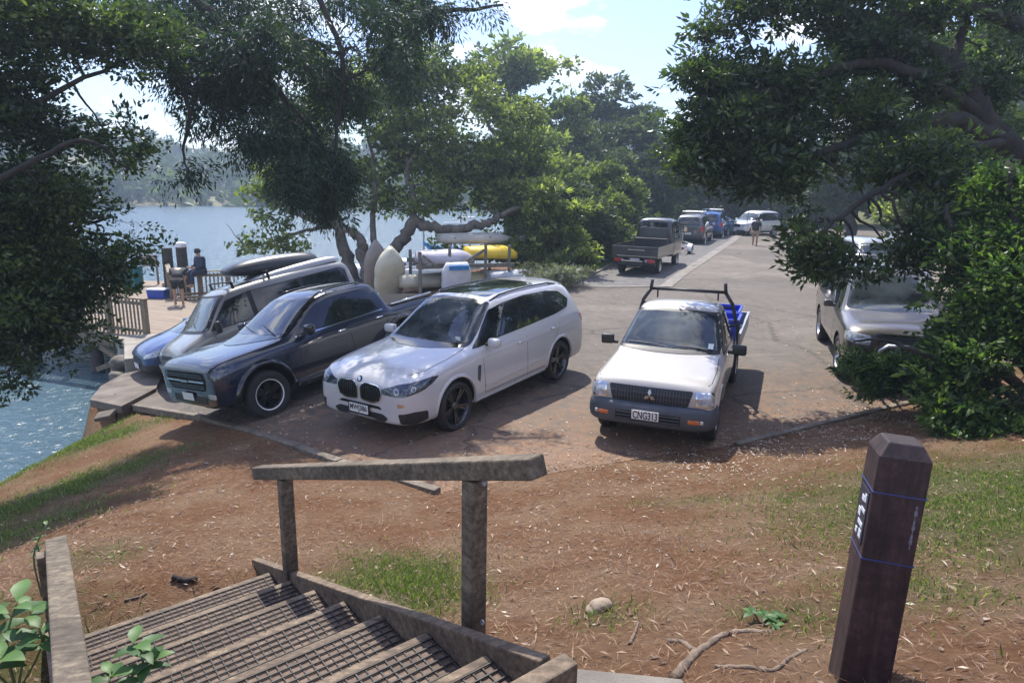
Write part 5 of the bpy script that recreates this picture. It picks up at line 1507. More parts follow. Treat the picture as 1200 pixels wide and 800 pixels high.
# litter: needles, leaves, grass blades
def on_ground(n, rng, box, maskf=None):
    x = rng.uniform(box[0], box[1], n * 3); y = rng.uniform(box[2], box[3], n * 3)
    # denser towards the viewer because it is seen larger there
    ok = np.ones(len(x), bool)
    if maskf is not None: ok = rng.random(len(x)) < maskf(x, y)
    x, y = x[ok][:n], y[ok][:n]
    inl = in_poly(x, y, LOT)
    z = np.where(inl, lot_np(x, y) + .006, height(x, y) + rough(x, y))
    return np.stack([x, y, z], 1), inl
def flat_bits(name, specs, mat, seed):
    rng = np.random.default_rng(seed); Vs = []; Fs = []; Ts = []; b0 = 0
    for (n, box, maskf, L0, W0, tl) in specs:
        P, inl = on_ground(n, rng, box, maskf); n = len(P)
        d = unit(n, rng); d[:, 2] = rng.uniform(-.08, .35, n) * .6; d /= np.linalg.norm(d, axis=1, keepdims=True)
        s = np.cross(d, np.array([0, 0, 1.]) + unit(n, rng) * .45); s /= np.linalg.norm(s, axis=1, keepdims=True)
        Ls = (L0 * rng.uniform(.5, 1.4, n))[:, None]; Ws = (W0 * rng.uniform(.5, 1.3, n))[:, None]
        P[:, 2] += .006
        up = np.cross(s, d)
        V = np.stack([P, P + d * Ls * .5 + s * Ws * .5 + up * Ls * .05, P + d * Ls, P + d * Ls * .5 - s * Ws * .5 + up * Ls * .05], 1).reshape(-1, 3)
        Vs.append(V); Fs.append(np.arange(4 * n).reshape(n, 4) + b0); b0 += 4 * n
        Ts.append(np.repeat(np.clip(tl + .25 * rng.normal(size=n), 0, 1), 4))
    return tag(mesh_np(name, np.concatenate(Vs), np.concatenate(Fs), mat, smooth=False, attrs={'tint': np.concatenate(Ts)}), kind='stuff')
bank = lambda x, y: np.where((y < np.interp(x, KERB[:, 0], KERB[:, 1]) + .3) & (shore_dist(x, y) > .5), np.clip(1.5 / (.6 + .13 * y), .2, 1), 0)
kerbline = lambda x, y: np.exp(-((y - np.interp(x, KERB[:, 0], KERB[:, 1]) + .45) / .75) ** 2) * (.35 + .65 * (np.sin(x * 4.3 + y * 3) > -.3)) * sstep(.5, 3.5, x)
lotnear = lambda x, y: in_poly(x, y, LOT) * np.exp(-np.maximum(0, y - np.interp(x, KERB[:, 0], KERB[:, 1])) / 1.4)
flat_bits('fallen_needles', [(34000, (-8, 6.5, 1.8, 10.5), bank, .07, .005, .45), (16000, (-4, 4.5, 1.8, 5.5), bank, .05, .004, .5), (5000, (-6, 6, 6.6, 12), lotnear, .06, .005, .5)], LM['needle'], 21)
flat_bits('fallen_twigs', [(420, (-6.5, 6.5, 1.8, 9), bank, .2, .009, .1), (300, (-4, 4, 1.8, 5), bank, .12, .007, .3)], LM['needle'], 27)
flat_bits('fallen_leaves', [(1100, (-7.5, 6.5, 2, 11), bank, .05, .016, .5), (7500, (.3, 8, 6.5, 11), kerbline, .048, .016, .6), (1300, (-6, 7, 6.6, 15), lotnear, .055, .02, .75),
                            (350, (-5, 8, 8, 22), lambda x, y: in_poly(x, y, LOT) * 1., .06, .022, .8), (4200, (-6.5, 6.5, 1.8, 9), bank, .05, .02, .12)], LM['dead'], 22)
def blades(name, n, box, maskf, h0, seed, w0=.005):
    rng = np.random.default_rng(seed); P, _ = on_ground(n, rng, box, maskf); n = len(P)
    d = unit(n, rng) * .55; d[:, 2] = 1; d /= np.linalg.norm(d, axis=1, keepdims=True)
    s = np.cross(d, unit(n, rng)); s /= np.linalg.norm(s, axis=1, keepdims=True)
    H = (h0 * rng.uniform(.4, 1.5, n))[:, None]; W = w0 * rng.uniform(.6, 1.4, n)[:, None]
    bend = unit(n, rng); bend[:, 2] = -.4
    V = np.stack([P - s * W, P + s * W, P + d * H * .55 + s * W * .8, P + d * H * .55 - s * W * .8, P + d * H + bend * H * .3 + s * W * .15, P + d * H + bend * H * .3 - s * W * .15], 1).reshape(-1, 3)
    i = np.arange(n) * 6
    F = np.concatenate([np.stack([i, i + 1, i + 2, i + 3], 1), np.stack([i + 3, i + 2, i + 4, i + 5], 1)])
    T = np.repeat(np.clip(.5 + .22 * rng.normal(size=n), 0, 1), 6)
    return tag(mesh_np(name, V, F, LM['grass'], smooth=False, attrs={'tint': T}), kind='stuff')
gm = lambda x, y: np.where(in_poly(x, y, LOT), 0, grass_mask(x, y) ** 2.2 * np.where(np.sin(x * 5.1 + np.sin(y * 4.)) * np.sin(y * 4.7 + x) > -.35, 1, .12) * (shore_dist(x, y) > .9))
blades('grass', 52000, (-9.5, 6.6, 1.8, 12.5), gm, .042, 31, .003)
blades('grass', 15000, (-2.2, 1, 3, 6), gm, .055, 32, .0028)
blades('grass', 30000, (-9.4, -3.5, 4.5, 12.5), gm, .06, 35, .0045)
blades('grass', 34000, (1.2, 7.5, 2.4, 7.5), gm, .04, 34, .003)
blades('grass', 12000, (0, 11, 21, 50), lambda x, y: np.where(in_poly(x, y, LOT), 0, grass_mask(x, y)), .22, 33, .02)

# broad-leaved seedlings at the stairs
def seedling(label, base, stems, lf, seed):
    rng = np.random.default_rng(seed); root = thing('seedling', label, 'plant', base)
    mb = MB(); V = []; F = []; T = []
    for (dx, dy, dz) in stems:
        tip = Vector((dx, dy, dz)); S = spline([Vector((0, 0, -.05)), tip * .5 + Vector((rng.normal() * .02, rng.normal() * .02, .02)), tip], 4)
        mb.tube(S, list(np.linspace(.006, .003, len(S))), 6)
        for k in range(7):
            t = S[int(len(S) * (.45 + .08 * k)) if int(len(S) * (.45 + .08 * k)) < len(S) else -1]
            a = k * 2.4 + rng.random(); d = Vector((math.cos(a), math.sin(a), .25 + .3 * (k > 4))).normalized(); s = d.cross(Vector((0, 0, 1))).normalized(); up = s.cross(d)
            Ln = lf * rng.uniform(.7, 1.2); W = Ln * .24; b0 = len(V)
            rows = [(0, .05), (.15, .55), (.35, 1.), (.6, .9), (.82, .5), (1., .02)]
            for (q, w) in rows:
                c = t + d * Ln * q - Vector((0, 0, 1)) * Ln * q * q * .35
                V += [c + s * W * w + up * W * .25 * w, c, c - s * W * w + up * W * .25 * w]; T += [.35 + .15 * rng.random() + .3 * (k > 4)] * 3
            for i in range(5):
                for j in range(2): F.append((b0 + i * 3 + j, b0 + i * 3 + j + 1, b0 + i * 3 + 4 + j, b0 + i * 3 + 3 + j))
    mb.build('stem', simple('stem_green', (.12, .14, .05), .6), root, smooth=True)
    mesh_np('foliage', V, F, LM['sprout'], root, smooth=True, attrs={'tint': T})
seedling('glossy broad-leaved seedling growing outside the left handrail', gp(18, 800, 1.18), [(.0, .08, .33), (.12, .02, .25), (-.15, .05, .30), (.05, -.1, .2), (-.05, .2, .22)], .13, 5)
seedling('light green seedling poking up through the mesh treads', gp(158, 812, 1.1), [(.0, .03, .22), (.07, .05, .13), (-.07, -.03, .12)], .11, 6)
seedling('little seedling climbing the far end of the left handrail', gp(48, 690, .9), [(.05, .05, .38), (.02, .0, .30)], .05, 8)
seedling('small pale weed rosette on the bank left of the marker post', gpt(897, 730), [(.0, .0, .03), (.07, .0, .02), (-.06, .03, .03), (.02, -.06, .02)], .06, 7)

# ------------------------------------------------------------------ wharf
deck_wood = simple('deck_boards', (.40, .33, .25), .8, var=.2, scale=2, bmp=.2)
m, nt, b = nmat('deck_planks'); tc = nt.nodes.new('ShaderNodeTexCoord'); mp = nt.nodes.new('ShaderNodeMapping'); L(nt, tc.outputs['Object'], mp.inputs[0]); mp.inputs['Rotation'].default_value = (0, 0, R(20))
wv = nt.nodes.new('ShaderNodeTexWave'); wv.wave_type = 'BANDS'; wv.bands_direction = 'Y'; wv.inputs['Scale'].default_value = 2.2; L(nt, mp.outputs[0], wv.inputs[0])
nz = noise(nt, 1.5, 6, .6, vec=mp.outputs[0], sc=(.3, 6, 1))
c = ramp(nt, nz.outputs[0], [(.3, (.17, .13, .095)), (.7, (.33, .26, .19))]).outputs[0]
c = mixc(nt, ramp(nt, wv.outputs['Fac'], [(.0, .85), (.07, 0)]).outputs[0], c, (.05, .04, .03))
L(nt, c, b.inputs['Base Color']); b.inputs['Roughness'].default_value = .85; bump(nt, wv.outputs['Fac'], b, .3, .01)
deck_m = m
pile_m = simple('pile_timber', (.05, .04, .035), .85, var=.4, scale=6, bmp=.4)
fence_wood = wood_mat('fence_timber', (.17, .13, .085), (.36, .285, .195), (8, 8, 1.5))
DZ = -1.15
FA = gp(202, 350, DZ); FB = gp(300, 345, DZ); fu = (FB - FA).normalized()
deckp = [(-8.45, 18.7), (-10.2, 17.87), (-12.25, 18.59), (-17, 20.3), (-18.5, 28.5), (-15, 28.5), tuple((FA - fu * .3).xy), tuple((FB + fu * .2).xy), (-8.05, 26.5), (-7.9, 21.5)]
DZ_ = DZ
wharf = thing('wharf_deck', 'sunlit timber wharf deck with people on it beyond the parked van', 'wharf', (-10.2, 17.87, DZ))
O = Vector((-10.2, 17.87, DZ))
MB().prism([(x - O.x, y - O.y, -.07) for x, y in deckp], (0, 0, .07)).build('decking', deck_m, wharf)
MB().beam(Vector((-10.15, 17.85, DZ - .22)) - O, Vector((-17, 20.26, DZ - .22)) - O, .10, .28).build('edge_beam', fence_wood, wharf, bevel=.01)
for (x, y) in ((-12.3, 18.8), (-14.8, 19.7), (-16.8, 20.6), (-11.0, 23.5), (-13.2, 24.8)):
    o = MB().lathe([(.19, -3.6), (.17, -.1), (0, -.1)], 16, 'Z').build('pile', pile_m, wharf, smooth=True); o.location = (x - O.x, y - O.y, 0)
MB().beam(Vector((-12.2, 18.6, -2.3)) - O, Vector((-10.1, 17.9, -1.45)) - O, .08, .14).build('brace', fence_wood, wharf)
MB().beam(Vector((-12.2, 18.52, -1.45)) - O, Vector((-10.2, 17.82, -2.3)) - O, .08, .14).build('brace', fence_wood, wharf)
MB().beam(Vector((-12.4, 18.7, -1.45)) - O, Vector((-16.7, 20.4, -2.3)) - O, .08, .14).build('brace', fence_wood, wharf)

def fence(label, A, B, h, nposts, pitch=.14, cap=True, gap=.10):
    A = Vector(A); B = Vector(B); root = thing('wooden_fence', label, 'fence', A)
    d = B - A; Ln = d.length; u = d / Ln
    post = None
    for i in range(nposts):
        p = u * (Ln * i / (nposts - 1))
        if post is None:
            post = MB().box((0, 0, h / 2 - .05), (.12, .12, h + .12)).build('post', fence_wood, root, bevel=.008); o = post
        else: o = post.copy(); COL.objects.link(o)
        o.location = p; o.rotation_euler = (0, 0, math.atan2(u.y, u.x))
    MB().beam(Vector((0, 0, h + .03)) - u * .1, u * (Ln + .1) + Vector((0, 0, h + .03)), .17, .04).build('top_rail', fence_wood, root, bevel=.006)
    n_ = Vector((-u.y, u.x, 0)) * .04
    for z in (h - .12, .16):
        MB().beam(Vector((0, 0, z)) - n_, u * Ln + Vector((0, 0, z)) - n_, .04, .09).build('rail', fence_wood, root)
    pk = None; k = int(Ln / pitch)
    for i in range(k):
        if pk is None:
            pk = MB().box((0, 0, h / 2 - .02), (.055, .022, h - .02)).build('picket', fence_wood, root); o = pk
        else: o = pk.copy(); COL.objects.link(o)
        o.location = u * (pitch * (i + .5)) + n_ * 0 - Vector((-u.y, u.x, 0)) * .075; o.rotation_euler = (0, 0, math.atan2(u.y, u.x))
    return root
fence('picket fence at the near edge of the wharf over the water', (-10.25, 17.97, DZ), (-16.9, 20.32, DZ), 1.06, 6)
fence('picket fence at the far edge of the wharf behind the seated person', FA, FB, .95, 4)
fence('picket fence continuing behind the silver-grey van', FB + fu * .12, (-8.15, 26.5, DZ), .95, 3)
fence('short picket fence left of the bending person near the blue tub', (-15, 28.3, DZ), FA - fu * .15 + Vector((0, .3, 0)), .95, 4)
bench = thing('wharf_step', 'low timber step along the foot of the far wharf fence', 'step', FA + Vector((.35, -.3, 0)))
sv_ = fu * 2.2; MB().beam((0, 0, .10), (sv_.x, sv_.y, .10), .28, .05).build('step_board', fence_wood, bench, bevel=.005)
for t in (.1, .5, .9): MB().box((sv_.x * t, sv_.y * t, .037), (.08, .22, .074)).build('step_block', fence_wood, bench)
cap_m = simple('white_pile_cap', (.72, .70, .72), .5, var=.08)
for (u, v, zt, lab) in ((213, 355, .60, 'dark mooring pile with a white conical cap behind the bending person'), (133, 352, .5, 'dark mooring pile half hidden in leaves left of the teal box'), (196, 352, .45, 'brown mooring pile between the teal box and the white-capped pile')):
    p = at(u, 300, FA.y * 1.03 + 1.2 if u > 200 else FA.y * 1.03 + 2); p.z = 0
    t = thing('mooring_pile', lab, 'mooring pile', p)
    MB().lathe([(.22, -4), (.20, zt), (0, zt)], 18, 'Z').build('pile_shaft', pile_m, t, auto=R(40))
    if u > 200: MB().lathe([(.225, zt - .02), (.23, zt + .06), (.19, zt + .15), (0, zt + .2)], 18, 'Z').build('pile_cap', cap_m, t, auto=R(40))
# tub and boxes
p = gp(186, 349, DZ)
t = thing('fish_tub', 'blue plastic tub with a pale lid on the wharf deck', 'tub', p)
MB().box((0, 0, .16), (.62, .42, .32), taper=(1.08, 1.08)).build('tub_body', simple('blue_plastic', (.02, .07, .42), .35), t, bevel=.03)
MB().box((0, 0, .335), (.7, .5, .04)).build('lid', simple('pale_lid', (.55, .6, .68), .4), t, bevel=.012)
p = gp(157, 340, DZ)
t = thing('equipment_bin', 'teal upright bin behind the leaves on the wharf', 'bin', p)
MB().box((0, 0, .45), (.5, .5, .9), taper=(1.1, 1.1)).build('bin_body', simple('teal_plastic', (.01, .17, .19), .4), t, bevel=.03)
MB().box((0, .02, .93), (.58, .58, .06)).build('bin_lid', simple('teal_lid', (.02, .12, .14), .4), t, bevel=.02)
p = gp(176, 333, DZ)
t = thing('notice_board', 'weathered board on two short posts at the wharf edge', 'sign', p)
MB().box((0, 0, 1.0), (.8, .04, .5)).build('board', simple('pink_grey_board', (.42, .33, .33), .6), t, bevel=.004)
for sx in (-.33, .33): MB().box((sx, .045, .6), (.07, .05, 1.2)).build('post', fence_wood, t)

# sea wall, broken slab, stones
wall_m = simple('old_concrete', (.27, .245, .205), .92, var=.35, scale=2.5, bmp=.6, bscale=25)
tag(MB().prism([(-10.95, 17.6, -3), (-10.2, 16.75, -3), (-9.3, 15.2, -3), (-8.9, 15.4, -3), (-8.8, 18.4, -3), (-10.1, 17.85, -3)], (0, 0, 1.98)).build('sea_wall', wall_m, None, bevel=.03), 'concrete abutment wall under the near end of the wharf', 'wall')
apron_m = simple('dirty_concrete', (.15, .125, .10), .92, var=.35, scale=2.5, bmp=.6, bscale=25)
tag(sheet('concrete_apron', [(-7.75, 12.4), (-8.7, 12.9), (-9.15, 14.0), (-9.25, 15.1), (-8.7, 15.6), (-8.1, 14.6), (-7.7, 13.6)], lambda x, y: -1.24 - .12 * max(0, -x - 8.3), apron_m, thick=.16, z_off=.02), kind='structure')
tag(MB().prism([(0, 0, 0), (.3, -.06, .0), (.4, .15, .0), (.05, .24, .0)], (0, 0, .08)).build('broken_slab', apron_m, None, bevel=.015), 'broken slab of old concrete tilted at the water edge', 'concrete slab')
o = [x for x in COL.objects if x.name.startswith('broken_slab')][0]; o.location = (-8.05, 12.0, -1.42); o.rotation_euler = (R(14), R(-16), R(15))
rr = np.random.default_rng(4)
sm = simple('wall_stone', (.17, .15, .12), .9, var=.4, scale=5, bmp=.6, bscale=30)
wh = ['topmost', 'second', 'third', 'fourth', 'fifth', 'sixth', 'lowest']
for i, (x, y, z, s) in enumerate([(-9.7, 15.7, -1.25, .26), (-10.0, 16.2, -1.45, .28), (-9.6, 15.4, -1.55, .25), (-10.2, 16.6, -1.75, .3), (-9.85, 15.9, -1.85, .32), (-9.55, 15.1, -2.0, .3), (-10.1, 16.2, -2.15, .36)]):
    tag(rock((x, y, z), s, s * .8, s * .6, 40 + i, sm, i), wh[i] + ' brown stone of the pile against the wharf abutment', 'rock', 'stones against the abutment')

# ------------------------------------------------------------------ boats
def hull(name, Ln, W, H, mat, parent, inner=None, bow=.0):
    """open dinghy hull, keel down, length along x"""
    rows = []; n = 15
    for i in range(n):
        t = i / (n - 1); w = W / 2 * (math.sin(math.pi * (.08 + .92 * (1 - t)) * .5 + .0) ** .55 if t > .0 else .8)
        w = W / 2 * (.72 + .28 * math.sin(math.pi * min(1, t * 1.6))) if t < .45 else W / 2 * max(.015, (1 - ((t - .45) / .55) ** 2.4))
        kz = H * (.12 * (1 - t) + .75 * max(0, (t - .6) / .4) ** 2.2)
        top = H * (1 + .22 * t * t)
        x = -Ln / 2 + Ln * t
        sec = [(-w, top), (-w * .97, top * .6 + kz * .4), (-w * .8, top * .22 + kz * .78), (-w * .4, kz * .97 + .015), (0, kz), (w * .4, kz * .97 + .015), (w * .8, top * .22 + kz * .78), (w * .97, top * .6 + kz * .4), (w, top)]
        rows.append([(x, y, z) for y, z in sec])
    V = [p for r in rows for p in r]; F = []
    for i in range(n - 1):
        for k in range(8): F.append((i * 9 + k, i * 9 + k + 1, (i + 1) * 9 + k + 1, (i + 1) * 9 + k))
    F.append(tuple(range(8, -1, -1)))
    o = MB().add(V, F).build(name, mat, parent, smooth=True)
    s = o.modifiers.new('s', 'SOLIDIFY'); s.thickness = .03; s.offset = 1
    gun = MB().tube([r[0] for r in rows] , .022, 6); gun.tube([r[-1] for r in rows], .022, 6)
    gun.build('gunwale', inner or mat, parent, smooth=True)
    mb = MB()
    for q in (.3, .6): mb.box((-Ln / 2 + Ln * q, 0, H * .75), (.2, W * .9, .025))
    mb.build('thwart', inner or mat, parent)
    return o
def dinghy(label, loc, rot, Ln, W, H, col, group='dinghies on and around the wooden rack', name='dinghy', trim=None):
    t = thing(name, label, 'dinghy', loc, group=group); t.rotation_euler = rot
    hull('hull', Ln, W, H, simple('hull_' + name + str(int(col[0] * 999)) + str(int(col[2] * 999)), col, .45, var=.12, scale=3), t, simple('gunwale_' + str(int(col[0] * 999)), trim or tuple(c * .6 for c in col), .5))
    return t
A = Vector((-3.05, 21.4, -.36)); Bv = Vector((.1, 22.6, -.36)); e1 = (Bv - A).normalized(); e2 = Vector((-e1.y, e1.x, 0))
ra_ = math.atan2(e1.y, e1.x)
rack = thing('boat_rack', 'grey timber rack holding upturned dinghies behind the white SUV', 'boat rack', A)
rk = wood_mat('rack_timber', (.13, .12, .10), (.30, .28, .24), (8, 8, 1.5))
def rpost(x, y, h, w=.10):
    MB().box((0, 0, h / 2), (w, w, h)).build('post', rk, rack, bevel=.006).location = e1 * x + e2 * y
for x, h in ((0, 1.42), (1.0, 1.62), (2.25, 1.72), (3.1, 1.6)): rpost(x, 0, h)
for x, h in ((0, 1.35), (1.6, 1.75), (2.9, 1.78), (4.2, 1.8)): rpost(x, 1.5, h)
MB().beam(e1 * -.12 + Vector((0, 0, .93)), e1 * 3.3 + Vector((0, 0, .93)), .06, .14).build('beam', rk, rack)
MB().beam(e1 * -.12 + e2 * 1.5 + Vector((0, 0, 1.0)), e1 * 4.4 + e2 * 1.5 + Vector((0, 0, 1.0)), .06, .14).build('beam', rk, rack)
for x in (0, 1.55, 3.1): MB().beam(e1 * x + Vector((0, 0, .89)) + e1 * .1, e1 * (x + .1) + e2 * 1.5 + Vector((0, 0, .97)), .06, .10).build('cross_beam', rk, rack)
MB().beam(e1 * 1.35 + Vector((0, -.07, .95)), e1 * 2.2 + Vector((0, -.07, 1.45)), .04, .10).build('brace', rk, rack)
MB().beam(e1 * .1 + Vector((0, -.07, 1.3)), e1 * .55 + Vector((0, -.07, .95)), .04, .08).build('brace', rk, rack)
MB().beam(e1 * 3.3 + e2 * 1.43 + Vector((0, 0, 1.25)), e1 * 4.1 + e2 * 1.43 + Vector((0, 0, 1.78)), .04, .09).build('brace', rk, rack)
def rp(x, y, z): return A + e1 * x + e2 * y + Vector((0, 0, z))
dinghy('pale lilac-grey dinghy upturned on the near left of the rack', rp(1.0, .45, 1.44), (R(180), 0, ra_), 1.95, 1.05, .40, (.46, .44, .50))
dinghy('bright yellow dinghy upturned on the right side of the rack', rp(2.75, .85, 1.52), (R(180), 0, ra_), 1.9, .95, .38, (.72, .50, .03))
dinghy('tan-bottomed dinghy upturned furthest back on the rack', rp(2.6, 1.9, 1.88), (R(180), 0, ra_), 2.9, 1.0, .32, (.36, .34, .30))
dinghy('cream dinghy lying under the left end of the rack', rp(.55, .8, .62), (R(172), 0, ra_ + .15), 2.2, 1.1, .45, (.42, .40, .30))
dinghy('olive-sided dinghy stowed low in the middle of the rack', rp(2.15, .9, .55), (R(165), R(8), ra_ - .1), 2.3, 1.1, .45, (.40, .38, .20))
dinghy('pale dinghy with a blue rim lying low at the right end of the rack', rp(3.4, .4, .72), (R(170), 0, ra_ + .1), 2.0, 1.0, .42, (.45, .47, .5), trim=(.02, .2, .5))
t = dinghy('white dinghy standing upright before the rack with a blue bow band', rp(.92, -.42, .05), (0, R(-84), ra_), 1.35, .95, .3, (.62, .64, .68))
t.rotation_euler = (R(-82), 0, ra_ + R(4)); t.rotation_euler = Euler((0, 0, 0)); t.rotation_euler = (Matrix.Rotation(ra_ + R(90), 3, 'Z') @ Matrix.Rotation(R(80), 3, 'Y')).to_euler(); t.location = rp(1.15, -.5, .36)
bb = MB().box((-.60, 0, -.0), (.15, .66, .05)); bb.build('blue_band', simple('band_blue', (.03, .22, .55), .4), t)
# leaning against the big tree
t = dinghy('cream dinghy stood on end against the big leaning tree trunk', (0, 0, 0), (0, 0, 0), 1.75, .98, .38, (.52, .50, .38))
t.rotation_euler = (Matrix.Rotation(R(-62), 3, 'Z') @ Matrix.Rotation(R(-76), 3, 'Y')).to_euler(); t.location = gp(461, 348, -.5) + Vector((0, 0, .72))
t = dinghy('dull brown dinghy stood on end beside the cream one', (0, 0, 0), (0, 0, 0), 1.9, .8, .34, (.24, .21, .18))
t.rotation_euler = (Matrix.Rotation(R(-75), 3, 'Z') @ Matrix.Rotation(R(-83), 3, 'Y')).to_euler(); t.location = gp(440, 346, -.5) + Vector((0, .35, .82))
# yacht
yp = gp(462, 334, WZ)
yacht = thing('moored_yacht', 'white sailing yacht with a blue boom cover moored behind the trees', 'yacht', yp + Vector((1.0, 1.0, 0)))
hw = simple('yacht_white', (.74, .75, .76), .25, var=.04, coat=.5)
hull('hull', 7.6, 2.4, .85, hw, yacht)
MB().box((.2, 0, 1.15), (2.8, 1.6, .45), taper=(.85, .8)).build('cabin', hw, yacht, bevel=.08)
MB().box((-.2, -.0, .90), (7.0, 1.9, .05), taper=(1, 1)).build('deck', hw, yacht, bevel=.02)
for x in (-.5, .1, .7): MB().box((x, -.74, 1.17), (.3, .05, .12)).build('porthole', M['glass'], yacht, bevel=.02)
MB().lathe([(.06, .9), (.05, 9.2), (0, 9.2)], 10, 'Z', c=(.55, 0, 0)).build('mast', simple('mast_alloy', (.5, .5, .52), .4, .6), yacht, smooth=True)
MB().tube([(.55, 0, 2.35), (1.0, 0, 2.05), (1.8, 0, 1.95), (3.6, 0, 1.98)], [.09, .22, .2, .10], 10).build('boom_cover', simple('sail_cover_blue', (.03, .18, .42), .7), yacht, smooth=True)
MB().tube([(-3.7, 0, 1.0), (.5, 0, 9.0)], .012, 4).tube([(3.7, 0, 1.0), (.6, 0, 9.0)], .012, 4).build('rigging', M['dark_steel'], yacht)
launch = thing('moored_launch', 'small white launch moored far out beyond the yacht', 'boat', gp(548, 268, WZ))
hull('hull', 6, 2.2, .8, hw, launch); MB().box((0, 0, 1.2), (2.2, 1.5, .8), taper=(.8, .85)).build('cabin', hw, launch, bevel=.08)

# ------------------------------------------------------------------ people
skin = simple('skin', (.42, .25, .17), .55, var=.08)
def skinned(name, joints, edges, radii, mat, parent, root=0, sub=1):
    me = bpy.data.meshes.new(name); me.from_pydata([Vector(j) for j in joints], edges, [])
    o = bpy.data.objects.new(name, me); link(o)
    sk = o.modifiers.new('sk', 'SKIN'); sk.use_smooth_shade = True
    if not me.skin_vertices: pass
    sv = me.skin_vertices[0].data if me.skin_vertices else None
    if sv is None:
        bm = bmesh.new(); bm.from_mesh(me); bm.verts.layers.skin.verify(); bm.to_mesh(me); bm.free(); sv = me.skin_vertices[0].data
    for i, r in enumerate(radii):
        rr_ = r if hasattr(r, '__len__') else (r, r)
        sv[i].radius = rr_; sv[i].use_root = (i == root)
    s = o.modifiers.new('s', 'SUBSURF'); s.levels = sub + 1; s.render_levels = sub + 1
    bake(o); o.parent = parent
    o.data.materials.clear(); o.data.materials.append(mat); o.data.polygons.foreach_set('use_smooth', [True] * len(o.data.polygons))
    return o
def person(label, loc, rz, J, hair, shirt, legs, legcol, hat=None, bare=True, cap=None, long_legs=False):
    """J: joint dictionary in metres; faces local -Y"""
    t = thing('person', label, 'person', loc, rz)
    if loc[1] < 30: t.scale = (1.08,) * 3
    names = ['hip', 'belly', 'chest', 'neck', 'head', 'crown', 'shL', 'elL', 'wrL', 'haL', 'shR', 'elR', 'wrR', 'haR', 'thL', 'knL', 'anL', 'toL', 'thR', 'knR', 'anR', 'toR']
    rad = dict(hip=(.14, .11), belly=(.13, .10), chest=(.155, .11), neck=.05, head=(.082, .095), crown=(.06, .07), shL=.06, elL=.042, wrL=.03, haL=.035, shR=.06, elR=.042, wrR=.03, haR=.035, thL=.085, knL=.058, anL=.04, toL=.035, thR=.085, knR=.058, anR=.04, toR=.035)
    E_ = [('hip', 'belly'), ('belly', 'chest'), ('chest', 'neck'), ('neck', 'head'), ('head', 'crown'), ('chest', 'shL'), ('shL', 'elL'), ('elL', 'wrL'), ('wrL', 'haL'), ('chest', 'shR'), ('shR', 'elR'), ('elR', 'wrR'), ('wrR', 'haR'),
          ('hip', 'thL'), ('thL', 'knL'), ('knL', 'anL'), ('anL', 'toL'), ('hip', 'thR'), ('thR', 'knR'), ('knR', 'anR'), ('anR', 'toR')]
    ix = {n: i for i, n in enumerate(names)}
    body = skinned('body', [J[n] for n in names], [(ix[a], ix[b_]) for a, b_ in E_], [rad[n] for n in names], skin, t)
    def lerp(a, b_, q): return tuple(J[a][k] + (J[b_][k] - J[a][k]) * q for k in range(3))
    # shirt
    js = [J['hip'], J['belly'], J['chest'], lerp('chest', 'neck', .6), J['shL'], lerp('shL', 'elL', .7), J['shR'], lerp('shR', 'elR', .7)]
    rs = [(.185, .155), (.18, .15), (.20, .16), .08, .095, .075, .095, .075]
    es = [(0, 1), (1, 2), (2, 3), (2, 4), (4, 5), (2, 6), (6, 7)]
    if shirt[1] == 'long':
        js += [J['elL'], J['wrL'], J['elR'], J['wrR']]; rs += [.062, .045, .062, .045]; es += [(5, 8), (8, 9), (7, 10), (10, 11)]
    skinned('shirt', js, es, rs, shirt[0], t)
    q = 1.0 if not long_legs else 1.
    jl = [tuple(J['hip'][k] + (0, 0, .03)[k] for k in range(3)), J['thL'], lerp('thL', 'knL', .78), J['thR'], lerp('thR', 'knR', .78)]
    rl = [(.165, .13), .115, .10, .115, .10]; el = [(0, 1), (1, 2), (0, 3), (3, 4)]
    if long_legs:
        jl += [J['knL'], lerp('knL', 'anL', .92), J['knR'], lerp('knR', 'anR', .92)]; rl += [.078, .06, .078, .06]; el += [(2, 5), (5, 6), (4, 7), (7, 8)]
    skinned('trousers' if long_legs else 'shorts', jl, el, rl, legcol, t)
    hc = Vector(J['head']); hcr = Vector(J['crown']); up = (hcr - hc).normalized()
    bmx = MB(); bmx.lathe([(.0, .115), (.06, .105), (.098, .06), (.108, .0), (.1, -.04), (.085, -.06)], 14, 'Z')
    h_ = bmx.build('hat' if hat else 'hair', hat or hair, t, smooth=True); h_.location = hc + up * .04 + Vector((0, .012, .0)); h_.rotation_euler = up.to_track_quat('Z', 'Y').to_euler()
    if hat:
        MB().box((0, -.13, .03), (.13, .12, .015)).build('cap_brim', hat, h_, bevel=.006)
    # face
    fd = Vector((0, -1, 0)); fd = (fd - up * fd.dot(up)).normalized(); sdv_ = up.cross(fd)
    nb = MB().add([hc + fd * .11 + up * .0, hc + fd * .075 + sdv_ * .016 - up * .012, hc + fd * .075 - sdv_ * .016 - up * .012, hc + fd * .078 + up * .03], [(0, 1, 2), (0, 3, 1), (0, 2, 3)])
    nb.build('nose', skin, body, smooth=True)
    for s in (1, -1):
        e = MB().lathe([(0, .012), (.009, .008), (.012, 0), (.009, -.008), (0, -.012)], 8, 'Z'); o = e.build('eye', M['dark_void'], body, smooth=True); o.location = hc + fd * .078 + sdv_ * .032 * s + up * .022
        e = MB().lathe([(0, .03), (.014, .02), (.018, 0), (.012, -.02), (0, -.028)], 8, 'Z'); o = e.build('ear', skin, body, smooth=True); o.location = hc + sdv_ * .088 * s; 
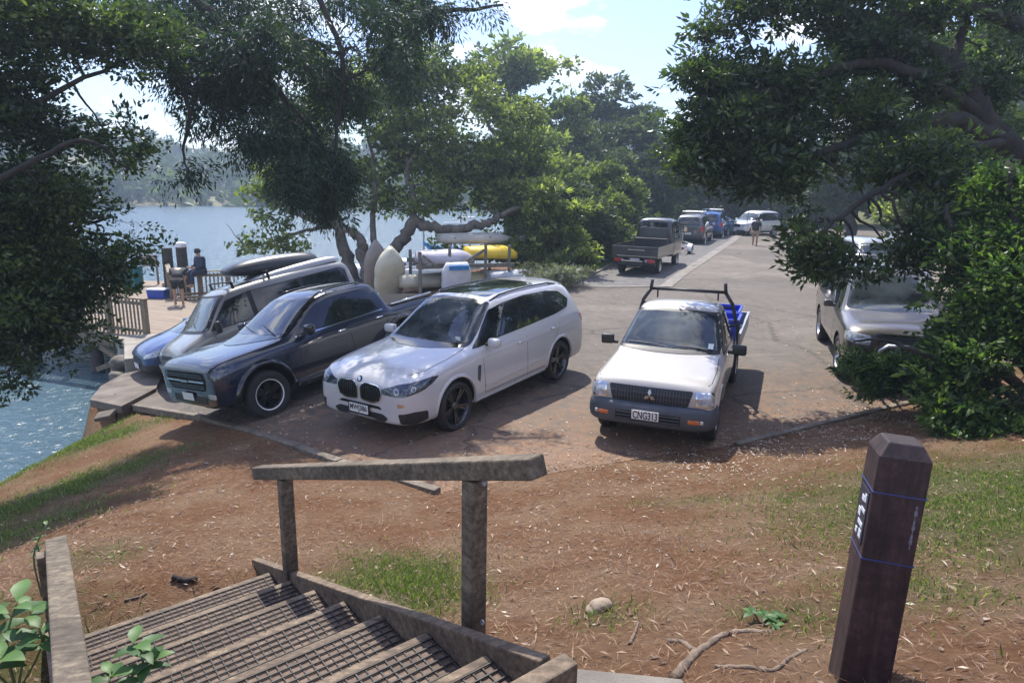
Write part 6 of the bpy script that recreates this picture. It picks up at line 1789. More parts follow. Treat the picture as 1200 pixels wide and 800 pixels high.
    # five fingers on each hand
    for wr, ha in (('wrL', 'haL'), ('wrR', 'haR')):
        w_ = Vector(J[wr]); h2 = Vector(J[ha]); d = (h2 - w_).normalized(); side = d.cross(Vector((0, 1, 0.2))).normalized()
        for k, (o_, ln) in enumerate(((-.026, .065), (-.009, .08), (.009, .075), (.025, .058))):
            b0 = h2 + side * o_ + d * .02
            MB().tube([b0, b0 + d * ln * .5, b0 + d * ln * .85 + Vector((0, -.02, 0))], [.010, .009, .007], 6).build('finger', skin, body, smooth=True)
        b0 = h2 + side * .03 - d * .01
        MB().tube([b0, b0 + (d * .6 + side * .7) * .04, b0 + (d * .9 + side * .5) * .065], [.012, .011, .008], 6).build('thumb', skin, body, smooth=True)
    return t
blk = simple('black_cloth', (.02, .02, .024), .85, var=.2); navy = simple('navy_cloth', (.025, .035, .07), .85, var=.2); khaki = simple('khaki_cloth', (.38, .28, .19), .85, var=.15)
dgreen = simple('dark_top', (.035, .04, .045), .85, var=.2); hairm = simple('dark_hair', (.03, .02, .015), .7)
# walking man on the road
J = dict(hip=(0, 0, .93), belly=(0, -.01, 1.08), chest=(0, -.01, 1.34), neck=(0, -.015, 1.52), head=(0, -.03, 1.62), crown=(0, -.02, 1.70), shL=(.19, 0, 1.42), elL=(.25, .05, 1.15), wrL=(.24, -.06, .92), haL=(.24, -.09, .85), shR=(-.19, 0, 1.42), elR=(-.25, -.02, 1.15), wrR=(-.25, -.16, .95), haR=(-.25, -.2, .89),
         thL=(.10, -.02, .86), knL=(.10, -.16, .50), anL=(.10, -.04, .09), toL=(.11, -.20, .045), thR=(-.10, .02, .86), knR=(-.10, .06, .49), anR=(-.10, .26, .12), toR=(-.11, .15, .045))
person('man in a dark T-shirt and khaki shorts walking on the road', (14.0, 38.6, 0), R(-20), J, hairm, (blk, 'short'), None, khaki)
# bending person
J = dict(hip=(0, .12, .88), belly=(0, .0, 1.0), chest=(0, -.24, 1.13), neck=(0, -.40, 1.13), head=(0, -.50, 1.05), crown=(0, -.56, .99), shL=(.19, -.28, 1.13), elL=(.2, -.36, .86), wrL=(.13, -.52, .74), haL=(.11, -.58, .70), shR=(-.19, -.28, 1.13), elR=(-.2, -.36, .86), wrR=(-.13, -.52, .74), haR=(-.11, -.58, .70),
         thL=(.10, .12, .82), knL=(.11, .07, .47), anL=(.11, .12, .09), toL=(.12, -.05, .045), thR=(-.10, .12, .82), knR=(-.11, .07, .47), anR=(-.11, .12, .09), toR=(-.12, -.05, .045))
p = gp(211, 358, DZ); person('barefoot person bending over at the far wharf fence in black shorts', p, R(200), J, hairm, (dgreen, 'short'), None, blk)
# seated person
J = dict(hip=(0, 0, .94), belly=(0, -.02, 1.06), chest=(0, -.06, 1.30), neck=(0, -.09, 1.47), head=(0, -.12, 1.57), crown=(0, -.12, 1.65), shL=(.18, -.05, 1.38), elL=(.22, -.10, 1.12), wrL=(.13, -.33, 1.06), haL=(.11, -.40, 1.07), shR=(-.18, -.05, 1.38), elR=(-.22, -.10, 1.12), wrR=(-.13, -.33, 1.06), haR=(-.11, -.40, 1.07),
         thL=(.10, -.06, .93), knL=(.12, -.45, .88), anL=(.12, -.42, .46), toL=(.12, -.58, .41), thR=(-.10, -.06, .93), knR=(-.12, -.45, .88), anR=(-.12, -.36, .46), toR=(-.12, -.52, .41))
p = FA + fu * (FB - FA).length * .37; person('person in a cap and dark hoodie sitting on the wharf fence rail', p, R(-35), J, hairm, (navy, 'long'), None, navy, hat=blk, long_legs=True)
# ------------------------------------------------------------------ vehicles in place
def hd(a, b): return math.atan2(b[1] - a[1], b[0] - a[0])
def settle(c, x, y, h, wb, tw):
    """stand a vehicle on the sloping car park"""
    h = R(h); f = Vector((math.cos(h), math.sin(h))); l = Vector((-f.y, f.x)); o = Vector((x, y))
    P_ = []
    for a in (wb, -wb):
        for b in (tw, -tw):
            q = o + f * a + l * b; P_.append(Vector((q.x, q.y, lotz(q.x, q.y))))
    zc = sum(p.z for p in P_) / 4
    up = ((P_[0] - P_[3]).cross(P_[1] - P_[2])).normalized()
    if up.z < 0: up = -up
    fx = Vector((f.x, f.y, 0)); fx = (fx - up * fx.dot(up)).normalized(); ly = up.cross(fx)
    r = c.root if hasattr(c, 'root') else c
    r.rotation_euler = Matrix((fx, ly, up)).transposed().to_euler(); r.location = (x, y, zc + .006)
suv = build_white_suv()
settle(suv, -.722, 10.70, -123.5, 1.466, .8)
pk = build_navy_pickup()
settle(pk, -3.69, 12.03, -128, 1.53, .8)
ute = build_white_ute()
settle(ute, 2.70, 10.34, -113, 1.45, .75)
van = build_grey_van()
settle(van, -5.65, 15.1, -137, 1.35, .75)
# roof box on the van
rb_ = thing('roof_box', 'black aerodynamic roof box carried on the silver-grey van', 'roof box', (0, 0, 0))
rows = [(-1.08, .06, .30, .42), (-1.03, .0, .40, .46), (-.6, 0, .43, .47), (.1, 0, .42, .47), (.65, 0, .36, .45), (.95, .02, .28, .40), (1.08, .06, .18, .3)]
V = []; F = []
for (x, z0, z1, w) in rows:
    V += [(x, -w * .8, z0), (x, -w, z0 + .08), (x, -w, (z0 + z1) * .45 + .04), (x, -w * .75, z1), (x, 0, z1 + .015), (x, w * .75, z1), (x, w, (z0 + z1) * .45 + .04), (x, w, z0 + .08), (x, w * .8, z0)]
for i in range(len(rows) - 1):
    for k in range(9): F.append((i * 9 + k, i * 9 + (k + 1) % 9, (i + 1) * 9 + (k + 1) % 9, (i + 1) * 9 + k))
F += [tuple(range(8, -1, -1)), tuple((len(rows) - 1) * 9 + k for k in range(9))]
MB().add(V, F).build('box_shell', simple('roof_box_plastic', (.03, .032, .036), .35, var=.1, coat=.3), rb_, smooth=True, sub=1)
for sd_ in (1, -1): MB().beam((-.95, sd_ * .462, .16), (.8, sd_ * .45, .13), .008, .014).build('seam_strip', M['grey_plastic'], rb_)
vr = van.root; c_, s_ = math.cos(vr.rotation_euler.z), math.sin(vr.rotation_euler.z)
lx, ly = -.5, .0; RB_Z = 1.99
bpy.context.view_layer.update()
mw = vr.rotation_euler.to_matrix(); rb_.location = Vector(vr.location) + mw @ Vector((lx, ly, RB_Z)); rb_.rotation_euler = (mw @ Matrix.Rotation(R(-7), 3, 'Y')).to_euler()
hb = generic_car('parked_hatchback', 'blue hatchback at the far left of the row, mostly hidden by the van', 'car', 'hatch', car_paint('hatch_blue', (.012, .045, .16), .5, .28, .05), level=2)
settle(hb, -6.95, 16.1, -137, 1.35, .75)
# crate on the ute tray
ur = ute.root; c_, s_ = math.cos(ur.rotation_euler.z), math.sin(ur.rotation_euler.z)
mu = ur.rotation_euler.to_matrix()
def on_ute(lx, ly): return Vector(ur.location) + mu @ Vector((lx, ly, .84))
bl_ = simple('crate_blue', (.01, .035, .48), .35, var=.15)
for (lx, ly, w, d_, h_, lab) in ((-1.45, .50, .62, .62, .34, 'bright blue open plastic crate on the ute tray right behind the rack'), (-2.25, .45, .62, .7, .34, 'bright blue open plastic crate at the back of the ute tray')):
    t = thing('plastic_crate', lab, 'crate', on_ute(lx, ly), 0, group='blue crates on the ute'); t.rotation_euler = ur.rotation_euler
    mb = MB().box((0, 0, .012), (d_, w, .02))
    for q in (1, -1): mb.box((q * (d_ / 2 - .01), 0, h_ / 2 + .024), (.02, w, h_)).box((0, q * (w / 2 - .01), h_ / 2 + .024), (d_ - .045, .02, h_))
    mb.build('crate_body', bl_, t, bevel=.004)
    mb = MB()
    for q in (1, -1): mb.box((q * (d_ / 2 + .005), 0, h_ + .03), (.04, w + .05, .035)).box((0, q * (w / 2 + .005), h_ + .03), (d_ - .035, .04, .03))
    mb.build('crate_rim', simple('crate_rim_blue', (.05, .09, .5), .35), t)
# brown four-wheel drive under the tree
bw = generic_car('parked_four_wheel_drive', 'bronze-grey four-wheel drive half hidden by the bush at the right edge of the car park', 'car', 'wagon', car_paint('bronze_paint', (.10, .09, .078), .6, .35, .12), level=2)
settle(bw, 7.15, 12.57, -108, 1.38, .8)
bw.patch('bonnet_trim', [Fr([(-.45, .93), (.45, .93), (.45, .96), (-.45, .96)])], (-1, 0, 0), M['chrome'], off=.01)
MB().tube([(2.27, -.42, .5), (2.36, -.4, .72), (2.36, -.3, .80), (2.36, .3, .80), (2.36, .4, .72), (2.27, .42, .5)], .035, 8).build('bull_bar', M['alloy'], bw.root, smooth=True)
for x in (-1.2, -.2): MB().tube([(x, -.62, 1.78), (x, -.60, 1.9), (x, .60, 1.9), (x, .62, 1.78)], .02, 6).build('roof_bar', M['alloy'], bw.root, smooth=True)
# distant cars
silver = car_paint('silver_paint', (.42, .43, .44), .6, .35, .08); greyp = car_paint('grey_paint', (.12, .125, .13), .5, .35, .08)
bluep = car_paint('blue_paint', (.012, .10, .33), .4, .3, .05); whitep = car_paint('white_paint_far', (.74, .75, .77), 0, .35, .04); tealb = car_paint('steel_blue_paint', (.03, .11, .2), .5, .3, .05)
g1 = generic_car('parked_wagon', 'dark grey wagon with roof bars parked ahead of the small trailer', 'car', 'wagon', greyp, 'cars parked along the brick bay')
g1.place(11.26, 39.0, .01, R(66), anchor=(-1.38, -.9))
for x in (-1.2, .0): MB().tube([(x, -.62, 1.82), (x, -.6, 1.93), (x, .6, 1.93), (x, .62, 1.82)], .025, 6).build('roof_bar', M['alloy'], g1.root)
g2 = generic_car('parked_wagon', 'bright blue wagon with silver roof bars in the middle of the far row', 'car', 'wagon', bluep, 'cars parked along the brick bay'); g2.place(13.9, 44.2, .01, R(66), anchor=(-1.38, -.9))
for x in (-1.2, .0): MB().tube([(x, -.62, 1.82), (x, -.6, 1.93), (x, .6, 1.93), (x, .62, 1.82)], .025, 6).build('roof_bar', M['alloy'], g2.root)
g3 = generic_car('parked_hatchback', 'steel blue hatchback side-on beside the white four-wheel drive at the road end', 'car', 'hatch', tealb, 'cars parked along the brick bay'); g3.place(16.2, 47.3, .01, R(12), anchor=(1.35, -.9))
g4 = generic_car('parked_four_wheel_drive', 'white four-wheel drive turned sideways at the end of the road', 'car', 'wagon', whitep, 'cars parked along the brick bay'); g4.place(19.0, 48.6, .01, R(-143), anchor=(-1.38, .9))
MB().tube([(1.9, .75, .9), (1.9, .75, 2.1)], .02, 6).build('aerial', M['black_plastic'], g4.root)
for i, (x, y, a, p_, k_, lab) in enumerate([(11.5, 21.0, -100, silver, 'wagon', 'silver wagon behind the bronze-grey four-wheel drive, seen through leaves'), (14.3, 25.6, -105, whitep, 'hatch', 'white hatchback behind the branches, second car back on the right'),
                                            (18.0, 30.5, -110, silver, 'hatch', 'silver hatchback third car back on the right behind the leaves'), (22.0, 35.0, -115, bluep, 'hatch', 'blue hatchback furthest back in the right-hand row')]):
    g = generic_car('parked_car', lab, 'car', k_, p_, 'cars parked on the right of the road'); g.place(x, y, .006, R(a))

# small dark flatbed truck seen from behind
tp = car_paint('truck_charcoal', (.028, .032, .04), .2, .35, .08)
tr = thing('flatbed_truck', 'charcoal flatbed truck seen from behind on the brick bay', 'truck', (0, 0, 0))
MB().box((-.9, 0, .52), (4.3, .8, .16)).build('chassis', M['dark_steel'], tr, bevel=.02)
MB().box((-1.25, 0, .70), (2.7, 1.72, .07)).build('tray', tp, tr, bevel=.01)
for s in (1, -1):
    MB().box((-1.25, s * .845, .91), (2.7, .035, .34)).box((-1.25, s * .85, 1.085), (2.72, .05, .03)).build('tray_side', tp, tr, bevel=.006)
MB().box((-2.62, 0, .91), (.035, 1.73, .34)).box((-2.63, 0, 1.085), (.05, 1.76, .03)).build('tailgate', tp, tr, bevel=.006)
MB().box((-2.655, -.05, .97), (.02, .62, .03)).build('tailgate_handle', M['alloy'], tr)
mb = MB()
mb.box((.17, 0, 1.28), (.05, 1.2, .75)); mb.build('headboard', tp, tr, bevel=.01)
# cab
rows = [(.32, .55, 1.0, .80), (.33, .45, 2.02, .74), (.55, .45, 2.08, .74), (1.5, .45, 2.07, .72), (1.75, .45, 1.98, .70), (2.05, .45, 1.35, .80), (2.15, .45, 1.1, .82), (2.18, .6, .9, .78)]
stt = [(.30, .55, 1.15, .76, 1.35, .62), (.32, .50, 1.2, .82, 1.95, .66), (.45, .48, 1.2, .83, 2.0, .68), (1.4, .48, 1.2, .83, 2.02, .68), (1.62, .48, 1.18, .83, 1.95, .66), (2.0, .48, 1.12, .82, 1.32, .72), (2.08, .48, 1.0, .8, 1.18, .68), (2.12, .5, .9, .7, 1.05, .5)]
tc_ = Car('tmp', 'temporary cab body of the truck', 'x', stt, tp, .03, 1)
cab = tc_.body; oldroot = tc_.root; tc_.root = tr; cab.parent = tr; cab.name = 'cab'; remove(oldroot)
tc_.patch('rear_window', [Rr([(-.56, 1.32), (.56, 1.32), (.52, 1.86), (-.52, 1.86)])], (1, 0, 0), M['glass'], off=.006, rnd=.05)
tc_.patch('windscreen', [Fr([(-.66, 1.25), (.66, 1.25), (.58, 1.88), (-.58, 1.88)])], (-1, 0, 0), M['screen'], off=.006, rnd=.05)
tc_.windows([(1.85, 1.22), (1.5, 1.85), (.5, 1.88), (.48, 1.22)], [1.8, .5], .02)
tc_.mirrors(1.75, .86, 1.55, M['black_plastic'], (.08, .16, .28))
for s in (1, -1):
    MB().box((-2.66, s * .62, .58), (.05, .30, .12)).build('tail_light', M['lamp_red'], tr, bevel=.01)
    MB().box((-2.67, s * .44, .58), (.04, .08, .10)).build('reversing_light', M['lamp_clear'], tr, bevel=.01)
o = MB().box((-2.67, -.02, .60), (.012, .36, .125)).build('number_plate', M['plate_white'], tr)
MB().box((-2.62, 0, .48), (.10, 1.6, .10)).build('rear_bumper', M['dark_steel'], tr, bevel=.01)
tc_.wheels((1.35, -1.75), .80, .32, .20, .19, 8, M['alloy'], 'multi')
MB().box((-2.1, .0, .47), (.02, 1.55, .3)).build('mudguard', M['black_plastic'], tr)
hdg = R(65); tr.location = (5.6, 26.9, .02); cx_ = 5.6 - math.cos(hdg) * 2.64; cy_ = 26.9 - math.sin(hdg) * 2.64; tr.rotation_euler = (0, 0, hdg)
t = thing('tool_box', 'black tool box in the tray of the charcoal flatbed truck', 'tool box', (cx_ + math.cos(hdg) * 2.55, cy_ + math.sin(hdg) * 2.55, .75), hdg)
MB().box((0, 0, .24), (.5, 1.3, .48)).build('box_body', simple('toolbox_black', (.02, .022, .028), .45), t, bevel=.02)
MB().box((0, 0, .50), (.54, 1.34, .05)).build('lid', M['dark_steel'], t, bevel=.012)
# trailer
tl = thing('boat_trailer', 'small galvanised boat trailer parked between the truck and the dark grey wagon', 'trailer', (8.25, 33.4, .012), R(66))
mb = MB().beam((-1.4, -.55, .48), (.6, -.55, .5), .06, .07).beam((-1.4, .55, .48), (.6, .55, .5), .06, .07).beam((.6, -.55, .5), (1.9, 0, .5), .06, .06).beam((.6, .55, .5), (1.9, 0, .5), .06, .06)
for x in (-1.35, -.5, .4): mb.beam((x, -.58, .50), (x, .58, .50), .05, .05)
mb.build('frame', M['galv'], tl)
w0 = make_wheel(.27, .16, .15, 5, M['galv'], 'five')
for k, s in enumerate((1, -1)):
    w_ = w0 if k == 0 else copy_tree(w0)
    w_.parent = tl; w_.location = (-.6, s * .72, .27); w_.rotation_euler = (0, 0, 0 if s > 0 else math.pi)
    P = [(-.6 + math.cos(a) * .34, s * .63 if s < 0 else .63, .27 + math.sin(a) * .34) for a in [R(q) for q in range(0, 181, 20)]]
    V = []; 
    for p in P: V += [(p[0], s * .62, p[2]), (p[0], s * .84, p[2])]
    F = [(2 * i, 2 * i + 1, 2 * i + 3, 2 * i + 2) for i in range(len(P) - 1)]
    g = MB().add(V, F).build('mudguard', cap_m, tl); so = g.modifiers.new('s', 'SOLIDIFY'); so.thickness = .01
MB().box((-1.45, 0, .44), (.04, 1.2, .14)).build('light_board', cap_m, tl)
for s in (1, -1): MB().box((-1.48, s * .48, .44), (.03, .16, .09)).build('tail_light', M['lamp_red'], tl)
MB().beam((1.2, 0, .5), (1.2, 0, 1.1), .06, .06).box((1.2, 0, 1.05), (.2, .12, .18)).build('winch_post', M['galv'], tl)
MB().box((-.4, .2, .7), (.5, .6, .3)).build('white_tank', cap_m, tl, bevel=.05)

# ------------------------------------------------------------------ trees
def P(u, v, d): return tuple(at(u, v, d))
# near left, broad-leaved coastal tree: trunk out of frame, crown hanging over the water
tree('coastal_tree', 'dark broad-leaved tree overhanging the water at the left edge', 'tree', (-9.3, 5.5, -.6),
     [([(-9.3, 5.5, -.8), (-8.9, 6.6, 1.2), (-8.2, 7.8, 2.6), P(40, 270, 9.5), P(130, 255, 9.6)], .13, .012), ([(-8.9, 6.6, 1.2), P(-60, 330, 9.), P(40, 370, 9.), P(90, 395, 9.)], .07, .012),
      ([(-8.2, 7.8, 2.6), P(-30, 150, 9), P(60, 110, 9), P(170, 60, 9.5)], .09, .012), ([(-8.6, 7.2, 1.8), P(20, 200, 8), P(100, 165, 8), P(150, 200, 8.4)], .055, .008)],
     [BL(20, 385, 9.2, 75, 52), BL(72, 350, 9.4, 54, 34, w=.9), BL(10, 440, 8.8, 52, 26, w=.7), BL(112, 292, 9.6, 54, 28, w=.8), BL(40, 300, 9.4, 78, 44), BL(140, 240, 9.8, 34, 20, w=.6), BL(80, 235, 9.6, 60, 36), BL(5, 220, 9, 70, 52),
      BL(45, 150, 9.2, 82, 44, w=.9), BL(135, 165, 9.6, 48, 36, w=.6), BL(-20, 90, 9, 80, 60, w=.9), BL(80, 70, 9.2, 90, 45, w=.9), BL(60, 8, 9, 110, 42), BL(-60, 300, 9, 70, 90, w=.7), BL(95, 398, 9.3, 24, 14, w=.5), BL(170, 40, 9.6, 60, 40, w=.6), BL(50, 272, 9.5, 60, 34), BL(135, 268, 9.7, 38, 24, w=.9), BL(100, 325, 9.4, 44, 26, w=.9), BL(30, 345, 9.1, 60, 36)],
     'broad', 94000, .082, .036, .30, 101, 'dark', gap=.60, twigs=240, per=40)
# conifer boughs from above left
cb = []
for (u, v, ru, rv, w) in [(250, 120, 42, 34, 1), (300, 90, 50, 40, 1.), (330, 150, 48, 36, 1.1), (375, 185, 40, 24, 1), (290, 165, 34, 28, .9), (250, 45, 60, 40, .9), (340, 40, 60, 40, 1.), (420, 60, 46, 40, .8), (460, 30, 40, 30, .7), (395, 110, 44, 40, .8), (500, 15, 50, 18, .7), (565, 3, 32, 8, .6),
                          (380, 235, 22, 34, .7), (395, 215, 18, 20, .6), (228, 160, 18, 16, .6), (205, 60, 40, 50, .8), (470, 80, 26, 30, .5), (300, 10, 90, 22, 1), (420, 5, 90, 16, .9), (180, 10, 60, 24, .8), (345, 215, 12, 26, .5), (240, 195, 12, 14, .4), (218, 205, 12, 16, .4)]:
    cb.append(BL(u, v, 11.5 + .8 * math.sin(u * .05), ru, rv, .75, w))
tree('conifer', 'dark conifer with drooping boughs hanging into the top left of the view', 'tree', (-9.8, 9.0, -1.0),
     [([(-9.8, 9.0, -1.3), (-9.7, 9.0, 3), (-9.3, 9.4, 8), (-9, 9.6, 11)], .34, .12), ([(-9.5, 9.2, 6.2), P(150, -40, 11), P(260, 30, 11.4), P(330, 110, 11.6), P(385, 180, 11.6)], .13, .03), ([(-9.3, 9.3, 7.5), P(200, -90, 11), P(350, -40, 11.3), P(500, 10, 11.5), P(590, 6, 11.6)], .12, .02),
      ([(-9.6, 9.1, 5), P(90, -20, 11), P(190, 60, 11), P(222, 130, 10.9), P(214, 178, 10.8), P(224, 212, 10.7)], .08, .006), ([P(260, 30, 11.4), P(270, 90, 11.2), P(255, 160, 11.2)], .05, .015), ([P(350, -40, 11.3), P(400, 60, 11.5), P(395, 160, 11.6), P(385, 245, 11.6)], .06, .015)],
     cb, 'conifer', 100000, .10, .024, .27, 102, 'dark', hang=.55, gap=.46, twigs=220, per=72, flat=.8, twig_r=.008)
# mid-left leaning coastal trees on the shore
def TP(u, v, d): return P(u, v, d * 1.165)
def TB(u, v, d, ru, rv=None, rd=None, w=1.): return BL(u, v, d * 1.165, ru, rv, rd, w)
tree('coastal_tree', 'spreading olive-green tree with several leaning trunks and one long low limb behind the pickup', 'tree', tuple(gp(425, 336, -.6)),
     [([tuple(gp(421, 340, -.75)), TP(405, 300, 21.5), TP(396, 265, 21.6), TP(385, 225, 21.6), TP(350, 180, 21.5)], .30, .09), ([tuple(gp(434, 340, -.65)), TP(425, 300, 21), TP(426, 285, 21), TP(410, 272, 21), TP(380, 262, 21), TP(345, 250, 21)], .26, .07),
      ([tuple(gp(446, 338, -.65)), TP(448, 305, 21.2), TP(468, 285, 21.1), TP(484, 262, 21), TP(500, 264, 21), TP(530, 270, 21), TP(556, 264, 21), TP(576, 262, 21), TP(590, 250, 21.2), TP(615, 244, 21.4)], .28, .09),
      ([TP(484, 265, 21), TP(484, 235, 21.2), TP(478, 200, 21.4), TP(500, 150, 21.6)], .16, .05), ([TP(445, 305, 21), TP(436, 265, 21.4), TP(440, 220, 21.6), TP(430, 150, 22)], .15, .05), ([TP(396, 265, 21.6), TP(360, 270, 21.4), TP(320, 282, 21.2), TP(285, 292, 21)], .08, .03),
      ([TP(345, 250, 21), TP(320, 235, 21), TP(290, 225, 20.8)], .06, .02)],
     [TB(300, 240, 21, 44, 24, w=.8), TB(340, 215, 21.5, 46, 26), TB(275, 285, 20.8, 24, 12, w=.6), TB(330, 285, 21, 34, 12, w=.6), TB(380, 200, 22, 50, 34), TB(440, 180, 22, 52, 40), TB(430, 125, 22.5, 60, 36), TB(360, 150, 22, 50, 36), TB(500, 165, 22, 54, 44), TB(495, 100, 22.5, 58, 36), TB(550, 130, 22.5, 46, 44),
      TB(470, 65, 23, 60, 28, w=.9), TB(545, 70, 23, 44, 32, w=.8), TB(560, 190, 22, 44, 32), TB(510, 220, 21.6, 40, 26, w=.9), TB(595, 215, 22, 36, 26, w=.9), TB(560, 240, 22, 36, 14, w=.7), TB(620, 185, 22.5, 34, 30, w=.8), TB(600, 150, 22.5, 36, 34, w=.8), TB(400, 240, 21.6, 26, 14, w=.6), TB(520, 285, 21.5, 24, 11, w=.5), TB(265, 262, 20.6, 18, 14, w=.5), TB(380, 80, 22.5, 50, 30, w=.8), TB(500, 242, 21.2, 30, 14, w=.8), TB(578, 262, 21.6, 26, 16, w=.8), TB(455, 235, 21.6, 24, 16, w=.7), TB(310, 262, 21, 34, 14, w=.7), TB(365, 232, 21.4, 30, 16, w=.7), TB(600, 240, 21.8, 24, 14, w=.7)],
     'pohu', 90000, .18, .095, .58, 103, 'grey', gap=.60, twigs=240, per=48)
# near right tree
tree('overhanging_tree', 'big dark glossy-leaved tree reaching over the road from the right edge', 'tree', (11.3, 8.6, .5),
     [([(11.3, 8.6, .2), (10.7, 9.0, 2.), P(1235, 200, 10.8), P(1165, 150, 10.8), P(1115, 85, 10.9), P(1050, 35, 11), P(960, 5, 11.4)], .30, .07), ([P(1180, 165, 10.8), P(1110, 140, 10.6), P(1050, 150, 10.4), P(960, 180, 10.2), P(890, 212, 10.2)], .15, .03),
      ([P(1150, 130, 10.8), P(1040, 75, 10.4), P(950, 90, 10.4), P(860, 120, 10.6)], .11, .02), ([(10.7, 9.0, 2.0), P(1290, 90, 10.6), P(1190, 25, 10.8), P(1110, 12, 10.8), P(1040, 18, 11)], .18, .05), ([P(1110, 80, 10.9), P(1130, 20, 11.2), P(1100, -60, 11.5)], .1, .04),
      ([P(1180, 165, 10.8), P(1100, 185, 9.8), P(1020, 230, 9.6), P(960, 275, 9.6), P(930, 305, 9.6)], .07, .015)],
     [BL(870, 30, 11, 50, 36), BL(840, 90, 10.8, 42, 36), BL(815, 145, 10.8, 34, 30), BL(860, 150, 10.6, 48, 36), BL(820, 195, 10.6, 30, 22, w=.9), BL(870, 205, 10.4, 46, 26), BL(930, 20, 11, 60, 34), BL(915, 90, 10.8, 50, 40), BL(930, 160, 10.4, 52, 38), BL(990, 60, 11, 60, 44), BL(1000, 130, 10.6, 56, 40), BL(1060, 20, 11.2, 62, 36, w=.9), BL(1070, 100, 11, 50, 34, w=.7),
      BL(918, 214, 10.2, 40, 18), BL(985, 205, 10, 52, 32), BL(1050, 190, 10, 50, 30, w=.8), BL(960, 255, 9.8, 40, 22), BL(1020, 250, 9.7, 44, 26), BL(962, 288, 9.7, 22, 20, w=.7), BL(975, 308, 9.6, 20, 14, w=.7), BL(1080, 240, 9.6, 50, 30), BL(1060, 285, 9.5, 50, 24, w=.9), BL(1010, 295, 9.5, 34, 16, w=.7), BL(1150, 60, 11, 60, 60, w=.5), BL(1150, -10, 11.2, 80, 40, w=.8), BL(1000, -30, 11.4, 90, 30), BL(880, -20, 11.2, 50, 20), BL(800, 178, 10.8, 14, 14, w=.5), BL(1130, 200, 9.6, 50, 30, w=.8), BL(958, 262, 9.8, 28, 26, w=1.2), BL(985, 275, 9.7, 40, 26, w=1.4), BL(1040, 268, 9.6, 44, 26, w=1.4), BL(1085, 275, 9.5, 34, 24, w=1.3), BL(945, 308, 9.7, 16, 12, w=1.), BL(985, 318, 9.6, 26, 14, w=1.1), BL(1050, 310, 9.5, 34, 12, w=1.1)],
     'broad', 100000, .12, .045, .36, 104, 'dark', gap=.54, twigs=260, per=42)
# understory shrubs on the right
tree('leafy_shrub', 'dense green shrub with bright sprays pressing against the bronze-grey car on the right', 'shrub', (7.6, 8.9, .35),
     [([(7.6, 8.9, .2), P(1150, 400, 8.6), P(1120, 300, 8.8), P(1110, 240, 9)], .08, .03), ([(7.6, 8.9, .2), P(1180, 350, 8.4), P(1190, 250, 8.4), P(1180, 190, 8.6)], .09, .03), ([(7.5, 8.8, .3), P(1090, 420, 8.6), P(1040, 400, 8.8), P(1000, 400, 8.9)], .05, .012)],
     [BL(1175, 230, 8.8, 44, 32), BL(1135, 300, 8.8, 32, 30), BL(1185, 310, 8.4, 40, 40), BL(1145, 380, 8.5, 38, 38), BL(1195, 400, 8.2, 40, 46), BL(1140, 450, 8.4, 34, 34), BL(1180, 480, 8.2, 44, 36), BL(1095, 345, 8.9, 16, 12, w=.4), BL(1108, 410, 8.8, 20, 24, w=.6), BL(1215, 330, 8.2, 36, 66), BL(1150, 515, 8.1, 40, 20, w=1.2), BL(1215, 520, 7.8, 40, 36, w=1.2), BL(1125, 478, 8.4, 34, 30, w=1.2), BL(1170, 430, 8.2, 40, 36, w=1.2), BL(1185, 510, 8.0, 36, 30, w=1.2), BL(1110, 440, 8.6, 26, 26, w=1.), BL(1190, 270, 8.5, 36, 30)],
     'bush', 62000, .10, .042, .28, 105, 'dark', gap=.36, twigs=110, per=30)
lb = gpt(6, 560)
tree('bank_shrub', 'small fresh green shrub on the bank at the left edge of the view', 'shrub', tuple(lb), [([tuple(lb - Vector((0, 0, .1))), tuple(lb + Vector((-.1, 0, .4)))], .025, .01)],
     [(lb.x - .25, lb.y, lb.z + .4, .35, .35, .3, 1), (lb.x - .1, lb.y + .5, lb.z + .35, .3, .35, .28, .8), (lb.x - .45, lb.y - .4, lb.z + .45, .35, .35, .32, .9)], 'bush', 6000, .075, .035, .15, 131, 'dark', gap=.3, twigs=40, per=20, twig_r=.005)
tree('leafy_shrub', 'low dark shrub spreading in front of the bronze-grey car bumper', 'shrub', tuple(gp(1030, 462, 0)),
     [([tuple(gp(1030, 464, -.05)), P(1030, 430, 9.9), P(1010, 405, 9.9)], .03, .01), ([tuple(gp(1040, 464, -.05)), P(1050, 430, 9.9), P(1075, 410, 9.8)], .03, .01)],
     [BL(1015, 432, 10, 22, 13, w=.9), BL(1052, 432, 9.8, 26, 18), BL(1035, 448, 9.8, 34, 9), BL(1000, 420, 10.2, 12, 9, w=.5), BL(1085, 442, 9.6, 26, 16)],
     'bush', 12000, .085, .03, .2, 106, 'dark', gap=.2, twigs=40, per=20, twig_r=.006)
tree('sunlit_tree', 'yellow-green sunlit tree behind the dark overhanging limbs on the right', 'tree', (15.5, 15.5, .9),
     [([(15.5, 15.5, .6), P(1180, 200, 20.), P(1150, 120, 20.5), P(1120, 60, 21)], .25, .06)],
     [BL(1150, 90, 21, 60, 50), BL(1090, 60, 21, 50, 40), BL(1170, 170, 20, 60, 40), BL(1110, 140, 20.5, 44, 34, w=.8), BL(1190, 30, 21, 60, 40), BL(1190, 240, 19.5, 50, 40), BL(1120, 215, 19.5, 44, 30), BL(1060, 110, 21, 40, 30, w=.7), BL(1050, 30, 21.5, 50, 30, w=.7)],
     'light', 34000, .16, .075, .45, 107, 'grey', gap=.3, twigs=60, per=20)
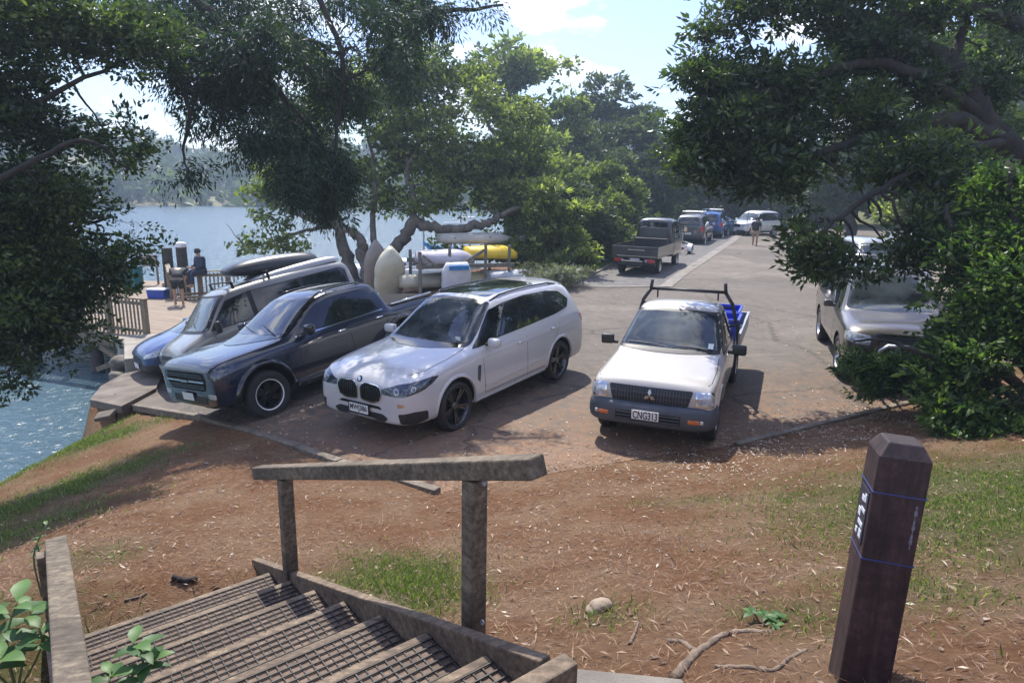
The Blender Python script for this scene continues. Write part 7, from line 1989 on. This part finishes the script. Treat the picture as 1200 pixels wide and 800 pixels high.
# shrubs left of the road
hs_ = [('rounded mid-green shrub at the verge just behind the boat rack', (640, 300, 25), [(640, 262, 25, 42, 34), (620, 295, 24.5, 34, 26), (665, 290, 25, 34, 26), (610, 240, 25.5, 26, 22)], 'pohu', 26000, .20),
       ('tall dark green shrub on the verge between boat rack and flatbed truck', (690, 290, 28), [(690, 262, 28, 34, 30), (672, 235, 29, 36, 26), (705, 282, 28, 24, 22)], 'far', 20000, .20),
       ('dark shrub closest to the left rear of the flatbed truck', (715, 270, 31), [(715, 252, 31.5, 26, 28), (735, 240, 33, 24, 26), (700, 215, 33, 30, 24)], 'pohu', 18000, .22)]
for i, (lab, b_, bl2, lf, n_, L_) in enumerate(hs_):
    bp_ = at(*b_); bz = gz(bp_.x, bp_.y)
    tree('verge_shrub', lab, 'shrub', (bp_.x, bp_.y, bz), [([(bp_.x, bp_.y, bz - .1), P(b_[0], b_[1] - 25, b_[2]), P(bl2[0][0], bl2[0][1], bl2[0][2])], .08, .03)],
         [BL(u, v, d, ru, rv) for u, v, d, ru, rv in bl2] + [(bp_.x, bp_.y, bz + .7, 1.3, 1.2, .8, .9)], lf, n_, L_, L_ * .42, .32, 120 + i, 'dark', gap=.15, twigs=30, per=20, group='shrubs on the road verge')
bp_ = gp(652, 336, 0)
tree('pale_shrub', 'low pale grey wispy shrub beside the white SUV tailgate', 'shrub', tuple(bp_), [([tuple(bp_ - Vector((0, 0, .05))), tuple(bp_ + Vector((0, 0, .5)))], .03, .01)],
     [(bp_.x, bp_.y, .38, .95, .6, .32, 1), (bp_.x - .7, bp_.y + .4, .35, .6, .5, .28, .7), (bp_.x + .6, bp_.y + .6, .35, .5, .5, .25, .6)], 'grey', 7000, .13, .03, .2, 130, 'dark', gap=.1, twigs=60, per=14, twig_r=.008)
# mid-distance tall trees, each its own shape
def big(label, u, vb, d, blobs, lim, n_, L_, seed, leaf='far', name='tall_tree', grp='trees beyond the car park', bark='far', gap=.34):
    b0 = at(u, vb, d); bz = gz(b0.x, b0.y)
    tree(name, label, 'tree', (b0.x, b0.y, bz), [([(b0.x, b0.y, bz - .3)] + [P(*q) for q in lim[0]], .42, .1)] + [([P(*q) for q in l], .2, .07) for l in lim[1:]],
         [BL(*q) for q in blobs], leaf, n_, L_, L_ * .5, .66, seed, bark, gap=gap, twigs=90, per=26, group=grp, twig_r=.03)
big('tall open-crowned tree with a bare trunk against the sky in the centre', 598, 240, 44,
    [(590, 70, 44, 40, 26), (625, 95, 44, 42, 28), (655, 115, 44, 36, 22), (580, 120, 44, 34, 22, None, .8), (640, 75, 45, 30, 16, None, .6), (565, 90, 44, 30, 22, None, .7), (610, 140, 44, 34, 12, None, .6), (665, 140, 44, 26, 14, None, .6)],
    [[(597, 200, 44), (598, 165, 44), (590, 130, 44), (600, 90, 44)], [(597, 170, 44), (575, 150, 44), (560, 120, 44)], [(598, 165, 44), (625, 140, 44), (650, 120, 44)]], 17000, .34, 141, 'pohu', gap=.62)
big('airy tree top right of the central tall tree', 715, 230, 52, [(705, 125, 52, 26, 20), (725, 110, 52, 20, 18), (690, 150, 52, 34, 18), (735, 140, 52, 26, 16), (760, 135, 52, 16, 12, None, .6), (700, 100, 52, 16, 12, None, .6)],
    [[(712, 180, 52), (715, 140, 52), (725, 105, 52)], [(712, 175, 52), (695, 145, 52), (700, 110, 52)]], 10000, .34, 142, 'far', gap=.62)
big('broad blue-green tree massed above the flatbed truck', 740, 250, 46, [(700, 190, 46, 48, 30), (750, 195, 46, 46, 34), (680, 165, 47, 36, 22), (745, 160, 47, 36, 22), (790, 185, 46, 34, 32), (650, 190, 45, 36, 28), (770, 225, 45, 40, 20), (720, 225, 45, 40, 20)],
    [[(742, 230, 46), (740, 200, 46), (745, 170, 46)]], 34000, .36, 143, 'far')
big('dense tree filling the gap behind the boat rack limb', 640, 250, 36, [(620, 215, 36, 40, 26), (660, 205, 36, 40, 28), (640, 175, 37, 40, 26), (590, 190, 37, 34, 28), (690, 225, 35, 30, 18), (600, 240, 34, 30, 14, None, .8)],
    [[(640, 230, 36), (640, 200, 36), (650, 180, 36)]], 26000, .30, 144, 'pohu')
big('dark tree overhanging the far parked cars', 815, 250, 56, [(810, 215, 56, 34, 20), (845, 220, 57, 30, 18), (830, 195, 58, 34, 20), (780, 235, 55, 22, 14)], [[(815, 240, 56), (820, 220, 56), (830, 200, 57)]], 20000, .36, 145, 'far')
big('sunlit pale green tree at the end of the road', 905, 255, 64, [(900, 225, 64, 30, 20), (880, 240, 64, 22, 14), (925, 235, 65, 30, 18), (905, 205, 66, 26, 14)], [[(905, 245, 64), (903, 225, 64), (900, 210, 64)]], 16000, .38, 146, 'light')
big('mid-green tree behind the right-hand row of cars', 1000, 260, 46, [(970, 225, 46, 36, 26), (1010, 215, 46, 40, 30), (1045, 225, 45, 36, 26), (990, 185, 47, 40, 24), (1040, 180, 46, 40, 26)], [[(1000, 245, 46), (1005, 220, 46), (1000, 190, 46)]], 24000, .32, 147, 'far')
big('green tree on the rise at the far right behind the sunlit tree', 1120, 270, 34, [(1090, 230, 34, 44, 30), (1140, 215, 34, 44, 34), (1180, 235, 33, 40, 30), (1110, 180, 35, 44, 30), (1165, 165, 35, 44, 34), (1070, 190, 35, 34, 26)], [[(1120, 250, 34), (1125, 210, 34), (1120, 180, 34)]], 26000, .28, 148, 'pohu')
# belt of wood behind: copies of three trees
def wood_tree(seed, h, w, leaf):
    rng = np.random.default_rng(seed); bl = []
    for i in range(9):
        a = rng.random() * 6.28; r_ = w * .5 * rng.random() ** .5; z = h * (.45 + .45 * rng.random()); s = w * (.22 + .12 * rng.random())
        bl.append((math.cos(a) * r_, math.sin(a) * r_, z, s, s, s * .7, 1))
    bl.append((0, 0, h * .85, w * .3, w * .3, h * .14, 1)); bl.append((0, 0, h * .28, w * .42, w * .42, h * .16, 1))
    return tree('wood_tree', '', 'tree', (0, 0, 0), [([(0, 0, -.5), (.2, .1, h * .35), (-.1, .3, h * .8)], h * .03, h * .008)], bl, leaf, 9000, .55, .30, .95, seed, 'far', gap=.3, twigs=24, per=16, group='wood behind the car park', twig_r=.04)
protos = [wood_tree(201, 10, 8, 'far'), wood_tree(202, 13, 9, 'far'), wood_tree(203, 8.5, 8, 'pohu')]
spots = [(3, 78, 'dark wood tree behind the tall open-crowned tree, nearest the water'), (7, 60, 'wood tree directly left of the airy tree top'), (14, 66, 'wood tree right of the airy tree top'), (20, 62, 'wood tree above the blue wagon'),
         (26, 66, 'wood tree above the white four-wheel drive at the road end'), (33, 66, 'wood tree right of the sunlit tree at the road end'), (38, 58, 'wood tree behind the furthest blue hatchback'), (40, 48, 'wood tree right of the furthest blue hatchback'),
         (36, 38, 'wood tree up the slope right of the silver hatchback'), (31, 31, 'wood tree up the slope behind the white hatchback'), (27, 25, 'wood tree behind the sunlit tree on the right'), (24, 19, 'wood tree at the right edge behind the overhanging limbs'), (1, 48, 'low wood tree left of the flatbed truck, near the water'),
         (21, 76, 'second-row wood tree over the blue wagon'), (31, 78, 'second-row wood tree over the white four-wheel drive'), (12, 80, 'second-row wood tree over the dark grey wagon'), (44, 66, 'second-row wood tree at the far right'), (3, 72, 'second-row wood tree closest to the water'),
         (50, 78, 'wood tree far right, behind the end of the car park'), (60, 84, 'outermost wood tree far right, beyond the end of the car park'), (46, 92, 'rearmost wood tree above the right-hand row of cars'), (58, 62, 'wood tree on the far right rise, nearest the silver hatchback side')]
for i, (x, y, lab) in enumerate(spots):
    o = protos[i % 3] if i < 3 else copy_tree(protos[i % 3])
    s = .85 + .35 * ((i * 37) % 11) / 11
    if x < 24: s = min(s, (2.0 + .068 * math.hypot(x, y)) / (11, 14, 9.5)[i % 3])
    o.location = (x, y, max(-.3, gz(x, y) - .2)); o.rotation_euler = (0, 0, i * 1.7); o.scale = (s, s, s * (1 + .12 * math.sin(i * 2.1)))
    o['label'] = lab
# low shrubs filling the verge beyond the truck
sh0 = None
for i, (x, y, s, lab) in enumerate([(5.2, 36, 1.0, 'low shrub on the verge just past the charcoal flatbed truck'), (7.6, 42.5, 1.1, 'low shrub on the verge beside the dark grey wagon'), (10.6, 50, 1.15, 'low shrub on the verge beside the bright blue wagon'),
                                      (14.5, 57, 1.2, 'low shrub behind the steel blue hatchback at the road end'), (21, 60, 1.3, 'low shrub behind the white four-wheel drive at the road end'), (28, 61, 1.3, 'low shrub right of the road end'), (6.5, 52, 1.4, 'low shrub deep in the wood left of the road'), (36, 56, 1.4, 'low shrub at the far right of the road end')]):
    if sh0 is None:
        sh0 = tree('verge_shrub', lab, 'shrub', (0, 0, 0), [([(0, 0, -.3), (.1, 0, .8), (.2, .1, 1.6)], .07, .03)], [(0, 0, 1.5, 1.7, 1.6, 1.1, 1), (1.2, .4, 1.0, 1.2, 1.1, .9, 1), (-1.2, -.3, 1.1, 1.2, 1.2, .9, 1), (.1, 0, 2.4, 1.1, 1.1, .7, 1)], 'far', 7000, .26, .13, .4, 230, 'dark', gap=.15, twigs=20, per=18, group='low verge shrubs along the road')
        o = sh0
    else: o = copy_tree(sh0)
    o.location = (x, y, gz(x, y)); o.scale = (s, s, s); o.rotation_euler = (0, 0, i * 2.1); o['label'] = lab
# forest on the far shore
rng = np.random.default_rng(300)
n = 2600; fx = rng.uniform(-330, 330, n); fv = rng.random(n) ** 1.5 * .5
fy = far_y(fx) + fv * 260; fz = far_h(fx, fv)
s_ = rng.uniform(2.2, 4.6, n)
bl = np.stack([fx, fy, fz + s_ * .55, s_, s_, s_ * .8, np.ones(n)], 1)
near = bl[(bl[:, 0] > -150) & (bl[:, 0] < 60)]
(V, F, T), C = crown_np(near, 110000, 1.15, .75, 1.3, rng, 0, .8, 14, .1, .8)
ff = mesh_np('far_forest', V, F, LM['far'], smooth=False, attrs={'tint': T}); tag(ff, kind='stuff')
(V, F, T), C = crown_np(bl, 40000, 2.6, 1.8, 2.0, rng, 0, .8, 14, .1, .8)
ff = mesh_np('far_forest', V, F, LM['far'], smooth=False, attrs={'tint': T}); tag(ff, kind='stuff')

# air
HAZE = 0.0016
if HAZE:
    m = bpy.data.materials.new('haze_air'); m.use_nodes = True; nt = m.node_tree
    nt.nodes.remove(nt.nodes['Principled BSDF'])
    pv = nt.nodes.new('ShaderNodeVolumePrincipled'); pv.inputs['Color'].default_value = (.62, .80, 1, 1); pv.inputs['Density'].default_value = HAZE; pv.inputs['Anisotropy'].default_value = .45
    L(nt, pv.outputs[0], nt.nodes['Material Output'].inputs['Volume'])
    hz = MB().box((0, 250, 42), (1900, 800, 100)).build('haze', m); tag(hz, kind='stuff')
